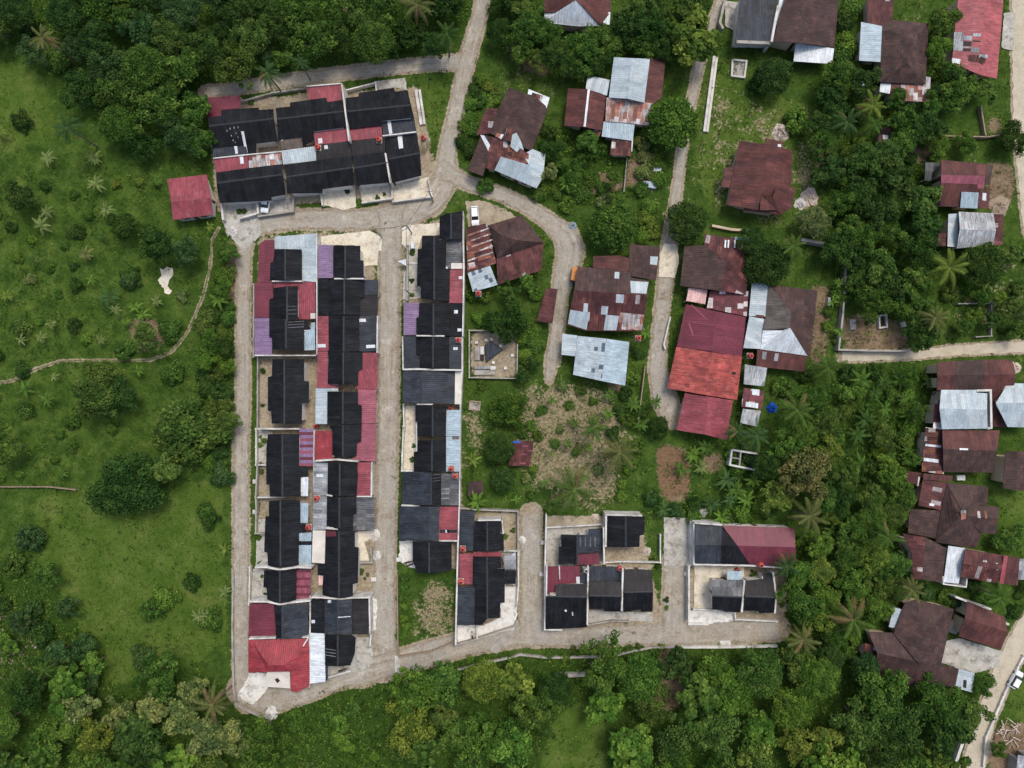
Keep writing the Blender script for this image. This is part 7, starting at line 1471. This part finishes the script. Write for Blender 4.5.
fill([(622, 290), (652, 300), (640, 470), (620, 500), (600, 395), (632, 388), (636, 340)], Z_GARD, 250, (5, 8), ['bush', 'bush', 'banana'], ['green', 'dark', 'fresh'], .75, cap=14)
fill([(840, 290), (860, 300), (930, 345), (930, 352), (910, 350), (905, 312), (860, 312), (850, 330)], Z_RT, 200, (7, 12), ['bush', 'broad', 'loose'], ['green', 'moss', 'fresh'], .66, cap=10)
fill([(820, 0), (862, 0), (860, 110), (885, 120), (930, 110), (930, 60), (945, 0), (935, 130), (905, 135), (830, 120)], Z_RT, 300, (7, 13), ['bush', 'broad', 'bush'], ['green', 'fresh', 'dark'], .68, cap=16)
fill([(935, 300), (1030, 245), (1040, 335), (960, 344)], Z_RT, 250, (5, 10), ['bush', 'bush', 'loose'], ['green', 'moss', 'fresh', 'dark'], .75, cap=14)
fill([(900, 590), (960, 598), (945, 612), (960, 604), (1010, 590), (1010, 605), (940, 600)], Z_RB, 150, (5, 8), ['bush'], ['green', 'blue'], .68, cap=9)
fill([(950, 600), (1005, 560), (1040, 560), (1030, 620), (985, 600)], Z_RB, 150, (5, 9), ['bush', 'loose'], ['green', 'dark'], .75, cap=7)
fill([(448, 85), (480, 75), (500, 100), (470, 165), (456, 150)], Z_GARD, 200, (5, 8), ['bush'], ['green', 'fresh', 'dark'], .72, cap=10)
fill([(640, 130), (690, 140), (680, 210), (640, 200)], Z_GARD, 150, (5, 9), ['bush', 'bush'], ['green', 'fresh', 'pale'], .78, cap=8)
fill([(640, 200), (664, 200), (660, 250), (640, 240)], Z_GARD, 100, (5, 9), ['bush'], ['yellow', 'fresh'], .78, cap=4)
BM_ |= pmask(SANDP); HARD_ |= BM_
fill(MEADOW, Z_MEAD, 500, (2.6, 6), ['bush', 'bush', 'banana', 'bush'], ['green', 'fresh', 'pale', 'dark', 'green', 'yellow'], 1.25, cap=40)
fill(VINES, Z_BOT, 300, (4, 9), ['bush'], ['green', 'green', 'moss', 'fresh'], .7, cap=14, vine=True)
fill([(480, 380), (640, 385), (640, 500), (560, 512), (480, 500)], Z_GARD, 260, (2.8, 6), ['bush', 'bush', 'banana'], ['green', 'fresh', 'pale', 'moss'], 1.1, cap=24)
fill([(400, 580), (412, 575), (408, 650), (398, 655)], 'left side of the empty grass lot', 60, (2.8, 5), ['bush'], ['green', 'fresh', 'yellow'], .85, cap=8)
fill([(415, 640), (520, 655), (660, 640), (700, 645), (640, 660), (470, 662)], 'verge of the lower road', 120, (2.8, 5), ['bush'], ['green', 'moss', 'fresh'], .95, cap=9)
fill([(820, 330), (840, 260), (845, 300), (846, 350), (835, 352)], Z_RT, 100, (4, 6), ['bush', 'banana'], ['fresh', 'green'], .75, cap=6)
for v in VEG: pass
import collections; print('VEG', collections.Counter('shrub' if v['kind'] == 'bush' else v['kind'] if v['kind'] in ('palm', 'banana') else 'tree' for v in VEG))
# --- stuff: grass tufts and low undergrowth
def interp(m, x, y):
    i = np.clip(np.searchsorted(GY, y), 0, ny - 1); j = np.clip(np.searchsorted(GX, x), 0, nx - 1); return m[i, j]
hard = np.maximum(gravel, RM_)
for p in BLOCK: hard[pmask(p)] = 1
for p, _ in PAVE: hard[pmask(p)] = 1
hard[pmask(SANDP)] = 1
def scatter(n, weight, seed):
    rng = np.random.default_rng(seed); x = rng.uniform(-40, 1064, n); y = rng.uniform(-40, 808, n); w = interp(weight, x, y); k = rng.random(n) < w; return x[k], y[k], rng
wG = np.clip(1 - hard * 1.5, 0, 1) * np.clip(1 - dirt * 1.2, 0, 1) * np.clip(1 - dry * .85, .12, 1)
NZ = blur(np.random.default_rng(5).random(XX.shape), 3); NZ = (NZ - NZ.mean()) / NZ.std()
x, y, rng = scatter(95000, np.clip(wG * (.45 + .35 * NZ), 0, 1), 3)
k = len(x); B = 3; px = np.repeat((x - 512) * S, B) + rng.normal(0, .12, k * B); py = np.repeat((384 - y) * S, B) + rng.normal(0, .12, k * B)
ln = rng.uniform(.15, .36, k * B); az = rng.uniform(0, 6.28, k * B); base = np.stack([px, py, np.full(k * B, .0)], -1); tip = base + np.stack([np.cos(az) * ln * .7, np.sin(az) * ln * .9, ln * .35 + .02], -1); sd = np.stack([-np.sin(az), np.cos(az), np.zeros(k * B)], -1) * .06
Q = np.stack([base - sd, base + sd, tip + sd * .3, tip - sd * .3], 1)
gm = leaf_mesh('grass', Q, rng.random(k * B), np.repeat(np.clip(.45 + .3 * interp(NZ, x, y), 0, 1), B), M['leaf'])
go = bpy.data.objects.new('grass', gm); COL.objects.link(go); go.color = (.046, .082, .014, 1); tag(go, 'short uneven grass covering the meadow, lawns and verges', 'grass', None, 'stuff')
wU = np.clip(np.maximum(dark * 1.2, 3 * union([VINES], 3)), 0, 1) * np.clip(1 - hard * 1.5, 0, 1)
VM_ = union([VINES], 3)
x, y, rng = scatter(70000, wU * .5 + VM_ * .5, 4); k = len(x); B = 7
c0 = np.stack([(x - 512) * S, (384 - y) * S, rng.uniform(.15, 1.6, k) * rng.random(k) + .1], -1); cen = np.repeat(c0, B, 0) + rng.normal(0, .28, (k * B, 3)) * np.array([1, 1, .5]); nr = rng.normal(size=(k * B, 3)) * .5 + np.array([0, 0, 1]); nr /= np.linalg.norm(nr, axis=1)[:, None]; s = rng.uniform(.22, .5, k * B)
um = leaf_mesh('undergrowth', leaves_at(cen, nr, s, s * .6, rng), rng.random(k * B), np.repeat(rng.random(k), B), M['weed'])
uo = bpy.data.objects.new('undergrowth', um); COL.objects.link(uo); uo.color = (.047, .090, .015, 1); tag(uo, 'low leafy undergrowth on the floor of the woods and gardens', 'undergrowth', None, 'stuff')
# broad weeds that break up the meadow
W2 = blur(np.random.default_rng(9).random(XX.shape), 5); W2 = (W2 - W2.mean()) / W2.std()
x, y, rng = scatter(62000, np.clip((.36 + .30 * W2) * (1 - hard * 1.5) * (1 - dark) + .4 * np.clip(dry - hard, 0, 1), 0, 1) * np.clip(1.1 - .45 * bright, .2, 1), 14); k = len(x); B = 9
sz = rng.uniform(.5, 1.3, k) * np.where(rng.random(k) < .12, 1.8, 1); c0 = np.stack([(x - 512) * S, (384 - y) * S, sz * .16], -1); cen = np.repeat(c0, B, 0) + rng.normal(0, .24, (k * B, 3)) * np.repeat(sz, B)[:, None] * np.array([1, 1, .4]); nr = rng.normal(size=(k * B, 3)) * .55 + np.array([0, 0, 1]); nr /= np.linalg.norm(nr, axis=1)[:, None]; s = rng.uniform(.16, .34, k * B) * np.repeat(sz, B) ** .5
wm = leaf_mesh('weeds', leaves_at(cen, nr, s, s * .55, rng), rng.random(k * B), np.repeat(rng.random(k) ** 1.3, B), M['weed'])
wo = bpy.data.objects.new('weeds', wm); COL.objects.link(wo); wo.color = (.054, .096, .017, 1); tag(wo, 'low mixed weeds growing in tufts over the meadow and verges', 'weeds', None, 'stuff')
# dry straw and cut stalks on the dry garden
x, y, rng = scatter(70000, np.clip((dry - .5) * 2.2 - hard, 0, 1) * .8, 8); k = len(x); B = 2; base = np.repeat(np.stack([(x - 512) * S, (384 - y) * S, rng.uniform(.03, .2, k)], -1), B, 0) + rng.normal(0, .2, (k * B, 3)) * np.array([1, 1, .1])
az = rng.uniform(0, 6.28, k * B); ln = rng.uniform(.2, .65, k * B); d = np.stack([np.cos(az), np.sin(az), rng.uniform(-.1, .2, k * B)], -1) * ln[:, None]; sd = np.stack([-np.sin(az), np.cos(az), np.zeros(k * B)], -1) * .035
sm = leaf_mesh('straw', np.stack([base - sd, base + sd, base + d + sd, base + d - sd], 1), rng.random(k * B), rng.random(k * B), M['leaf'])
so = bpy.data.objects.new('straw', sm); COL.objects.link(so); so.color = (.27, .215, .135, 1); tag(so, 'dry pale stalks and cut straw strewn over the dry garden', 'straw', None, 'stuff')

# --- labels for the planting: look, side and nearest landmark
LM += [('the junction of the far left and upper road', 243, 225), ('the cream concrete yard', 362, 240), ('the bare plot with slabs', 494, 355), ('the small plaza', 575, 243), ('the empty grass lot', 428, 615), ('the bright blue tarpaulin', 773, 408), ('the roofless hut', 744, 459), ('the white well frame', 883, 321), ('the pale sand patch on the meadow', 166, 278), ('the very large dark meadow tree', 128, 484), ('the top left corner', 0, 0), ('the bottom left corner', 0, 768), ('the bottom right corner', 1024, 768), ('the olive palm by the corner', 212, 705), ('the bright glade in the bottom wood', 575, 740), ('the right end of the lower road', 780, 640), ('the bottom edge centre', 512, 768), ('the left edge centre', 0, 384), ('the concrete drive', 676, 540), ('the mossy palm by the tarpaulin', 797, 410), ('the olive thin tree', 806, 474), ('the dense dome tree below the road', 640, 680), ('the bend of the meadow footpath', 188, 332), ('the left end of the meadow footpath', 20, 378), ('the bottom edge right of centre', 720, 768), ('the bottom edge left of centre', 330, 768), ('the top edge left of centre', 250, 0), ('the top edge near the left corner', 110, 0), ('the lower left meadow', 130, 590)]
KW = {'round': 'round tree', 'ragged': 'ragged tree', 'coarse': 'big leaved tree', 'broad': 'tree', 'fine': 'fine leaved tree', 'loose': 'open tree', 'big': 'tree', 'bush': 'shrub', 'palm': 'palm', 'banana': 'banana plant'}
CATS = {'round': 'tree', 'ragged': 'tree', 'coarse': 'tree', 'broad': 'tree', 'fine': 'tree', 'loose': 'tree', 'big': 'tree', 'bush': 'shrub', 'palm': 'palm', 'banana': 'banana plant'}
def size(v):
    r = v['r']; k = v['kind']
    if k == 'banana': return 'small' if r < 5.5 else ('' if r < 9 else 'wide')
    if k == 'palm': return 'small' if r < 13 else ('' if r < 17 else 'wide')
    if k == 'bush': return 'tiny' if r < 3.6 else ('small' if r < 6 else ('' if r < 9 else 'wide'))
    return 'small' if r < 9 else ('mid sized' if r < 14 else 'large')
def where(v):
    best = min(LM, key=lambda l: math.hypot(l[1] - v['px'], l[2] - v['py'])); dx, dy = v['px'] - best[1], v['py'] - best[2]; a = math.degrees(math.atan2(dy, dx)) % 360; d = math.hypot(dx, dy)
    i = int((a + 22.5) // 45) % 8
    s_ = ['right of', 'below right of', 'below', 'below left of', 'left of', 'above left of', 'above', 'above right of'][i]
    return ('close ' if d < 32 else ('far ' if d > 75 else '')) + s_, best[0]
for v in VEG:
    d, l = where(v); v['base'] = ' '.join(w for w in (size(v), CW[v['tone']], KW[v['kind']], d, l) if w)
cnt = {}
for v in VEG:
    if v['label'] is None: cnt.setdefault(v['base'], []).append(v)
ORD = ['', 'first', 'second', 'third', 'fourth', 'fifth', 'sixth', 'seventh', 'eighth', 'ninth']
for b_, vs in cnt.items():
    if len(vs) == 1: vs[0]['label'] = b_; continue
    sx = max(v['px'] for v in vs) - min(v['px'] for v in vs); sy = max(v['py'] for v in vs) - min(v['py'] for v in vs); hor = sx >= sy
    vs.sort(key=lambda v: v['px'] if hor else v['py'])
    e0, e1 = ('leftmost', 'rightmost') if hor else ('topmost', 'lowest')
    for i, v in enumerate(vs):
        n_ = len(vs); side = 'from left' if hor else 'from top'
        v['label'] = b_ + ', ' + (e0 if i == 0 else e1 if i == n_ - 1 else ('middle one' if n_ == 3 else ORD[min(9, i + 1)] + ' ' + side))
for v in VEG:
    w = v['label'].split()
    if len(w) > 16: v['label'] = ' '.join(q for q in w if q not in ('the', 'a', 'mid', 'fine', 'leaved', 'sized'))
    tag(v['o'], v['label'], CATS[v['kind']], v['zone'].replace('wood along', 'trees of the wood along') if v['kind'] not in ('palm', 'banana') else ('palms of the village' if v['kind'] == 'palm' else 'banana plants'))

for o in bpy.data.objects:
    if o.get('label') and not 4 <= len(o['label'].replace(',', ' ').split()) <= 16: print('LONG', len(o['label'].split()), o.name, '|', o['label'])
_seen = {}
for o in bpy.data.objects:
    if o.get('label'): _seen.setdefault(o['label'], []).append(o.name)
for k_, v_ in _seen.items():
    if len(v_) > 1: print('DUP', len(v_), k_)
# ================================================================== CAMERA AND LIGHT
cd = bpy.data.cameras.new('drone_camera'); cam = bpy.data.objects.new('drone_camera', cd); COL.objects.link(cam)
cam.location = (0, 0, H); cam.rotation_euler = (0, 0, 0); cd.sensor_width = 36; cd.lens = 36 * H / (1024 * S); cd.clip_end = 3000; cd.clip_start = 1
scn.camera = cam
EL, AZ = math.radians(62), math.radians(28)     # high sun from the upper right
w = bpy.data.worlds.new('World'); scn.world = w; w.use_nodes = True; nt = w.node_tree
sky = nt.nodes.new('ShaderNodeTexSky'); sky.sky_type = 'NISHITA'; sky.sun_disc = False; sky.sun_elevation = EL; sky.sun_rotation = AZ; sky.air_density = 1.0; sky.dust_density = 4.0; sky.ozone_density = 1.0
nt.links.new(sky.outputs[0], nt.nodes['Background'].inputs[0]); nt.nodes['Background'].inputs[1].default_value = .15
sd_ = bpy.data.lights.new('sun', 'SUN'); sd_.energy = 1.25; sd_.angle = math.radians(16); sd_.color = (1, .96, .9)
so_ = bpy.data.objects.new('sun', sd_); COL.objects.link(so_)
sv = Vector((math.sin(AZ) * math.cos(EL), math.cos(AZ) * math.cos(EL), math.sin(EL))); so_.rotation_euler = (-sv).to_track_quat('-Z', 'Y').to_euler(); so_.location = sv * 200
vs_ = scn.view_settings; scn.display_settings.display_device = 'sRGB'; vs_.view_transform = 'Standard'; vs_.look = 'None'; vs_.gamma = 1; vs_.exposure = .5; vs_.use_curve_mapping = False
